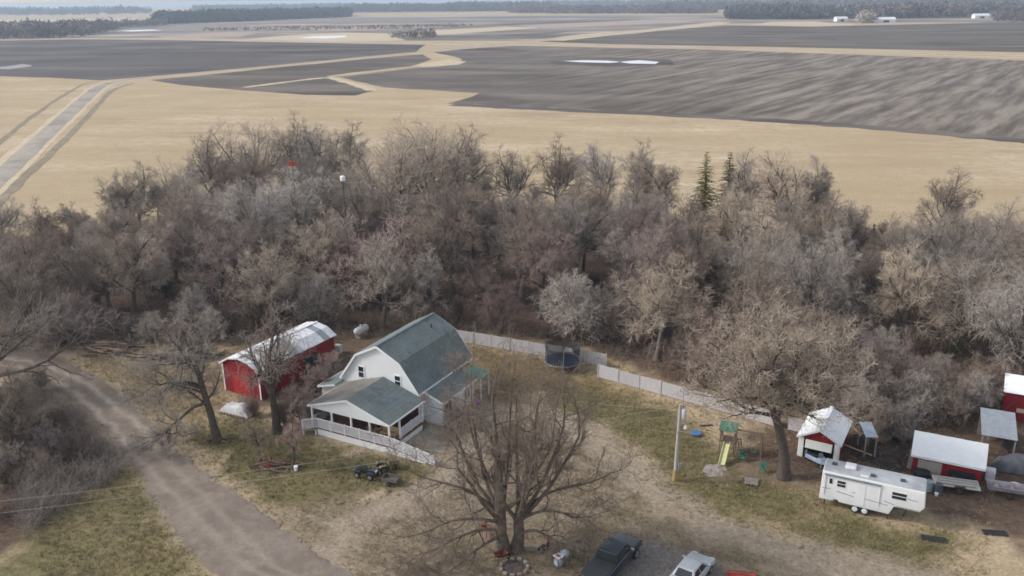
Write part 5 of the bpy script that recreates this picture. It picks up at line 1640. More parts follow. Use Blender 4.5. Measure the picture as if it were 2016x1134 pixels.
HX_, HY_ = -12.77, 74.72
leafm = mat('fallen_leaf', (0.16, 0.1, 0.06), (0.3, 0.21, 0.135), scale=0.7, rough=0.9)
ground_scatter('fallen_leaves', 26000, 61, np.clip(0.15 + gold + 0.5 * litter + 0.25 * lawn + 0.12 * dirt - track * 0.5, 0, 1), 0.07, leafm, True)
ground_scatter('lawn_grass', 24000, 62, np.clip(lawn * 0.9 + gold * 0.25 - dirt * 0.4, 0, 1), 0.14, mat('lawn_blades', (0.145, 0.138, 0.055), (0.29, 0.25, 0.12), scale=0.5, rough=0.9), False)
ground_scatter('dry_grass', 26000, 63, np.clip(0.6 - litter * 0.5 - pad - lawn * 0.4 - track * 0.8 - dirt * 0.15, 0, 1), 0.16, mat('straw_blades', (0.28, 0.222, 0.135), (0.44, 0.365, 0.245), scale=0.5, rough=0.9), False)

# ------------------------------------------------------------------ shared building materials
white_siding = siding('white_lap_siding', (0.83, 0.85, 0.86), (0.78, 0.8, 0.82), 0.13, 'Z', 0.6, 0.018, 0.12)
white_trim = mat('white_trim', (0.85, 0.86, 0.87), (0.78, 0.79, 0.8), scale=2, rough=0.5)
rail_white = mat('rail_white', (0.8, 0.79, 0.81), (0.72, 0.71, 0.73), scale=3, rough=0.6)


def shingle(name, c1, c2, c3):
    m = mat(name, c1, c2, scale=0.9, rough=0.9, detail=8, c3=c3, s3=0.35)
    nt = m.node_tree
    b = nt.nodes['Principled BSDF']
    tc = [x for x in nt.nodes if x.type == 'TEX_COORD'][0].outputs['Object']
    br = nt.nodes.new('ShaderNodeTexBrick')
    br.inputs['Scale'].default_value = 1.0
    br.inputs['Brick Width'].default_value = 0.32
    br.inputs['Row Height'].default_value = 0.15
    br.inputs['Mortar Size'].default_value = 0.012
    br.inputs['Color1'].default_value = (0.92, 0.92, 0.92, 1)
    br.inputs['Color2'].default_value = (1.05, 1.05, 1.05, 1)
    br.inputs['Mortar'].default_value = (0.82, 0.82, 0.82, 1)
    mp = nt.nodes.new('ShaderNodeCombineXYZ')
    sx = nt.nodes.new('ShaderNodeSeparateXYZ')
    nt.links.new(tc, sx.inputs[0])
    nt.links.new(sx.outputs['Y'], mp.inputs['X'])
    nt.links.new(sx.outputs['Z'], mp.inputs['Y'])
    nt.links.new(mp.outputs[0], br.inputs['Vector'])
    old = b.inputs['Base Color'].links[0].from_socket
    mu = nt.nodes.new('ShaderNodeMixRGB')
    mu.blend_type = 'MULTIPLY'
    mu.inputs[0].default_value = 1.0
    nt.links.new(old, mu.inputs[1])
    nt.links.new(br.outputs['Color'], mu.inputs[2])
    nt.links.new(mu.outputs[0], b.inputs['Base Color'])
    return m


shing = shingle('grey_green_shingles', (0.12, 0.153, 0.158), (0.19, 0.228, 0.23), (0.165, 0.185, 0.178))
shing_tan = shingle('faded_shingles', (0.2, 0.18, 0.155), (0.27, 0.245, 0.21), (0.17, 0.165, 0.155))
pane = glass('window_glass')
pane_blue = glass('window_glass_pale', (0.1, 0.12, 0.14))
dark_wood = siding('brown_red_siding', (0.1, 0.04, 0.03), (0.14, 0.06, 0.045), 0.15, 'Z', 0.7, 0.015, 0.2, (0.06, 0.03, 0.025))
pine = mat('bare_pine', (0.5, 0.34, 0.16), (0.6, 0.43, 0.22), scale=3, rough=0.7, stretch=(1, 8, 1))
deck_wood = mat('deck_boards', (0.28, 0.25, 0.22), (0.38, 0.34, 0.3), scale=3, rough=0.85, stretch=(1, 6, 1))
metal_white = siding('white_roof_metal', (0.85, 0.87, 0.89), (0.8, 0.82, 0.85), 0.23, 'X', 0.4, 0.03, 0.16, (0.4, 0.4, 0.4))
metal_worn = siding('weathered_roof_metal', (0.82, 0.83, 0.85), (0.62, 0.63, 0.65), 0.23, 'Y', 0.45, 0.03, 0.6, (0.28, 0.275, 0.27))
metal_grey = siding('dull_roof_metal', (0.3, 0.335, 0.38), (0.24, 0.265, 0.3), 0.23, 'X', 0.5, 0.03, 0.4, (0.25, 0.24, 0.22))
red_boards = siding('red_board_siding', (0.25, 0.014, 0.02), (0.19, 0.013, 0.018), 0.25, 'X', 0.65, 0.012, 0.25, (0.12, 0.02, 0.02))
red_side = siding('red_board_siding_long', (0.22, 0.014, 0.02), (0.16, 0.012, 0.016), 0.25, 'Y', 0.65, 0.012, 0.3, (0.12, 0.02, 0.02))
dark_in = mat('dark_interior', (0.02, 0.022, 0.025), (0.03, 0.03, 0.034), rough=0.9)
black_rub = mat('tyre_rubber', (0.02, 0.02, 0.021), (0.035, 0.035, 0.036), rough=0.85)
steel = mat('galvanised_steel', (0.45, 0.46, 0.48), (0.36, 0.37, 0.38), scale=4, rough=0.45, metallic=0.6)
dark_steel = mat('dark_steel', (0.05, 0.052, 0.056), (0.08, 0.08, 0.085), scale=4, rough=0.55, metallic=0.4)
concrete = mat('concrete', (0.34, 0.3, 0.25), (0.44, 0.4, 0.34), scale=1.2, rough=0.9, c3=(0.28, 0.23, 0.17), s3=0.6)


def window(parent, cx, cz, w, h, y, split='h', face='y', glassm=None, frame=None, name='window'):
    """sash window on a wall: frame (part) with panes (sub-parts); face y -> looks towards -y, face x -> looks towards +x"""
    d = 0.05

    def place(mb):
        if face == 'x':
            mb.v = [(y - b, a, c) for a, b, c in mb.v]
        else:
            mb.v = [(a, y + b, c) for a, b, c in mb.v]
        return mb
    f = MB()
    t = 0.09
    f.box(cx - w / 2 - t, cx - w / 2, -d, 0.02, cz - h / 2 - t, cz + h / 2 + t)
    f.box(cx + w / 2, cx + w / 2 + t, -d, 0.02, cz - h / 2 - t, cz + h / 2 + t)
    f.box(cx - w / 2, cx + w / 2, -d, 0.02, cz + h / 2, cz + h / 2 + t)
    f.box(cx - w / 2, cx + w / 2, -d - 0.03, 0.02, cz - h / 2 - t, cz - h / 2)
    if split == 'h':
        f.box(cx - w / 2, cx + w / 2, -d + 0.01, 0.02, cz - 0.03, cz + 0.03)
    elif split == 'v':
        f.box(cx - 0.035, cx + 0.035, -d + 0.01, 0.02, cz - h / 2, cz + h / 2)
    fr = place(f).build(name, frame or white_trim, parent)
    boxes = [(cx - w / 2, cx + w / 2, cz - h / 2, cz + h / 2)]
    if split == 'h':
        boxes = [(cx - w / 2, cx + w / 2, cz - h / 2, cz - 0.03), (cx - w / 2, cx + w / 2, cz + 0.03, cz + h / 2)]
    elif split == 'v':
        boxes = [(cx - w / 2, cx - 0.035, cz - h / 2, cz + h / 2), (cx + 0.035, cx + w / 2, cz - h / 2, cz + h / 2)]
    for a, b, c, e in boxes:
        place(MB().box(a, b, -0.012, 0.015, c, e)).build('pane', glassm or pane, fr)
    return fr


def railing(parent, a, b, za, zb, h=0.92, post=1.6):
    """white baluster railing from a to b; za, zb = floor heights"""
    a, b = Vector((*a, za)), Vector((*b, zb))
    L = (b - a).length
    up = Vector((0, 0, 1))
    r = MB().bar(a + up * h, b + up * h, 0.1, 0.06).bar(a + up * 0.1, b + up * 0.1, 0.05, 0.08).build('top_rail', rail_white, parent)
    n = max(2, int(L / 0.105))
    bl = MB()
    for i in range(1, n):
        p = a + (b - a) * (i / n)
        bl.bar(p + up * 0.1, p + up * (h - 0.02), 0.05)
    tag(bl.build('balusters', rail_white, r), kind='stuff')
    k = max(1, round(L / post))
    for i in range(k + 1):
        p = a + (b - a) * (i / k)
        MB().box(p.x - 0.05, p.x + 0.05, p.y - 0.05, p.y + 0.05, p.z - 0.02, p.z + h + 0.1).build('rail_post', rail_white, parent)


# ------------------------------------------------------------------ the farmhouse
HX, HY = -12.77, 74.72
house = thing('farmhouse', 'white farmhouse with grey gambrel roof, covered front porch and wheelchair ramp', 'house', (HX, HY), TH)
E_, B_, R_ = (4.57, 3.4), (2.51, 6.18), 7.45
prof = [(-4.3, 0), (4.3, 0), (4.3, 3.58), (2.4, 6.06), (0, 7.28), (-2.4, 6.06), (-4.3, 3.58)]
MB().prism(prof, 0.2, 9.7).build('wall', white_siding, house)
roof_parts = []
for s in (-1, 1):
    up_ = MB().slab([(0, 0, R_), (s * B_[0], 0, B_[1]), (s * B_[0], 9.92, B_[1]), (0, 9.92, R_)], 0.13).build('upper_roof', shing, house)
    lo_ = MB().slab([(s * B_[0], -0.01, B_[1]), (s * E_[0], -0.01, E_[1]), (s * E_[0], 9.93, E_[1]), (s * B_[0], 9.93, B_[1])], 0.13).build('lower_roof', shing, house)
    for y in (-0.03, 9.95):
        MB().bar((0, y, R_ - 0.13), (s * B_[0], y, B_[1] - 0.13), 0.05, 0.2).build('bargeboard', white_trim, up_)
        MB().bar((s * B_[0], y, B_[1] - 0.13), (s * E_[0], y, E_[1] - 0.13), 0.05, 0.2).build('bargeboard', white_trim, lo_)
    MB().bar((s * (E_[0] + 0.04), 0, E_[1] - 0.1), (s * (E_[0] + 0.04), 9.92, E_[1] - 0.1), 0.06, 0.18).build('gutter', white_trim, lo_)
MB().bar((0, 0.02, R_ + 0.01), (0, 9.9, R_ + 0.01), 0.26, 0.04).build('ridge_cap', shing, house)
window(house, -2.1, 4.3, 0.62, 1.12, 0.2)
window(house, 2.13, 4.2, 0.62, 1.02, 0.2)
MB().box(-4.36, 4.36, 0.12, 9.78, 0, 0.35).build('foundation', concrete, house)
# chimney-free ridge; small vent near the back
MB().tube([(1.2, 7.6, 6.6), (1.2, 7.6, 7.25)], 0.07, 10).build('vent_pipe', dark_steel, house)

# right-hand addition under the main eaves
MB().prism([(4.31, 0), (6.3, 0), (6.3, 2.52), (4.31, 3.3)], 1.2, 6.9).build('addition_wall', white_siding, house)
ar = MB().slab([(4.35, 0.95, 3.36), (6.6, 0.95, 2.5), (6.6, 7.1, 2.5), (4.35, 7.1, 3.36)], 0.1).build('addition_roof', shing, house)
MB().bar((6.63, 0.95, 2.44), (6.63, 7.1, 2.44), 0.05, 0.16).build('gutter', white_trim, ar)
MB().bar((4.4, 0.93, 3.27), (6.6, 0.93, 2.43), 0.05, 0.16).build('bargeboard', white_trim, ar)
window(house, 2.25, 1.5, 1.25, 1.2, 6.3, 'v', 'x', pane_blue)
window(house, 5.65, 1.5, 1.0, 1.1, 6.3, 'v', 'x', pane_blue)
MB().box(6.3, 6.36, 3.5, 4.4, 0.1, 2.1).build('door', white_trim, house, bevel=0.01)
MB().box(6.28, 6.75, 3.3, 4.6, 0, 0.2).build('door_step', concrete, house)
aw = MB().slab([(4.4, 7.3, 3.0), (7.0, 7.3, 2.5), (7.0, 9.2, 2.5), (4.4, 9.2, 3.0)], 0.05).build('awning', mat('green_awning', (0.1, 0.26, 0.19), (0.14, 0.32, 0.24), scale=2, rough=0.6), house)
for y in (7.45, 9.05):
    MB().bar((6.85, y, 0), (6.85, y, 2.48), 0.09).build('awning_post', white_trim, aw)
# left-hand addition
MB().prism([(-6.2, 0), (-4.31, 0), (-4.31, 2.95), (-6.2, 2.5)], -0.9, 2.6).build('addition_wall', white_siding, house)
al = MB().slab([(-6.5, -1.15, 2.5), (-4.32, -1.15, 3.08), (-4.32, 2.85, 3.08), (-6.5, 2.85, 2.5)], 0.1).build('addition_roof', shing, house)
MB().bar((-6.5, -1.17, 2.43), (-4.32, -1.17, 3.0), 0.05, 0.15).build('bargeboard', white_trim, al)
MB().bar((-6.53, -1.15, 2.44), (-6.53, 2.85, 2.44), 0.05, 0.15).build('gutter', white_trim, al)

# front porch
PE, PR, PXC = 2.9, 4.35, 0.52
MB().box(-3.85, 5.0, -5.34, 0.19, 0.55, 0.75).build('porch_floor', mat('red_brown_floor', (0.13, 0.055, 0.04), (0.19, 0.085, 0.06), scale=2, rough=0.6), house)
MB().box(-3.8, 4.3, 0.12, 0.185, 0.75, 2.95).build('porch_back_wall', dark_wood, house)
pd = MB().box(-0.4, 0.55, 0.07, 0.12, 0.76, 2.8).build('door', white_trim, house, bevel=0.01)
MB().box(-0.2, 0.35, 0.05, 0.068, 1.7, 2.6).build('pane', pane, pd)
window(house, -2.3, 1.85, 0.9, 1.0, 0.12)
window(house, 2.6, 1.85, 1.1, 1.0, 0.12, 'v')
prl = MB().slab([(PXC, -5.45, PR), (-4.05, -5.45, PE), (-4.05, 0.17, PE), (PXC, 0.17, PR)], 0.1).build('porch_roof', shing_tan, house)
prr = MB().slab([(PXC + 0.002, -5.45, PR), (5.1, -5.45, PE), (5.1, 0.17, PE), (PXC + 0.002, 0.17, PR)], 0.1).build('porch_roof', shing, house)
for s, x in ((-1, -4.05), (1, 5.1)):
    q = prl if s < 0 else prr
    MB().bar((PXC, -5.48, PR - 0.1), (x, -5.48, PE - 0.1), 0.05, 0.17).build('bargeboard', white_trim, q)
    MB().bar((x + s * 0.03, -5.45, PE - 0.09), (x + s * 0.03, 0.15, PE - 0.09), 0.06, 0.15).build('gutter', white_trim, q)
MB().prism([(-3.85, 2.62), (4.95, 2.62), (4.95, 2.84), (PXC, 4.22), (-3.85, 2.84)], -5.32, -5.22).build('porch_gable', white_siding, house)
for y in (-5.27, -2.6):
    if y > -5:
        MB().bar((-3.75, y, 2.7), (4.9, y, 2.7), 0.12, 0.18).build('porch_beam', white_trim, house)
for x in (-3.72, 4.9):
    MB().bar((x, -5.2, 2.7), (x, 0.18, 2.7), 0.12, 0.18).build('porch_beam', white_trim, house)
for x, y in ((-3.75, -5.25), (-1.45, -5.25), (0.75, -5.25), (2.8, -5.25), (4.9, -5.25), (4.9, -3.7), (4.9, -0.1), (-3.75, -2.6), (-3.75, -0.1)):
    MB().box(x - 0.08, x + 0.08, y - 0.08, y + 0.08, 0.75, 2.62).build('porch_post', white_trim, house, bevel=0.015, segs=1)
railing(house, (4.9, -3.62), (4.9, -0.18), 0.75, 0.75, 0.9)
railing(house, (-3.75, -5.15), (-3.75, -0.18), 0.75, 0.75, 0.9)
MB().box(4.86, 4.94, -3.6, -0.2, 0.0, 0.6).build('porch_skirt', white_siding, house)
# bench and swing seat seen under the roof
bench = thing('porch_bench', 'bare pine bench under the front porch roof', 'bench', (HX + 3.85 * math.cos(TH) + 3.9 * math.sin(TH), HY + 3.85 * math.sin(TH) - 3.9 * math.cos(TH)), TH, None, 0.75)
MB().box(-0.85, 0.85, -0.35, 0.25, 0.4, 0.46).build('seat', pine, bench)
MB().box(-0.85, 0.85, 0.2, 0.26, 0.5, 1.0).build('backrest', pine, bench)
for x in (-0.75, 0.75):
    for y in (-0.25, 0.2):
        MB().box(x - 0.04, x + 0.04, y - 0.04, y + 0.04, 0, 0.4).build('leg', pine, bench)
# ramp along the porch front, falling to the right
MB().add([(5.0, -5.36, 0.75), (9.6, -5.36, 0.04), (9.6, -4.2, 0.04), (5.0, -4.2, 0.75), (5.0, -5.36, 0.63), (9.6, -5.36, -0.06), (9.6, -4.2, -0.06), (5.0, -4.2, 0.63)],
         [(0, 1, 2, 3), (7, 6, 5, 4), (0, 4, 5, 1), (1, 5, 6, 2), (2, 6, 7, 3), (3, 7, 4, 0)]).build('ramp', deck_wood, house)
railing(house, (-3.2, -5.42), (5.0, -5.42), 0.75, 0.75, 0.95, 1.65)
railing(house, (5.0, -5.42), (9.6, -5.42), 0.75, 0.06, 0.95, 1.5)
railing(house, (-3.2, -5.42), (-4.25, -6.15), 0.75, 0.62, 0.95, 1.2)
MB().add([(-3.2, -5.38, 0), (8.7, -5.38, 0), (8.7, -5.38, 0.12), (5.0, -5.38, 0.6), (-3.2, -5.38, 0.6), (-3.2, -5.34, 0), (8.7, -5.34, 0), (8.7, -5.34, 0.12), (5.0, -5.34, 0.6), (-3.2, -5.34, 0.6)],
         [(0, 1, 2, 3, 4), (9, 8, 7, 6, 5), (0, 5, 6, 1), (1, 6, 7, 2), (2, 7, 8, 3), (3, 8, 9, 4), (4, 9, 5, 0)]).build('ramp_skirt', white_trim, house)
MB().slab([(-4.3, -6.2, 0.6), (-3.2, -5.45, 0.6), (-3.86, -4.4, 0.6), (-4.95, -5.2, 0.6)], 0.1).build('landing', deck_wood, house)
for p in ((-4.25, -6.1), (-3.3, -5.5), (-4.85, -5.2)):
    MB().box(p[0] - 0.05, p[0] + 0.05, p[1] - 0.05, p[1] + 0.05, 0, 0.5).build('landing_post', rail_white, house)


def hloc(x, y):
    return (HX + x * math.cos(TH) - y * math.sin(TH), HY + x * math.sin(TH) + y * math.cos(TH))


pat = [hloc(*p) for p in ((5.05, 0.9), (6.3, 1.1), (8.0, -0.4), (9.2, -3.2), (5.1, -3.9))]
sheet('patio', pat, 0.02, mat('worn_patio', (0.36, 0.31, 0.25), (0.46, 0.41, 0.34), scale=1.2, rough=0.95, c3=(0.3, 0.24, 0.17), s3=0.7), 0.4, 0.15, 31)
box_ = thing('purple_tub', 'bright purple plastic tub at the back corner of the house addition', 'tub', hloc(7.0, 6.6), TH)
MB().lathe([(0.22, 0), (0.3, 0.5), (0.27, 0.5), (0.2, 0.06)], 14).build('body', mat('purple_plastic', (0.35, 0.03, 0.4), (0.42, 0.05, 0.46), rough=0.4), box_)
MB().lathe([(0.3, 0.47), (0.34, 0.5), (0.3, 0.53)], 14).build('rim', MATS['purple_plastic'], box_)


# ------------------------------------------------------------------ gabled outbuildings
def gable_building(name, label, loc, th, W, L, ze, zr, wallm, sidem, roofm, oh=0.25, trim=True, front_open=None, cat='shed', split=0.0, bow=0.0):
    t = thing(name, label, cat, loc, th)
    w = W / 2 - oh
    s0, s1 = 0.2, L - 0.2
    sl = (zr - ze) / (W / 2)
    zw = ze + sl * oh - 0.09
    zk = zr - 0.1
    if front_open:
        ox, oz = front_open
        MB().prism([(-w, 0), (-ox, 0), (-ox, oz), (ox, oz), (ox, 0), (w, 0), (w, zw), (0, zk), (-w, zw)], s0, s0 + 0.08).build('front_wall', wallm, t)
        MB().prism([(-w, 0), (w, 0), (w, zw), (0, zk), (-w, zw)], s1 - 0.08, s1).build('back_wall', wallm, t)
        MB().box(-w + 0.1, w - 0.1, s0 + 0.1, s1 - 0.1, 0.005, 0.03).build('floor', dark_in, t)
    else:
        MB().prism([(-w, 0), (w, 0), (w, zw), (0, zk), (-w, zw)], s0, s0 + 0.08).build('front_wall', wallm, t)
        MB().prism([(-w, 0), (w, 0), (w, zw), (0, zk), (-w, zw)], s1 - 0.08, s1).build('back_wall', wallm, t)
    for s in (-1, 1):
        MB().box(min(s * w, s * (w - 0.08)), max(s * w, s * (w - 0.08)), s0 + 0.082, s1 - 0.082, 0, zw).build('side_wall', sidem, t)
    # roof of separate metal sheets
    n = max(2, round(L / 0.95))
    for s in (-1, 1):
        for i in range(n):
            y0, y1 = L * i / n, L * (i + 1) / n
            dz = 0.012 * (i % 2) + random.uniform(0, 0.008)
            rm_ = roofm if random.random() > split else metal_grey
            if bow:      # sheets bent over a rounded rafter
                xb, zb = W * 0.27, (ze + zr) / 2 + bow
                MB().slab([(0, y0, zr + dz), (s * xb, y0, zb + dz), (s * xb, y1 + 0.05, zb + dz), (0, y1 + 0.05, zr + dz)], 0.03).slab(
                    [(s * xb, y0, zb + dz), (s * W / 2, y0, ze + dz), (s * W / 2, y1 + 0.05, ze + dz), (s * xb, y1 + 0.05, zb + dz)], 0.03).build('roof_sheet', rm_, t)
            else:
                MB().slab([(0, y0, zr + dz), (s * W / 2, y0, ze + dz), (s * W / 2, y1 + 0.05, ze + dz), (0, y1 + 0.05, zr + dz)], 0.03).build('roof_sheet', rm_, t)
    MB().bar((0, -0.01, zr + 0.035), (0, L + 0.06, zr + 0.035), 0.32, 0.03).build('ridge_cap', roofm, t)
    if trim:
        for s in (-1, 1):
            if bow:
                MB().bar((0, -0.03, zr - 0.07), (s * W * 0.27, -0.03, (ze + zr) / 2 + bow - 0.07), 0.04, 0.16).bar((s * W * 0.27, -0.03, (ze + zr) / 2 + bow - 0.07), (s * W / 2, -0.03, ze - 0.07), 0.04, 0.16).build('bargeboard', white_trim, t)
            else:
                MB().bar((0, -0.03, zr - 0.07), (s * W / 2, -0.03, ze - 0.07), 0.04, 0.16).build('bargeboard', white_trim, t)
            MB().box(min(s * w, s * (w + 0.03)) - 0.07, max(s * w, s * (w + 0.03)) + 0.07, s0 - 0.03, s0 - 0.002, 0, zw - 0.05).build('corner_board', white_trim, t)
    return t


shed = gable_building('red_shed', 'long red shed with patchy white metal roof left of the farmhouse', (-27.66, 80.03), -0.53, 5.57, 11.6, 3.09, 4.15, red_boards, red_side, metal_worn, split=0.1, bow=0.24)
MB().box(-1.2, 1.2, 0.13, 0.18, 0.0, 2.3).build('door', mat('faded_red_paint', (0.4, 0.03, 0.03), (0.34, 0.025, 0.028), scale=1.5, rough=0.6), shed)
MB().box(2.46, 2.56, 6.5, 8.6, 0.05, 2.2).build('side_opening', dark_in, shed)

GTH = -0.53
gar = gable_building('red_garage', 'small red garage with white metal roof and half-raised door, beside the camper', (26.03, 65.59), GTH, 3.74, 5.0, 1.95, 2.95, red_boards, red_side, metal_white, front_open=(1.26, 1.8), cat='garage')
Md = Matrix.Translation((0, 0.12, 1.78)) @ Matrix.Rotation(math.radians(-18), 4, 'X')
gd = MB().box(-1.1, 1.1, -0.05, 0.0, -0.74, 0.0, Md).build('garage_door', mat('cream_door', (0.72, 0.73, 0.68), (0.64, 0.65, 0.6), rough=0.5), gar, bevel=0.01)
for s in (-1, 1):
    MB().box(s * 1.42 - 0.16, s * 1.42 + 0.16, 0.1, 0.165, 0, 1.9).build('door_jamb', white_trim, gar)

# white-roofed low shed, right
ws = thing('low_shed', 'low red shed with clean white roof behind the camper', 'shed', (32.95, 63.45), -0.48)
MB().box(0.2, 5.3, 0.35, 3.5, 0, 1.7).build('wall', red_boards, ws)
n = 6
for i in range(n):
    a, b = 5.5 * i / n, 5.5 * (i + 1) / n + 0.03
    dz = 0.012 * (i % 2)
    MB().slab([(a, 0, 1.7 + dz), (b, 0, 1.7 + dz), (b, 1.9, 3.08 + dz), (a, 1.9, 3.08 + dz)], 0.03).build('roof_sheet', metal_white, ws)
    MB().slab([(a, 1.9, 3.08 + dz), (b, 1.9, 3.08 + dz), (b, 3.8, 1.7 + dz), (a, 3.8, 1.7 + dz)], 0.03).build('roof_sheet', metal_white, ws)
for x in (0.2, 5.24):
    MB().prism([(0.36, 1.7), (3.48, 1.7), (1.9, 2.95)], x, x + 0.06, Matrix(((0, 1, 0, 0), (1, 0, 0, 0), (0, 0, 1, 0), (0, 0, 0, 1)))).build('gable', red_boards, ws)
MB().bar((0, -0.02, 1.62), (5.53, -0.02, 1.62), 0.03, 0.12).build('fascia', white_trim, ws)
MB().box(0.6, 2.4, 0.3, 0.345, 0.02, 1.3).build('door', mat('grey_door_boards', (0.3, 0.27, 0.25), (0.4, 0.37, 0.34), scale=2, rough=0.8, stretch=(6, 1, 0.6)), ws)
MB().box(2.9, 4.9, 0.29, 0.348, 0.25, 0.95).build('side_opening', dark_in, ws)

# grey-roofed shelter and the red building at the right edge
gs = thing('shelter', 'open grey-roofed shelter on posts between low shed and red barn', 'shelter', (40.2, 66.2), -0.44)
for i in range(3):
    MB().slab([(i * 0.9, 0, 2.0 + 0.012 * (i % 2)), (i * 0.9 + 0.93, 0, 2.0 + 0.012 * (i % 2)), (i * 0.9 + 0.93 + 0.0, 4.4, 2.6 + 0.012 * (i % 2)), (i * 0.9, 4.4, 2.6 + 0.012 * (i % 2))], 0.03).build('roof_sheet', metal_grey, gs)
for x in (0.12, 2.6):
    for y, z in ((0.2, 1.96), (4.2, 2.5)):
        MB().box(x - 0.06, x + 0.06, y - 0.06, y + 0.06, 0, z).build('post', mat('weathered_post', (0.3, 0.27, 0.24), (0.22, 0.2, 0.18), rough=0.9), gs)
MB().box(0.05, 2.7, 4.15, 4.25, 0, 2.3).build('back_wall', mat('weathered_boards', (0.22, 0.2, 0.18), (0.34, 0.31, 0.28), scale=2, rough=0.9, stretch=(5, 1, 0.5)), gs)
rb = thing('red_barn', 'dark red barn with white roof cut by the right edge', 'barn', (45.6, 72.9), -0.5)
MB().box(0.15, 8.0, 0.25, 4.6, 0, 2.78).build('wall', red_boards, rb)
for i in range(8):
    a, b = 8.2 * i / 8, 8.2 * (i + 1) / 8 + 0.03
    dz = 0.012 * (i % 2)
    MB().slab([(a, 0, 2.8 + dz), (b, 0, 2.8 + dz), (b, 2.4, 3.75 + dz), (a, 2.4, 3.75 + dz)], 0.03).build('roof_sheet', metal_white, rb)
    MB().slab([(a, 2.4, 3.75 + dz), (b, 2.4, 3.75 + dz), (b, 4.85, 2.8 + dz), (a, 4.85, 2.8 + dz)], 0.03).build('roof_sheet', metal_white, rb)
for x in (0.15, 7.94):
    MB().prism([(0.25, 2.78), (4.6, 2.78), (2.42, 3.65)], x, x + 0.06, Matrix(((0, 1, 0, 0), (1, 0, 0, 0), (0, 0, 1, 0), (0, 0, 0, 1)))).build('gable', red_boards, rb)
MB().box(1.3, 2.1, 0.2, 0.245, 0.9, 1.3).build('window', mat('pale_shutter', (0.6, 0.45, 0.38), (0.5, 0.4, 0.35)), rb)
ls = thing('lean_to', 'narrow lean-to with bluish sheet roof right of the red garage', 'lean-to', (30.25, 66.3), -0.12)
for i in range(2):
    MB().slab([(i * 0.5, -0.2, 1.95 + i * 0.012), (i * 0.5 + 0.52, -0.2, 1.95 + i * 0.012), (i * 0.5 + 0.52, 2.1, 2.25 + i * 0.012), (i * 0.5, 2.1, 2.25 + i * 0.012)], 0.03).build('roof_sheet', mat('bluish_sheet', (0.4, 0.46, 0.54), (0.3, 0.34, 0.4), scale=1.5, rough=0.4), ls)
for x in (0.08, 0.94):
    for y, z in ((-0.1, 1.92), (2.0, 2.2)):
        MB().box(x - 0.06, x + 0.06, y - 0.06, y + 0.06, 0, z).build('post', MATS['weathered_post'], ls)
tag(MB().bar((28.9, 67.6, 0.5), (31.0, 66.2, 0.12), 0.16, 0.05).build('plank', pine), 'long pale plank lying between red garage and lean-to', 'plank')

# ------------------------------------------------------------------ fence
fence_m = mat('fence_boards', (0.42, 0.4, 0.41), (0.54, 0.52, 0.53), scale=2.5, rough=0.85, stretch=(5, 5, 0.4), rand=0.06)


def fence(label, a, b, h=1.5, step=2.4):
    a, b = Vector(a), Vector(b)
    L = (b - a).length
    n = max(1, round(L / step))
    ang = math.atan2((b - a).y, (b - a).x)
    t = thing('fence', label, 'fence', a, ang, 'pale board fence behind the yard')
    w = L / n
    for i in range(n):
        m = MB()
        x = i * w + 0.07
        tilt = random.uniform(-0.025, 0.025)
        dz = random.uniform(-0.04, 0.03)
        while x < (i + 1) * w - 0.1:
            m.box(x, x + 0.135, -0.012 + tilt, 0.012 + tilt, 0.05, h + dz + random.uniform(-0.015, 0.015))
            x += 0.143
        m.box(i * w + 0.06, (i + 1) * w - 0.06, 0.014 + tilt, 0.05 + tilt, 0.3, 0.39)
        m.box(i * w + 0.06, (i + 1) * w - 0.06, 0.014 + tilt, 0.05 + tilt, h - 0.35, h - 0.26)
        m.build('panel', fence_m, t)
    for i in range(n + 1):
        MB().box(i * w - 0.055, i * w + 0.055, -0.05, 0.06, 0, h + 0.06).build('post', fence_m, t)


fence('pale board fence behind the trampoline', (-6.63, 94.00), (10.09, 86.12))
fence('pale board fence from the gap to the big round tree', (8.94, 83.37), (24.60, 71.69))
fence('short end of pale fence behind the red garage', (25.32, 71.27), (27.16, 70.05), 1.35)

# ------------------------------------------------------------------ wheels and vehicles
def wheel(parent, x, y, r, w, hub, tyre=None, name='wheel'):
    M = Matrix.Translation((x, y, r)) @ Matrix.Rotation(PI / 2, 4, 'X')
    t = MB().lathe([(r * 0.6, -w / 2), (r * 0.9, -w / 2), (r, -w * 0.3), (r, w * 0.3), (r * 0.9, w / 2), (r * 0.6, w / 2)], 20, M=M).build(name, tyre or black_rub, parent, smooth=True)
    MB().lathe([(r * 0.6, -w / 2 - 0.012), (r * 0.3, -w / 2 - 0.03), (0.05, -w / 2 - 0.03), (0.05, w / 2 + 0.03), (r * 0.3, w / 2 + 0.03), (r * 0.6, w / 2 + 0.012)], 16, M=M).build('rim', hub, t, smooth=True)
    return t


def paint(name, c, rough=0.3):
    m = mat(name, c, tuple(v * 0.9 for v in c), scale=1.2, rough=rough, spec=0.5, c3=tuple(min(1, v * 1.15 + 0.01) for v in c), s3=0.8)
    m.node_tree.nodes['Principled BSDF'].inputs['Coat Weight'].default_value = 0.4
    m.node_tree.nodes['Principled BSDF'].inputs['Coat Roughness'].default_value = 0.15
    return m


lamp = mat('headlight_lens', (0.7, 0.72, 0.74), (0.6, 0.62, 0.64), rough=0.15)
tail = mat('tail_lens', (0.3, 0.01, 0.01), (0.25, 0.01, 0.01), rough=0.2)
chrome = mat('chrome', (0.6, 0.6, 0.62), (0.5, 0.5, 0.52), rough=0.2, metallic=0.9)
rimm = mat('alloy_rim', (0.45, 0.46, 0.48), (0.36, 0.37, 0.38), rough=0.35, metallic=0.7)


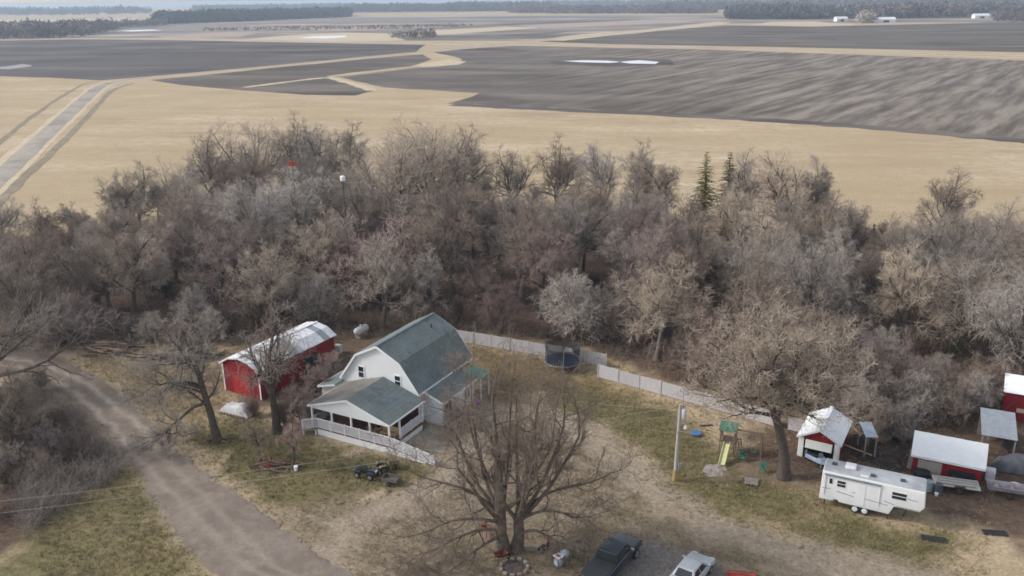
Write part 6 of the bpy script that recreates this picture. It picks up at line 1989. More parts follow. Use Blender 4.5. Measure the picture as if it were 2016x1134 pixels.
def greenhouse(parent, base, top, z0, z1, bodym, glassm):
    """cabin: tapered roof block with proud glass; base/top = (x0, x1, half width)"""
    b = [(base[0], -base[2], z0), (base[1], -base[2], z0), (base[1], base[2], z0), (base[0], base[2], z0)]
    t = [(top[0], -top[2], z1), (top[1], -top[2], z1), (top[1], top[2], z1), (top[0], top[2], z1)]
    cab = MB().add(b + t, [(3, 2, 1, 0), (4, 5, 6, 7), (0, 1, 5, 4), (1, 2, 6, 5), (2, 3, 7, 6), (3, 0, 4, 7)]).build('cabin', bodym, parent, bevel=0.07, segs=3, smooth=True)

    def g(name, q, u0, u1, v0, v1):
        A, B, C, D = [Vector(p) for p in q]      # bottom-left, bottom-right, top-right, top-left
        P = lambda u, v: (A * (1 - u) + B * u) * (1 - v) + (D * (1 - u) + C * u) * v
        nn = (B - A).cross(D - A).normalized()
        c = sum((Vector(p) for p in b + t), Vector()) / 8
        if nn.dot((A + C) / 2 - c) < 0:
            nn = -nn
        pts = [P(u0, v0), P(u1, v0), P(u1, v1), P(u0, v1)]
        v = [p + nn * 0.006 for p in pts] + [p - nn * 0.02 for p in pts]
        MB().add(v, [(0, 1, 2, 3), (7, 6, 5, 4), (0, 4, 5, 1), (1, 5, 6, 2), (2, 6, 7, 3), (3, 7, 4, 0)]).build(name, glassm, cab)
    g('windshield', (b[1], b[2], t[2], t[1]), 0.06, 0.94, 0.06, 0.93)
    g('rear_window', (b[3], b[0], t[0], t[3]), 0.1, 0.9, 0.1, 0.9)
    for q in ((b[0], b[1], t[1], t[0]), (b[2], b[3], t[3], t[2])):
        g('side_window', q, 0.1, 0.5, 0.1, 0.88)
        g('side_window', q, 0.53, 0.9, 0.1, 0.88)
    return cab


black_paint = paint('black_truck_paint', (0.016, 0.022, 0.032), 0.22)
tk = thing('pickup_truck', 'black pickup truck with covered bed parked right of the old oak', 'truck', (6.24, 50.45), 0.99)
body = MB().prism([(-2.25, 0.5), (3.75, 0.5), (3.95, 0.6), (3.95, 0.9), (3.75, 1.04), (2.45, 1.17), (-2.25, 1.2)], -0.96, 0.96).build('body', black_paint, tk, bevel=0.09, segs=3, smooth=True)
greenhouse(tk, (0.0, 2.45, 0.88), (0.12, 1.75, 0.7), 1.12, 1.86, black_paint, pane)
MB().box(-2.15, -0.06, -0.84, 0.84, 1.19, 1.235).build('bed_cover', mat('bed_cover_vinyl', (0.03, 0.034, 0.04), (0.045, 0.05, 0.055), rough=0.45), tk, bevel=0.02)
for y in (-0.9, 0.9):
    for x in (-1.35, 2.85):
        wheel(tk, x, y, 0.4, 0.27, rimm)
    MB().box(3.86, 3.97, y * 0.82 - 0.16, y * 0.82 + 0.16, 0.7, 0.9).build('headlight', lamp, tk, bevel=0.02)
    MB().box(-2.28, -2.2, y * 0.97 - 0.07, y * 0.97 + 0.07, 0.7, 1.1).build('taillight', tail, tk)
    MB().box(1.95, 2.1, y * 1.16 - 0.13, y * 1.16 + 0.13, 1.12, 1.34).build('mirror', black_paint if y > 0 else chrome, tk, bevel=0.03)
MB().box(3.9, 3.985, -0.52, 0.52, 0.62, 0.92).build('grille', dark_steel, tk, bevel=0.02)
MB().box(3.85, 4.08, -0.95, 0.95, 0.42, 0.58).build('bumper', chrome, tk, bevel=0.04)
MB().box(-2.4, -2.22, -0.93, 0.93, 0.45, 0.6).build('bumper', chrome, tk, bevel=0.03)

silver = paint('silver_car_paint', (0.42, 0.45, 0.48), 0.35)
cx_, cy_c = (12.04, 49.92)
cr_ = thing('silver_car', 'silver car parked right of the black pickup at the bottom edge', 'car', (cx_, cy_c), 0.95)
MB().prism([(-2.1, 0.35), (1.9, 0.35), (2.15, 0.45), (2.15, 0.68), (1.9, 0.8), (0.95, 0.92), (-1.55, 0.95), (-2.1, 0.9)], -0.88, 0.88).build('body', silver, cr_, bevel=0.1, segs=3, smooth=True)
greenhouse(cr_, (-1.5, 1.1, 0.8), (-0.95, 0.35, 0.62), 0.88, 1.42, silver, pane)
for y in (-0.82, 0.82):
    for x in (-1.3, 1.35):
        wheel(cr_, x, y, 0.31, 0.2, rimm)
    MB().box(2.0, 2.17, y * 0.78 - 0.17, y * 0.78 + 0.17, 0.56, 0.72).build('headlight', lamp, cr_, bevel=0.02)
    MB().box(-2.13, -2.05, y * 0.85 - 0.14, y * 0.85 + 0.14, 0.6, 0.82).build('taillight', tail, cr_)
    MB().box(0.75, 0.88, y * 1.15 - 0.1, y * 1.15 + 0.1, 0.92, 1.05).build('mirror', silver, cr_, bevel=0.02)
MB().box(2.08, 2.2, -0.85, 0.85, 0.32, 0.5).build('bumper', silver, cr_, bevel=0.04)

red_plastic = mat('red_plastic', (0.45, 0.05, 0.04), (0.36, 0.04, 0.035), rough=0.45)
p_ = (15.51, 50.07)
sl = thing('red_sled', 'red plastic sled lying right of the silver car', 'sled', p_, -0.2)
MB().prism([(-0.9, 0.02), (0.7, 0.02), (0.95, 0.3), (0.9, 0.3), (0.66, 0.07), (-0.86, 0.07), (-0.88, 0.24), (-0.93, 0.24)], -0.28, 0.28).build('hull', red_plastic, sl)
for y in (-0.3, 0.3):
    MB().bar((-0.9, y, 0.2), (0.88, y, 0.28), 0.05, 0.05).build('rim', red_plastic, sl)

# ------------------------------------------------------------------ camper
RVX, RVY, RVT = 23.85, 58.85, -0.47
rv = thing('camper_trailer', 'white fifth-wheel camper with grey roof parked on the lawn', 'trailer', (RVX, RVY), RVT)
rv_white = mat('camper_fibreglass', (0.8, 0.81, 0.82), (0.74, 0.755, 0.77), scale=0.8, rough=0.35, spec=0.5)
rv_roof = mat('camper_roof', (0.38, 0.4, 0.43), (0.52, 0.54, 0.57), scale=0.7, rough=0.6, c3=(0.32, 0.33, 0.355), s3=0.5)
stripe = mat('decal_stripe', (0.16, 0.18, 0.22), (0.2, 0.23, 0.27), rough=0.4)
MB().prism([(0.0, 0.62), (1.0, 0.62), (1.1, 0.78), (1.35, 0.8), (1.45, 0.62), (5.05, 0.55), (5.35, 1.3), (7.1, 1.28), (7.42, 1.75), (7.3, 3.02), (0.05, 3.05)], 0, 2.2).build('body', rv_white, rv, bevel=0.06, segs=3, smooth=True)
rr_ = MB().box(0.12, 7.2, 0.1, 2.1, 3.05, 3.09).build('roof', rv_roof, rv, bevel=0.015)
MB().box(1.55, 2.35, 0.95, 1.7, 3.09, 3.36).build('air_conditioner', rv_white, rr_, bevel=0.08, segs=3, smooth=True)
for x, y in ((0.75, 1.35), (3.6, 0.75), (5.7, 0.95)):
    MB().box(x - 0.18, x + 0.18, y - 0.18, y + 0.18, 3.09, 3.2).build('roof_vent', mat('vent_plastic', (0.05, 0.055, 0.06), (0.08, 0.085, 0.09), rough=0.4), rr_, bevel=0.03)
MB().box(2.75, 3.35, 0.3, 0.5, 3.09, 3.17).build('skylight', rv_white, rr_, bevel=0.02)
aw_ = MB().tube([(0.25, -0.08, 2.86), (4.3, -0.08, 2.86)], 0.065, 10).build('awning_roll', mat('awning_fabric', (0.12, 0.14, 0.16), (0.18, 0.2, 0.22), scale=2, rough=0.7), rv)
for x in (0.3, 4.25):
    MB().bar((x, -0.05, 2.85), (x, -0.03, 1.1), 0.05).build('awning_arm', rv_white, aw_)


def rv_window(x0, x1, z0, z1, split=True):
    f = MB().box(x0 - 0.05, x1 + 0.05, -0.02, 0.005, z0 - 0.05, z1 + 0.05).build('window', rv_white, rv)
    zs = [(z0, (z0 + z1) / 2 - 0.03), ((z0 + z1) / 2 + 0.03, z1)] if split else [(z0, z1)]
    for a, b in zs:
        MB().box(x0, x1, -0.028, -0.018, a, b).build('pane', pane, f)


rv_window(0.62, 0.84, 2.1, 2.55, False)
rv_window(1.2, 1.8, 2.0, 2.5)
rv_window(5.1, 6.1, 2.0, 2.55)
MB().box(2.6, 3.25, -0.025, 0.004, 0.75, 2.6).build('door', rv_white, rv, bevel=0.01)
for (xa, za, xb, zb, w) in ((0.15, 1.62, 0.75, 1.64, 0.05), (1.2, 1.55, 2.5, 1.38, 0.05), (2.35, 1.75, 2.95, 1.7, 0.05), (3.3, 1.42, 4.9, 1.3, 0.05), (4.6, 1.62, 5.4, 1.45, 0.05), (6.2, 2.2, 6.9, 2.15, 0.05), (5.5, 1.4, 7.05, 1.36, 0.05)):
    MB().bar((xa, -0.004, za), (xb, -0.004, zb), 0.008, w).build('decal', stripe, rv)
for y in (0.12, 2.08):
    for x in (2.65, 3.35):
        wheel(rv, x, y, 0.35, 0.2, mat('white_hub', (0.75, 0.76, 0.77), (0.65, 0.66, 0.67), rough=0.4))
for x in (5.0, 0.4):
    for y in (0.25, 1.95):
        MB().bar((x, y, 0.0), (x, y, 0.62), 0.08).build('stabiliser_leg', dark_steel, rv)
MB().bar((6.3, 1.1, 0.75), (6.3, 1.1, 1.32), 0.14).build('hitch_pin', dark_steel, rv)
MB().bar((6.05, 1.1, 0.0), (6.25, 1.1, 0.75), 0.08).build('hitch_stand', dark_steel, rv)

# ------------------------------------------------------------------ quad bike, garden tractor, cart
plastic_dk = mat('black_plastic', (0.02, 0.022, 0.026), (0.035, 0.037, 0.042), rough=0.4)
at_ = thing('quad_bike', 'black quad bike on the lawn below the ramp', 'quad bike', (-12.43, 63.95), -0.35)
MB().prism([(-0.75, 0.45), (0.8, 0.45), (0.95, 0.62), (0.6, 0.82), (0.1, 0.72), (-0.3, 0.75), (-0.85, 0.72)], -0.2, 0.2).build('body', plastic_dk, at_, bevel=0.05)
MB().prism([(-0.5, 0.74), (0.1, 0.74), (0.15, 0.84), (-0.2, 0.88), (-0.55, 0.84)], -0.17, 0.17).build('seat', black_rub, at_, bevel=0.04)
for sx in (-1, 1):
    for sy in (-1, 1):
        wheel(at_, sx * 0.62, sy * 0.46, 0.29, 0.24, rimm)
        MB().prism([(sx * 0.62 - 0.38, 0.56), (sx * 0.62 - 0.25, 0.68), (sx * 0.62 + 0.25, 0.68), (sx * 0.62 + 0.38, 0.56), (sx * 0.62 + 0.24, 0.63), (sx * 0.62 - 0.24, 0.63)], sy * 0.46 - 0.18, sy * 0.46 + 0.18).build('fender', plastic_dk, at_)
MB().tube([(0.3, -0.4, 1.02), (0.42, -0.15, 0.98), (0.42, 0.15, 0.98), (0.3, 0.4, 1.02)], 0.025, 8).build('handlebar', dark_steel, at_)
MB().bar((0.55, 0, 0.7), (0.4, 0, 0.98), 0.08).build('steering_stem', dark_steel, at_)
for x, n_ in ((0.75, 'front_rack'), (-0.72, 'rear_rack')):
    k = MB()
    for y in (-0.3, -0.1, 0.1, 0.3):
        k.bar((x - 0.25, y, 0.86), (x + 0.25, y, 0.86), 0.03)
    for q in (-0.25, 0.25):
        k.bar((x + q, -0.35, 0.86), (x + q, 0.35, 0.86), 0.03)
    k.build(n_, chrome if x > 0 else dark_steel, at_)
MB().box(0.9, 1.0, -0.14, 0.14, 0.6, 0.72).build('headlight', lamp, at_, bevel=0.02)

gt = thing('garden_tractor', 'muddy yellow garden tractor beside the quad bike', 'tractor', (-10.78, 65.07), 0.5)
ty = mat('faded_yellow_paint', (0.26, 0.21, 0.1), (0.14, 0.12, 0.075), scale=3, rough=0.5)
MB().prism([(0.0, 0.4), (0.95, 0.38), (1.0, 0.55), (0.95, 0.78), (0.1, 0.85)], -0.22, 0.22).build('hood', ty, gt, bevel=0.05)
MB().box(-0.75, 0.1, -0.2, 0.2, 0.32, 0.48).build('frame', dark_steel, gt)
MB().prism([(-0.7, 0.55), (-0.25, 0.55), (-0.22, 0.64), (-0.6, 0.66), (-0.72, 1.0), (-0.8, 0.98)], -0.22, 0.22).build('seat', plastic_dk, gt, bevel=0.03)
for s in (-1, 1):
    wheel(gt, -0.55, s * 0.42, 0.32, 0.24, ty)
    wheel(gt, 0.75, s * 0.36, 0.2, 0.15, ty)
    MB().prism([(-0.9, 0.62), (-0.75, 0.72), (-0.3, 0.7), (-0.2, 0.58), (-0.3, 0.65), (-0.75, 0.67)], s * 0.42 - 0.14, s * 0.42 + 0.14).build('fender', ty, gt)
MB().lathe([(0.15, 0), (0.18, 0.015), (0.15, 0.03)], 14, M=Matrix.Translation((-0.08, 0, 0.98)) @ Matrix.Rotation(-0.7, 4, 'Y')).build('steering_wheel', black_rub, gt)
MB().bar((0.12, 0, 0.8), (-0.07, 0, 0.99), 0.04).build('steering_column', dark_steel, gt)
ct = thing('garden_cart', 'small dark garden cart on the lawn in front of the tractor', 'cart', (-10.18, 62.77), -0.35)
cm = mat('cart_steel', (0.09, 0.085, 0.08), (0.16, 0.145, 0.13), scale=3, rough=0.6)
MB().box(-0.7, 0.7, -0.4, 0.4, 0.36, 0.4).build('bed', cm, ct)
for s in (-1, 1):
    MB().box(-0.7, 0.7, s * 0.4 - 0.02, s * 0.4 + 0.02, 0.4, 0.66).build('side_panel', cm, ct)
    MB().box(s * 0.7 - 0.02, s * 0.7 + 0.02, -0.38, 0.38, 0.4, 0.66).build('end_panel', cm, ct)
    wheel(ct, 0, s * 0.5, 0.22, 0.13, dark_steel)
MB().bar((-0.7, 0, 0.38), (-1.4, 0, 0.28), 0.05).build('drawbar', cm, ct)

# ------------------------------------------------------------------ utility pole, yard light, wires
PX, PY = (13.30, 62.70)
pole = thing('utility_pole', 'grey wooden utility pole with white transformer on the right lawn', 'pole', (PX, PY), 0.2)
pole_m = mat('pole_wood', (0.33, 0.31, 0.3), (0.44, 0.42, 0.4), scale=3, rough=0.9, stretch=(4, 4, 0.3))
MB().tube([(0, 0, -0.1), (0.06, 0, 3.7), (0.12, 0, 6.95)], [0.18, 0.15, 0.115], 12).build('shaft', pole_m, pole, smooth=True)
MB().lathe([(0.02, 0), (0.2, 0.02), (0.23, 0.06), (0.23, 0.86), (0.2, 0.92), (0.05, 0.95)], 16, (0.42, -0.05, 5.65)).build('transformer', mat('transformer_paint', (0.68, 0.69, 0.7), (0.6, 0.61, 0.62), rough=0.4), pole, smooth=True)
for z in (5.85, 6.35):
    MB().bar((0.1, 0, z), (0.3, -0.03, z), 0.06).build('bracket', steel, pole)
for x in (0.34, 0.5):
    MB().lathe([(0.03, 0), (0.05, 0.05), (0.03, 0.1), (0.05, 0.15), (0.02, 0.24)], 10, (x, -0.05, 6.6)).build('insulator', mat('brown_porcelain', (0.2, 0.1, 0.06), rough=0.2), pole)
MB().bar((0.08, 0, 5.05), (0.55, -0.2, 5.1), 0.05).build('lamp_arm', steel, pole)
yl = MB().lathe([(0.17, 0), (0.2, 0.1), (0.12, 0.26), (0.05, 0.34)], 14, (0.58, -0.22, 4.83)).build('yard_light', mat('lamp_lens_white', (0.66, 0.64, 0.58), (0.56, 0.54, 0.5), rough=0.3), pole)
MB().tube([(0.16, -0.05, 0.3), (0.2, -0.05, 4.6)], 0.035, 8).build('conduit', steel, pole)
MB().box(-0.12, 0.3, -0.26, -0.14, 4.5, 4.65).build('meter_bracket', steel, pole)
mt = MB().box(0.12, 0.42, -0.32, -0.14, 1.2, 1.7).build('meter_box', steel, pole, bevel=0.02)
MB().tube([(-0.02, 0, 0.0), (0.0, 0, 1.0)], [0.225, 0.205], 12, False).build('guard', mat('yellow_guard', (0.4, 0.27, 0.12), (0.33, 0.25, 0.14), rough=0.5), pole)
wire_m = mat('aluminium_wire', (0.4, 0.38, 0.33), (0.33, 0.31, 0.28), rough=0.5)


def cable(label, a, b, sag, r=0.012, group='wires to the pole'):
    a, b = Vector(a), Vector(b)
    pts = [a.lerp(b, i / 24) - Vector((0, 0, sag * 4 * (i / 24) * (1 - i / 24))) for i in range(25)]
    return tag(MB().tube(pts, r, 6).build('cable', wire_m), label, 'cable', group)


ex, ey = (-37.71, 47.08)
cable('upper overhead wire crossing from the left edge to the pole', (PX + 0.1, PY, 6.85), (ex, ey, 8.0), 0.55)
ex, ey = (-37.78, 46.90)
cable('lower overhead wire crossing from the left edge to the pole', (PX + 0.1, PY, 6.15), (ex, ey, 7.2), 0.5)
wx, wy = hloc(4.6, 3.0)
cable('service wire from the pole to the house eaves', (PX + 0.1, PY, 6.5), (wx, wy, 3.7), 0.5, 0.009)

# ------------------------------------------------------------------ trampoline
tr = thing('trampoline', 'round trampoline with dark safety net by the fence gap', 'trampoline', (5.41, 86.26), 0.3)
net_m = bpy.data.materials.new('safety_net')
net_m.use_nodes = True
_n = net_m.node_tree
_t = _n.nodes.new('ShaderNodeBsdfTransparent')
_m = _n.nodes.new('ShaderNodeMixShader')
_m.inputs[0].default_value = 0.62
_b = _n.nodes['Principled BSDF']
_b.inputs['Base Color'].default_value = (0.02, 0.022, 0.028, 1)
_b.inputs['Roughness'].default_value = 0.9
_n.links.new(_t.outputs[0], _m.inputs[1])
_n.links.new(_b.outputs[0], _m.inputs[2])
_n.links.new(_m.outputs[0], _n.nodes['Material Output'].inputs['Surface'])
RT = 2.0
ring = [(RT * math.cos(a), RT * math.sin(a), 0.8) for a in np.linspace(0, 2 * PI, 33)]
MB().tube(ring, 0.05, 8, False).build('frame', steel, tr, smooth=True)
MB().lathe([(0.02, 0.77), (RT - 0.25, 0.77), (RT - 0.25, 0.79), (0.02, 0.79)], 32).build('mat', black_rub, tr)
MB().lathe([(RT - 0.26, 0.8), (RT + 0.04, 0.83), (RT + 0.05, 0.79), (RT - 0.26, 0.78)], 32).build('edge_pad', mat('blue_pad', (0.03, 0.045, 0.08), (0.04, 0.06, 0.1), rough=0.6), tr)
for i in range(6):
    a = i * PI / 3 + 0.2
    c, s = math.cos(a), math.sin(a)
    MB().tube([(RT * c, RT * s, 0), (RT * 1.02 * c, RT * 1.02 * s, 0.8)], 0.035, 8).build('leg', steel, tr)
    MB().tube([(RT * 1.04 * c, RT * 1.04 * s, 0.7), (RT * 1.04 * c, RT * 1.04 * s, 2.75)], 0.04, 8).build('net_pole', mat('foam_sleeve', (0.06, 0.065, 0.07), (0.3, 0.31, 0.32), scale=1.5, rough=0.7), tr)
nv, nf = [], []
for j in range(5):
    for i in range(36):
        a = 2 * PI * i / 36
        r = RT - 0.02 - 0.12 * math.sin(PI * j / 4) * abs(math.sin(3 * (a - 0.2)))
        nv.append((r * math.cos(a), r * math.sin(a), 0.84 + 1.8 * j / 4 - (0.12 * abs(math.sin(3 * (a - 0.2))) if j == 4 else 0)))
for j in range(4):
    for i in range(36):
        nf.append((j * 36 + i, j * 36 + (i + 1) % 36, (j + 1) * 36 + (i + 1) % 36, (j + 1) * 36 + i))
MB().add(nv, nf).build('net', net_m, tr)

# ------------------------------------------------------------------ play set
ps = thing('play_set', 'wooden play tower with green canopy and yellow slide on the right lawn', 'playset', (18.74, 67.29), -0.42)
cedar = mat('brown_play_timber', (0.16, 0.11, 0.08), (0.24, 0.17, 0.12), scale=3, rough=0.85)
green_c = mat('green_canvas', (0.045, 0.13, 0.095), (0.075, 0.18, 0.13), scale=2, rough=0.7)
for x in (-0.6, 0.6):
    for y in (-0.6, 0.6):
        MB().box(x - 0.05, x + 0.05, y - 0.05, y + 0.05, 0, 2.5).build('post', cedar, ps)
MB().box(-0.68, 0.68, -0.68, 0.68, 1.2, 1.28).build('platform', cedar, ps)
for y in (-0.62, 0.62):
    MB().slab([(-0.75, y * 1.15, 2.35), (0.75, y * 1.15, 2.35), (0.75, 0, 3.0), (-0.75, 0, 3.0)], 0.03).build('canopy', green_c, ps)
for x in (-0.62, 0.62):
    for z in (1.5, 1.72, 1.94):
        MB().box(x - 0.02, x + 0.02, -0.58, 0.58, z - 0.06, z + 0.06).build('rail', cedar, ps)
MB().prism([(-0.28, 0.0), (0.28, 0.0), (0.28, 0.18), (0.23, 0.18), (0.23, 0.05), (-0.23, 0.05), (-0.23, 0.18), (-0.28, 0.18)], 0, 2.35,
           Matrix.Translation((0, -2.62, 0.12)) @ Matrix.Rotation(math.radians(27), 4, 'X')).build('slide', mat('yellow_slide', (0.62, 0.62, 0.34), (0.55, 0.55, 0.3), rough=0.4), ps)
for x in (0.75, 1.05):
    MB().bar((x, 1.3, 0), (x - 0.1, 0.62, 1.3), 0.06).build('ladder_rail', cedar, ps)
for i in range(4):
    f = 0.2 + 0.2 * i
    MB().bar((0.75 - 0.1 * f, 1.3 - 0.68 * f, 1.3 * f), (1.05 - 0.1 * f, 1.3 - 0.68 * f, 1.3 * f), 0.05).build('rung', cedar, ps)
MB().bar((0.6, 0, 2.35), (2.9, 0.0, 2.35), 0.1).build('swing_beam', cedar, ps)
for y in (-0.7, 0.7):
    MB().bar((2.8, 0, 2.35), (2.9, y, 0), 0.09).build('swing_leg', cedar, ps)
for x in (1.5, 2.2):
    s_ = MB().box(x - 0.2, x + 0.2, -0.1, 0.1, 0.5, 0.54).build('swing_seat', green_c, ps)
    for q in (-0.18, 0.18):
        MB().bar((x + q, 0, 0.52), (x + q, 0, 2.32), 0.02).build('swing_chain', steel, s_)
sheet('sand_patch', [(15.87, 64.09), (16.64, 65.25), (17.98, 65.39), (18.02, 64.29), (17.35, 63.24), (16.17, 63.11)], 0.015, mat('grey_sand', (0.3, 0.26, 0.24), (0.38, 0.34, 0.32), scale=2), 0.25, 0.13, 40)
sheet('bare_earth_patch', [(17.92, 65.13), (21.39, 65.90), (21.54, 63.38), (19.22, 62.64), (16.21, 62.31)], 0.008, mat('orange_earth', (0.17, 0.125, 0.085), (0.25, 0.18, 0.115), scale=1.5, c3=(0.14, 0.12, 0.07), s3=1.0), 0.25, 0.2, 41)


def small(name, label, cat, loc, rot, *parts):
    t = thing(name, label, cat, loc, rot)
    for nm, mb, m in parts:
        mb.build(nm, m, t)
    return t


gp = mat('green_plastic', (0.05, 0.15, 0.11), (0.07, 0.19, 0.14), rough=0.4)
bluep = mat('blue_plastic', (0.07, 0.15, 0.32), (0.09, 0.18, 0.36), rough=0.4)


def chair(label, loc, rot, m, s=1.0):
    t = thing('lawn_chair', label, 'chair', loc, rot, None, 0, s)
    MB().box(-0.25, 0.25, -0.25, 0.25, 0.38, 0.42).build('seat', m, t, bevel=0.01)
    MB().box(-0.25, 0.25, 0.22, 0.27, 0.44, 0.9).build('backrest', m, t, bevel=0.01)
    for x in (-0.22, 0.22):
        MB().box(x - 0.03, x + 0.03, -0.25, 0.25, 0.6, 0.64).build('armrest', m, t)
        for y in (-0.22, 0.22):
            MB().box(x - 0.025, x + 0.025, y - 0.025, y + 0.025, 0, 0.38).build('leg', m, t)
    return t


chair('green plastic lawn chair right of the yellow slide', (19.71, 65.69), 0.6, gp)
chair('green plastic lawn chair beside the big round tree trunk', (20.85, 63.81), -0.5, gp)
small('wading_pool', 'small blue plastic wading pool behind the utility pole', 'pool', (16.64, 70.52), 0.1,
      ('basin', MB().lathe([(0.4, 0), (0.5, 0.22), (0.46, 0.22), (0.38, 0.04)], 20), bluep), ('rim', MB().lathe([(0.46, 0.2), (0.54, 0.23), (0.46, 0.26)], 20), bluep))
small('pallet', 'grey weathered pallet on the lawn below the play tower', 'pallet', (19.49, 62.23), -0.3,
      *[('slat', MB().box(-0.55, 0.55, -0.5 + 0.22 * i, -0.36 + 0.22 * i, 0.12, 0.15), MATS['weathered_boards']) for i in range(5)],
      *[('bearer', MB().box(-0.5 + 0.45 * i, -0.4 + 0.45 * i, -0.5, 0.52, 0.02, 0.118), MATS['weathered_boards']) for i in range(3)])
small('board', 'dark board lying on the lawn left of the play tower', 'board', (17.95, 72.26), 0.1,
      ('plank', MB().box(-0.6, 0.6, -0.12, 0.12, 0.0, 0.06), dark_steel))

# ------------------------------------------------------------------ things around the old oak
red_m = mat('red_paint_worn', (0.36, 0.06, 0.045), (0.26, 0.05, 0.04), scale=3, rough=0.6)
chair('red lawn chair at the left foot of the old oak', (-2.13, 55.44), 0.8, red_m, 1.05)
small('white_plank', 'short white plank leaning at the foot of the old oak', 'plank', (-0.53, 53.52), 0,
      ('board', MB().bar((0.25, -0.1, 0.03), (-0.25, 0.2, 1.0), 0.22, 0.04), white_trim))
fp = thing('fire_ring', 'ring of pale blocks full of ash below the old oak', 'fire ring', (-0.10, 51.39), 0)
for i in range(11):
    a = i * 2 * PI / 11
    MB().box(-0.17, 0.17, -0.1, 0.1, 0, 0.2, Matrix.Translation((0.95 * math.cos(a), 0.95 * math.sin(a), 0)) @ Matrix.Rotation(a + PI / 2 + random.uniform(-0.15, 0.15), 4, 'Z')).build('block', concrete, fp, bevel=0.02, segs=1)
MB().lathe([(0.02, 0.06), (0.5, 0.07), (0.84, 0.02), (0.84, 0.0), (0.02, 0.0)], 18).build('ash', mat('ash_bed', (0.09, 0.07, 0.07), (0.17, 0.13, 0.12), scale=4, rough=0.95), fp)
wb_ = thing('wheelbarrow', 'dark red wheelbarrow left of the fire ring', 'wheelbarrow', (-1.08, 52.22), 0.5)
MB().add([(-0.4, -0.3, 0.62), (0.5, -0.34, 0.66), (0.5, 0.34, 0.66), (-0.4, 0.3, 0.62), (-0.2, -0.18, 0.35), (0.25, -0.2, 0.35), (0.25, 0.2, 0.35), (-0.2, 0.18, 0.35)],
         [(4, 5, 6, 7), (0, 1, 5, 4), (1, 2, 6, 5), (2, 3, 7, 6), (3, 0, 4, 7)]).build('tray', mat('dark_red_steel', (0.14, 0.03, 0.03), (0.2, 0.045, 0.04), rough=0.5), wb_)
wheel(wb_, 0.65, 0, 0.2, 0.09, dark_steel)
for y in (-0.22, 0.22):
    MB().bar((0.65, y * 0.4, 0.2), (-1.0, y * 1.3, 0.6), 0.05).build('handle', pine, wb_)
    MB().bar((-0.25, y, 0.4), (-0.3, y, 0.0), 0.04).build('leg', dark_steel, wb_)
gr = thing('barbecue_cart', 'pale blue barbecue cart left of the black pickup', 'barbecue', (3.50, 51.89), 0.6)
pb = mat('pale_blue_enamel', (0.34, 0.42, 0.5), (0.42, 0.5, 0.56), scale=3, rough=0.4)
MB().lathe([(0.05, 0.0), (0.25, 0.03), (0.33, 0.2), (0.33, 0.26), (0.2, 0.4), (0.04, 0.44)], 18, (0, 0, 0.6)).build('kettle', pb, gr, smooth=True)
MB().box(-0.85, -0.32, -0.3, 0.3, 0.78, 0.82).build('side_table', rail_white, gr)
MB().box(-0.8, -0.4, -0.26, 0.26, 0.1, 0.5).build('tank_box', pb, gr, bevel=0.02)
for x in (-0.8, 0.22):
    for y in (-0.25, 0.25):
        MB().bar((x, y, 0), (x, y, 0.78 if x < 0 else 0.68), 0.04).build('leg', dark_steel, gr)
MB().box(-0.68, -0.5, -0.1, 0.12, 0.82, 0.9).build('red_tray', red_plastic, gr)
tc_ = thing('tricycle', 'green and orange child tricycle right of the old oak', 'tricycle', (2.13, 53.47), 0.8)
wheel(tc_, 0.45, 0, 0.2, 0.07, gp)
for y in (-0.22, 0.22):
    wheel(tc_, -0.35, y, 0.13, 0.06, gp)
MB().tube([(-0.35, 0, 0.2), (0, 0, 0.28), (0.35, 0, 0.5)], 0.035, 8).build('frame', gp, tc_)
MB().box(-0.3, 0.0, -0.13, 0.13, 0.36, 0.44).build('seat', plastic_dk, tc_, bevel=0.03)
MB().bar((0.45, 0, 0.2), (0.33, 0, 0.68), 0.04).build('fork', gp, tc_)
MB().bar((0.33, -0.22, 0.68), (0.33, 0.22, 0.68), 0.04).build('handlebar', dark_steel, tc_)
ob = thing('orange_pail', 'orange plastic pail between the old oak and the barbecue cart', 'pail', (2.49, 54.20), 0)
MB().lathe([(0.16, 0), (0.23, 0.42), (0.2, 0.42), (0.14, 0.04)], 16).build('body', mat('orange_plastic', (0.7, 0.16, 0.06), (0.6, 0.14, 0.06), rough=0.4), ob)
MB().tube([(-0.22, 0, 0.4), (-0.12, 0, 0.58), (0.12, 0, 0.58), (0.22, 0, 0.4)], 0.012, 6).build('handle', steel, ob)

# ------------------------------------------------------------------ debris pile with bucket, woodpile, lumber, propane tank
def stick_pile(name, label, cat, loc, n, L, spread, mats, hmax, seed, flat=False, rot=0.0, r=(0.03, 0.07), group=None):
    g = random.Random(seed)
    t = thing(name, label, cat, loc, rot, group)
    for i in range(n):
        a = g.gauss(0, 0.25) if flat else g.uniform(0, PI)
        l = L * g.uniform(0.6, 1.2)
        c = Vector((g.gauss(0, spread[0]), g.gauss(0, spread[1]), 0))
        dist = min(1.0, math.hypot(c.x / (2 * spread[0]), c.y / (2 * spread[1])))
        z = 0.05 + hmax * (1 - dist) * g.random()
        d = Vector((math.cos(a), math.sin(a), g.uniform(-0.12, 0.12) if flat else g.uniform(-0.25, 0.25)))
        p, q = c - d * l / 2 + Vector((0, 0, z)), c + d * l / 2 + Vector((0, 0, z))
        p.z, q.z = max(p.z, 0.03), max(q.z, 0.03)
        rad = g.uniform(*r)
        mid = p.lerp(q, 0.5) + Vector((g.uniform(-0.08, 0.08) * l, g.uniform(-0.08, 0.08) * l, 0)) * (0 if flat else 1)
        MB().tube([p, mid, q], [rad, rad * 0.9, rad * (0.9 if flat else 0.5)], 6).build('log' if flat else 'branch', g.choice(mats), t)
    return t


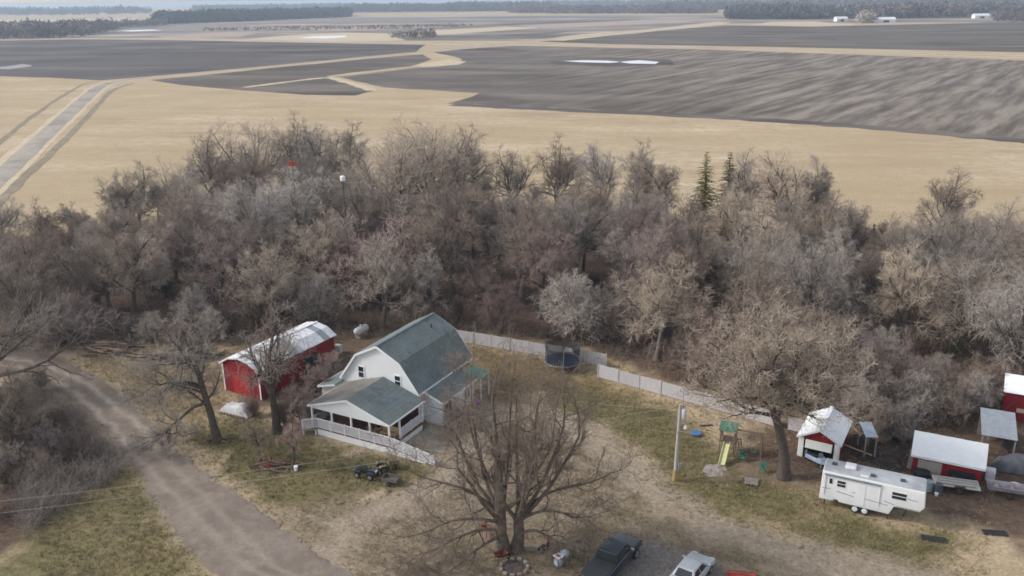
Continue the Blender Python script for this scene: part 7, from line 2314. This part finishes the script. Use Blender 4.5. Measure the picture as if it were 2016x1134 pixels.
log_m = mat('split_log', (0.22, 0.15, 0.105), (0.33, 0.24, 0.17), scale=4, rough=0.85)
stick_pile('debris_pile', 'burn pile of branches and red boards on the lawn', 'pile', (-20.69, 65.82), 70, 1.3, (1.0, 0.55), [bark_dark, log_m, red_m, bark_grey], 0.55, 4, r=(0.025, 0.06))
small('paint_bucket', 'white plastic bucket at the right end of the burn pile', 'bucket', (-18.64, 65.09), 0,
      ('body', MB().lathe([(0.14, 0), (0.17, 0.38), (0.15, 0.38), (0.12, 0.03)], 16), white_trim), ('lid', MB().lathe([(0.02, 0.385), (0.18, 0.38), (0.18, 0.41), (0.02, 0.415)], 16), white_trim))
stick_pile('log_pile', 'pile of orange-brown sawn logs at the head of the driveway', 'log pile', (-46.50, 92.21), 60, 2.6, (1.3, 0.7), [log_m, log_m, bark_grey], 1.7, 5, True, -0.25, (0.09, 0.18))
stick_pile('log_pile', 'lower log pile right of the driveway head', 'log pile', (-40.76, 90.25), 34, 2.2, (1.3, 0.6), [log_m, bark_grey, bark_dark], 1.0, 6, True, -0.2, (0.08, 0.16))
stick_pile('brush_pile', 'heap of grey cut branches left of the dark leaning trunk', 'brush pile', (-35.93, 90.38), 90, 2.6, (1.5, 0.8), [bark_grey, bark_grey, bark_dark], 1.8, 7, False, 0, (0.03, 0.07))
stick_pile('brush_pile', 'heap of fallen branches at the foot of the dark leaning trunk', 'brush pile', (-26.91, 70.49), 22, 0.9, (0.5, 0.3), [bark_dark, log_m], 0.35, 8, False, 0, (0.03, 0.07))
tp = thing('covered_woodpile', 'woodpile under a grey white tarpaulin in front of the red shed', 'woodpile', (-26.84, 76.21), -0.45)
g_ = random.Random(3)
nx, ny = 15, 9
tv, tf = [], []
for j in range(ny):
    for i in range(nx):
        u, v = i / (nx - 1) * 2 - 1, j / (ny - 1) * 2 - 1
        e = max(abs(u) ** 4, abs(v) ** 4)
        tv.append((u * 1.75, v * 0.8, 0.06 + (0.85 + 0.12 * math.sin(u * 5) + g_.uniform(-0.06, 0.06)) * (1 - e)))
for j in range(ny - 1):
    for i in range(nx - 1):
        a = j * nx + i
        tf.append((a, a + 1, a + nx + 1, a + nx))
MB().add(tv, tf).build('tarpaulin', mat('grey_tarp', (0.4, 0.4, 0.42), (0.55, 0.54, 0.55), scale=2, rough=0.5), tp, smooth=True)
for k in range(8):
    MB().tube([(-1.5 + k * 0.4, -0.95, 0.1), (-1.5 + k * 0.4, -0.6, 0.1)], 0.09, 8).build('log', log_m, tp)
pt = thing('propane_tank', 'white propane tank on legs behind the farmhouse', 'tank', (-18.02, 95.99), 1.05)
MB().lathe([(0.02, -1.15), (0.25, -1.1), (0.4, -0.95), (0.45, -0.8), (0.45, 0.8), (0.4, 0.95), (0.25, 1.1), (0.02, 1.15)], 20, M=Matrix.Translation((0, 0, 0.85)) @ Matrix.Rotation(PI / 2, 4, 'Y')).build('body', mat('tank_paint', (0.62, 0.64, 0.64), (0.5, 0.52, 0.52), rough=0.4), pt, smooth=True)
MB().lathe([(0.14, 0), (0.16, 0.16), (0.1, 0.22), (0.02, 0.23)], 14, (0, 0, 1.28)).build('dome', MATS['tank_paint'], pt)
for x in (-0.7, 0.7):
    MB().box(x - 0.06, x + 0.06, -0.35, 0.35, 0, 0.5).build('leg', concrete, pt)
small('plywood_sheet', 'yellowish plywood sheet leaning at the right end of the red shed', 'plywood', (-20.19, 88.45), -0.4,
      ('sheet', MB().bar((-0.9, 0, 0.5), (0.9, 0, 0.6), 1.2, 0.03, 0.7), pine), ('prop', MB().bar((0, 0.5, 0.02), (0, 0.1, 0.7), 0.06), pine))
small('washing_machine', 'pale green appliance standing at the right end of the red shed', 'appliance', (-19.83, 91.05), -0.3,
      ('body', MB().box(-0.35, 0.35, -0.35, 0.35, 0.02, 0.95), mat('pale_enamel', (0.45, 0.52, 0.48), (0.5, 0.56, 0.52), rough=0.4)),
      ('lid', MB().box(-0.33, 0.33, -0.33, 0.33, 0.953, 0.98), MATS['pale_enamel']), ('control_panel', MB().box(-0.35, 0.35, 0.25, 0.35, 0.985, 1.12), dark_steel))
small('white_bin', 'small white bin on the ground between propane tank and house', 'bin', (-15.72, 99.11), 0.2,
      ('body', MB().lathe([(0.2, 0), (0.26, 0.5), (0.23, 0.5), (0.18, 0.04)], 14), white_trim), ('rim', MB().lathe([(0.24, 0.48), (0.29, 0.5), (0.24, 0.53)], 14), white_trim))

sheet('painted_shade_patch', [(28.98, 68.68), (32.11, 70.89), (35.42, 68.89), (33.92, 64.49), (32.01, 63.54), (29.65, 65.70)], 0.01, mat('near_black_shade', (0.03, 0.025, 0.023), (0.06, 0.05, 0.045), scale=1.5, rough=0.95), 0.3, 0.25, 44)  # near-black sheet: shade between garage and low shed put into the ground colour
# ------------------------------------------------------------------ clutter between garage, camper and low shed
sm = thing('snowmobile', 'white and blue snowmobile in front of the red garage door', 'snowmobile', (25.86, 65.11), -1.0)
MB().prism([(-1.1, 0.25), (0.4, 0.25), (1.0, 0.4), (0.95, 0.6), (0.4, 0.85), (0.1, 0.6), (-1.0, 0.6)], -0.28, 0.28).build('hood', mat('white_blue_cowl', (0.55, 0.6, 0.68), (0.2, 0.3, 0.5), scale=2.5, rough=0.35), sm, bevel=0.06)
MB().box(-1.0, 0.0, -0.18, 0.18, 0.6, 0.76).build('seat', plastic_dk, sm, bevel=0.04)
MB().box(-1.2, 0.3, -0.2, 0.2, 0.03, 0.26).build('track', black_rub, sm, bevel=0.08)
for y in (-0.42, 0.42):
    MB().prism([(0.2, 0.02), (1.1, 0.02), (1.3, 0.2), (1.26, 0.22), (1.06, 0.07), (0.2, 0.07)], y - 0.06, y + 0.06).build('ski', plastic_dk, sm)
    MB().bar((0.7, y, 0.06), (0.6, y * 0.6, 0.4), 0.05).build('strut', steel, sm)
MB().prism([(0.3, 0.82), (0.5, 0.8), (0.25, 1.12), (0.2, 1.1)], -0.22, 0.22).build('windscreen', pane_blue, sm)
MB().bar((0.1, -0.35, 0.95), (0.1, 0.35, 0.95), 0.04).build('handlebar', dark_steel, sm)
small('propane_bottle', 'small white gas bottle at the left jamb of the red garage', 'gas bottle', (25.39, 66.59), 0,
      ('body', MB().lathe([(0.13, 0), (0.15, 0.05), (0.15, 0.36), (0.08, 0.44)], 14), white_trim), ('collar', MB().lathe([(0.09, 0.44), (0.1, 0.54), (0.08, 0.54)], 12), white_trim))
ft = thing('flat_trailer', 'pale flat trailer stacked with boards behind the camper nose', 'trailer', (35.62, 60.93), -0.32)
MB().box(-1.7, 1.7, -0.75, 0.75, 0.5, 0.58).build('deck', mat('pale_deck', (0.45, 0.44, 0.4), (0.55, 0.53, 0.48), scale=2, rough=0.8, stretch=(0.5, 6, 1)), ft)
for y in (-0.82, 0.82):
    wheel(ft, 0.2, y, 0.3, 0.18, dark_steel)
    MB().prism([(-0.25, 0.52), (-0.15, 0.68), (0.55, 0.68), (0.65, 0.52), (0.5, 0.63), (-0.1, 0.63)], y - 0.11, y + 0.11).build('fender', dark_steel, ft)
MB().bar((-1.7, 0, 0.5), (-2.7, 0, 0.4), 0.09).build('drawbar', dark_steel, ft)
for i in range(6):
    MB().box(-1.5 + 0.05 * i, 1.4 + 0.04 * i, -0.6 + 0.2 * i, -0.44 + 0.2 * i, 0.582, 0.64 + 0.03 * (i % 2)).build('board', MATS['pale_deck'] if i % 2 else MATS['weathered_boards'], ft)
for (q, lab, m_) in (((33.37, 60.67), 'teal grey barrel behind the camper nose, left of two', mat('teal_drum', (0.22, 0.3, 0.32), (0.3, 0.37, 0.38), scale=2, rough=0.5)),
                     ((33.89, 60.21), 'dark barrel behind the camper nose, right of two', mat('dark_drum', (0.06, 0.075, 0.09), (0.1, 0.11, 0.12), scale=2, rough=0.5))):
    small('barrel', lab, 'barrel', q, 0, ('body', MB().lathe([(0.26, 0), (0.29, 0.03), (0.29, 0.3), (0.305, 0.32), (0.29, 0.34), (0.29, 0.58), (0.305, 0.6), (0.29, 0.62), (0.29, 0.86), (0.26, 0.88)], 18), m_),
          ('lid', MB().lathe([(0.02, 0.885), (0.26, 0.885), (0.26, 0.9), (0.02, 0.9)], 18), m_))
small('white_pot', 'small white pot on the grass behind the camper nose', 'pot', (33.63, 59.92), 0, ('body', MB().lathe([(0.1, 0), (0.15, 0.25), (0.12, 0.25), (0.09, 0.03)], 12), white_trim), ('rim', MB().lathe([(0.13, 0.23), (0.17, 0.25), (0.13, 0.27)], 12), white_trim))
small('utility_box', 'white cabinet at the right corner of the low white-roofed shed', 'cabinet', (39.19, 62.40), -0.48,
      ('body', MB().box(-0.35, 0.35, -0.3, 0.3, 0.02, 0.9), white_trim), ('door', MB().box(-0.3, 0.3, -0.33, -0.302, 0.1, 0.85), rail_white), ('handle', MB().box(0.2, 0.24, -0.36, -0.332, 0.45, 0.6), steel))
bt = thing('boat_trailer', 'grey flat-bottomed boat on a trailer at the right edge', 'boat', (39.59, 59.78), -0.35)
MB().add([(-1.9, -0.6, 0.85), (1.2, -0.65, 0.85), (2.1, 0, 0.95), (1.2, 0.65, 0.85), (-1.9, 0.6, 0.85), (-1.8, -0.4, 0.45), (1.0, -0.42, 0.45), (1.6, 0, 0.6), (1.0, 0.42, 0.45), (-1.8, 0.4, 0.45)],
         [(5, 6, 7, 8, 9), (0, 1, 6, 5), (1, 2, 7, 6), (2, 3, 8, 7), (3, 4, 9, 8), (4, 0, 5, 9)]).build('hull', mat('dull_boat_grey', (0.28, 0.26, 0.3), (0.4, 0.37, 0.42), scale=2, rough=0.5), bt)
for x in (-1.2, -0.1, 0.8):
    MB().box(x - 0.14, x + 0.14, -0.55, 0.55, 0.72, 0.77).build('seat', MATS['weathered_boards'], bt)
for y in (-0.7, 0.7):
    wheel(bt, -0.3, y, 0.28, 0.16, dark_steel)
MB().bar((-1.8, 0, 0.38), (2.6, 0, 0.38), 0.09).build('trailer_frame', dark_steel, bt)
MB().bar((-0.3, -0.7, 0.28), (-0.3, 0.7, 0.28), 0.07).build('axle', dark_steel, bt)
small('white_tub', 'white plastic tub above the boat at the right edge', 'tub', (40.41, 60.82), 0, ('body', MB().lathe([(0.3, 0), (0.42, 0.35), (0.38, 0.35), (0.27, 0.05)], 16), white_trim), ('rim', MB().lathe([(0.39, 0.33), (0.46, 0.36), (0.39, 0.38)], 16), white_trim))
tarped = thing('tarped_machine', 'machine under a dark grey tarpaulin near the right edge', 'machine', (42.10, 63.71), -0.4)
tv = []
for j in range(ny):
    for i in range(nx):
        u, v = i / (nx - 1) * 2 - 1, j / (ny - 1) * 2 - 1
        e = max(abs(u) ** 5, abs(v) ** 5)
        tv.append((u * 1.7, v * 0.9, 0.05 + (1.1 + 0.25 * math.sin(u * 3 + 1) + g_.uniform(-0.05, 0.05)) * (1 - e)))
MB().add(tv, tf).build('tarpaulin', mat('dark_grey_tarp', (0.08, 0.085, 0.1), (0.14, 0.145, 0.16), scale=2, rough=0.6), tarped, smooth=True)
MB().box(-1.4, 1.4, -0.7, 0.7, 0.05, 0.4).build('frame', dark_steel, tarped)
for (q, r_, lab) in (((35.54, 54.77), -0.15, 'black rubber mat lying on the grass by the right edge'), ((30.71, 54.11), -0.3, 'dark steel ramp lying on the grass below the camper nose')):
    small('ground_mat', lab, 'mat', q, r_, ('slab', MB().box(-0.85, 0.85, -0.3, 0.3, 0.02, 0.09), dark_steel), *[('rib', MB().box(-0.8, 0.8, -0.24 + 0.16 * i, -0.2 + 0.16 * i, 0.092, 0.12), plastic_dk) for i in range(4)])
small('gate_post_stack', 'stack of tan fence posts left of the low white-roofed shed', 'posts', (33.18, 64.17), -0.4,
      *[('post', MB().bar((0.12 * (i % 3), 0.1 * (i // 3), 0.02), (0.12 * (i % 3) + 0.15, 0.1 * (i // 3) + 0.5, 1.5), 0.1), MATS['weathered_boards']) for i in range(6)])
small('stock_tank', 'round black stock tank behind the camper roof', 'tank', (33.70, 62.85), 0, ('wall', MB().lathe([(0.62, 0), (0.65, 0.5), (0.6, 0.5), (0.57, 0.04)], 22), plastic_dk), ('rim', MB().lathe([(0.6, 0.48), (0.68, 0.5), (0.6, 0.53)], 22), plastic_dk))
# two odd spots of colour among the trees
x_, y_, h_ = (-23.2, 118.0, 14.8)
small('white_barrel', 'small round white object among the trees, upper left', 'barrel', (x_, y_), 0,
      ('body', MB().lathe([(0.2, h_ - 0.45), (0.36, h_ - 0.35), (0.36, h_ + 0.2), (0.2, h_ + 0.3)], 16), white_trim), ('stand', MB().tube([(0, 0, 0), (0, 0, h_ - 0.4)], 0.09, 8), bark_dark))
x_, y_, h_ = (-29.5, 116.0, 17.2)
small('hunting_flag', 'small orange red cloth high in the pale grey tree, upper left', 'flag', (x_, y_), 0,
      ('cloth', MB().add([(-0.55, 0, h_ - 0.35), (0.5, 0.2, h_ - 0.25), (0.6, 0.1, h_ + 0.3), (-0.5, -0.1, h_ + 0.35), (-0.55, 0.04, h_ - 0.35), (0.5, 0.24, h_ - 0.25), (0.6, 0.14, h_ + 0.3), (-0.5, -0.06, h_ + 0.35)],
                         [(0, 1, 2, 3), (7, 6, 5, 4), (0, 4, 5, 1), (1, 5, 6, 2), (2, 6, 7, 3), (3, 7, 4, 0)]), mat('orange_cloth', (0.6, 0.12, 0.06), (0.5, 0.1, 0.05))),
      ('staff', MB().tube([(0, 0, 0), (0, 0, h_ + 0.3)], 0.03, 6), bark_grey))

# ------------------------------------------------------------------ farmsteads far out on the plain
def farm(name, label, loc, w, d, h, rot, roofm, wallm=None):
    t = thing(name, label, 'building', loc, rot, 'far farm buildings')
    MB().box(-w / 2, w / 2, -d / 2, d / 2, 0, h).build('wall', wallm or white_trim, t)
    MB().prism([(-d / 2 - 0.6, h), (d / 2 + 0.6, h), (0, h + d * 0.32)], -w / 2 - 0.6, w / 2 + 0.6, Matrix(((0, 1, 0, 0), (1, 0, 0, 0), (0, 0, 1, 0), (0, 0, 0, 1)))).build('roof', roofm, t)
    MB().box(-w * 0.15, w * 0.15, -d / 2 - 0.08, -d / 2 - 0.01, 0, h * 0.75).build('door', dark_steel, t)
    return t


farm('farm_building', 'white farm building beside the far tree line, left of centre', (-520.35, 3532.42), 30, 12, 5, 0.1, metal_grey)
farm('farm_building', 'white farm building left of the pale bush on the right horizon', (496.70, 1349.96), 18, 9, 4, 0.2, metal_white)
farm('farm_building', 'white farm building right of the pale bush on the right horizon', (531.67, 1274.58), 26, 10, 4, 0.0, metal_white)
farm('farm_building', 'low white shed near the right end of the horizon', (741.80, 1419.55), 24, 10, 4, 0.1, metal_white)
farm('farm_building', 'small white house among trees near the right end of the horizon', (785.19, 1471.32), 14, 10, 6, 0.3, metal_grey)
farm('farm_building', 'pale farm building on the tree line right of centre', (239.77, 2694.33), 26, 12, 6, 0.1, metal_grey)
far_wood('distant_wood', [(482.65, 1244.19), (498.04, 1237.08), (525.49, 1305.88), (509.41, 1313.79)], 6, 13, mat('pale_far_twigs', (0.36, 0.31, 0.28), (0.44, 0.39, 0.35), scale=0.1, rough=0.95), 21, label='pale leafless clump between two white farm buildings')
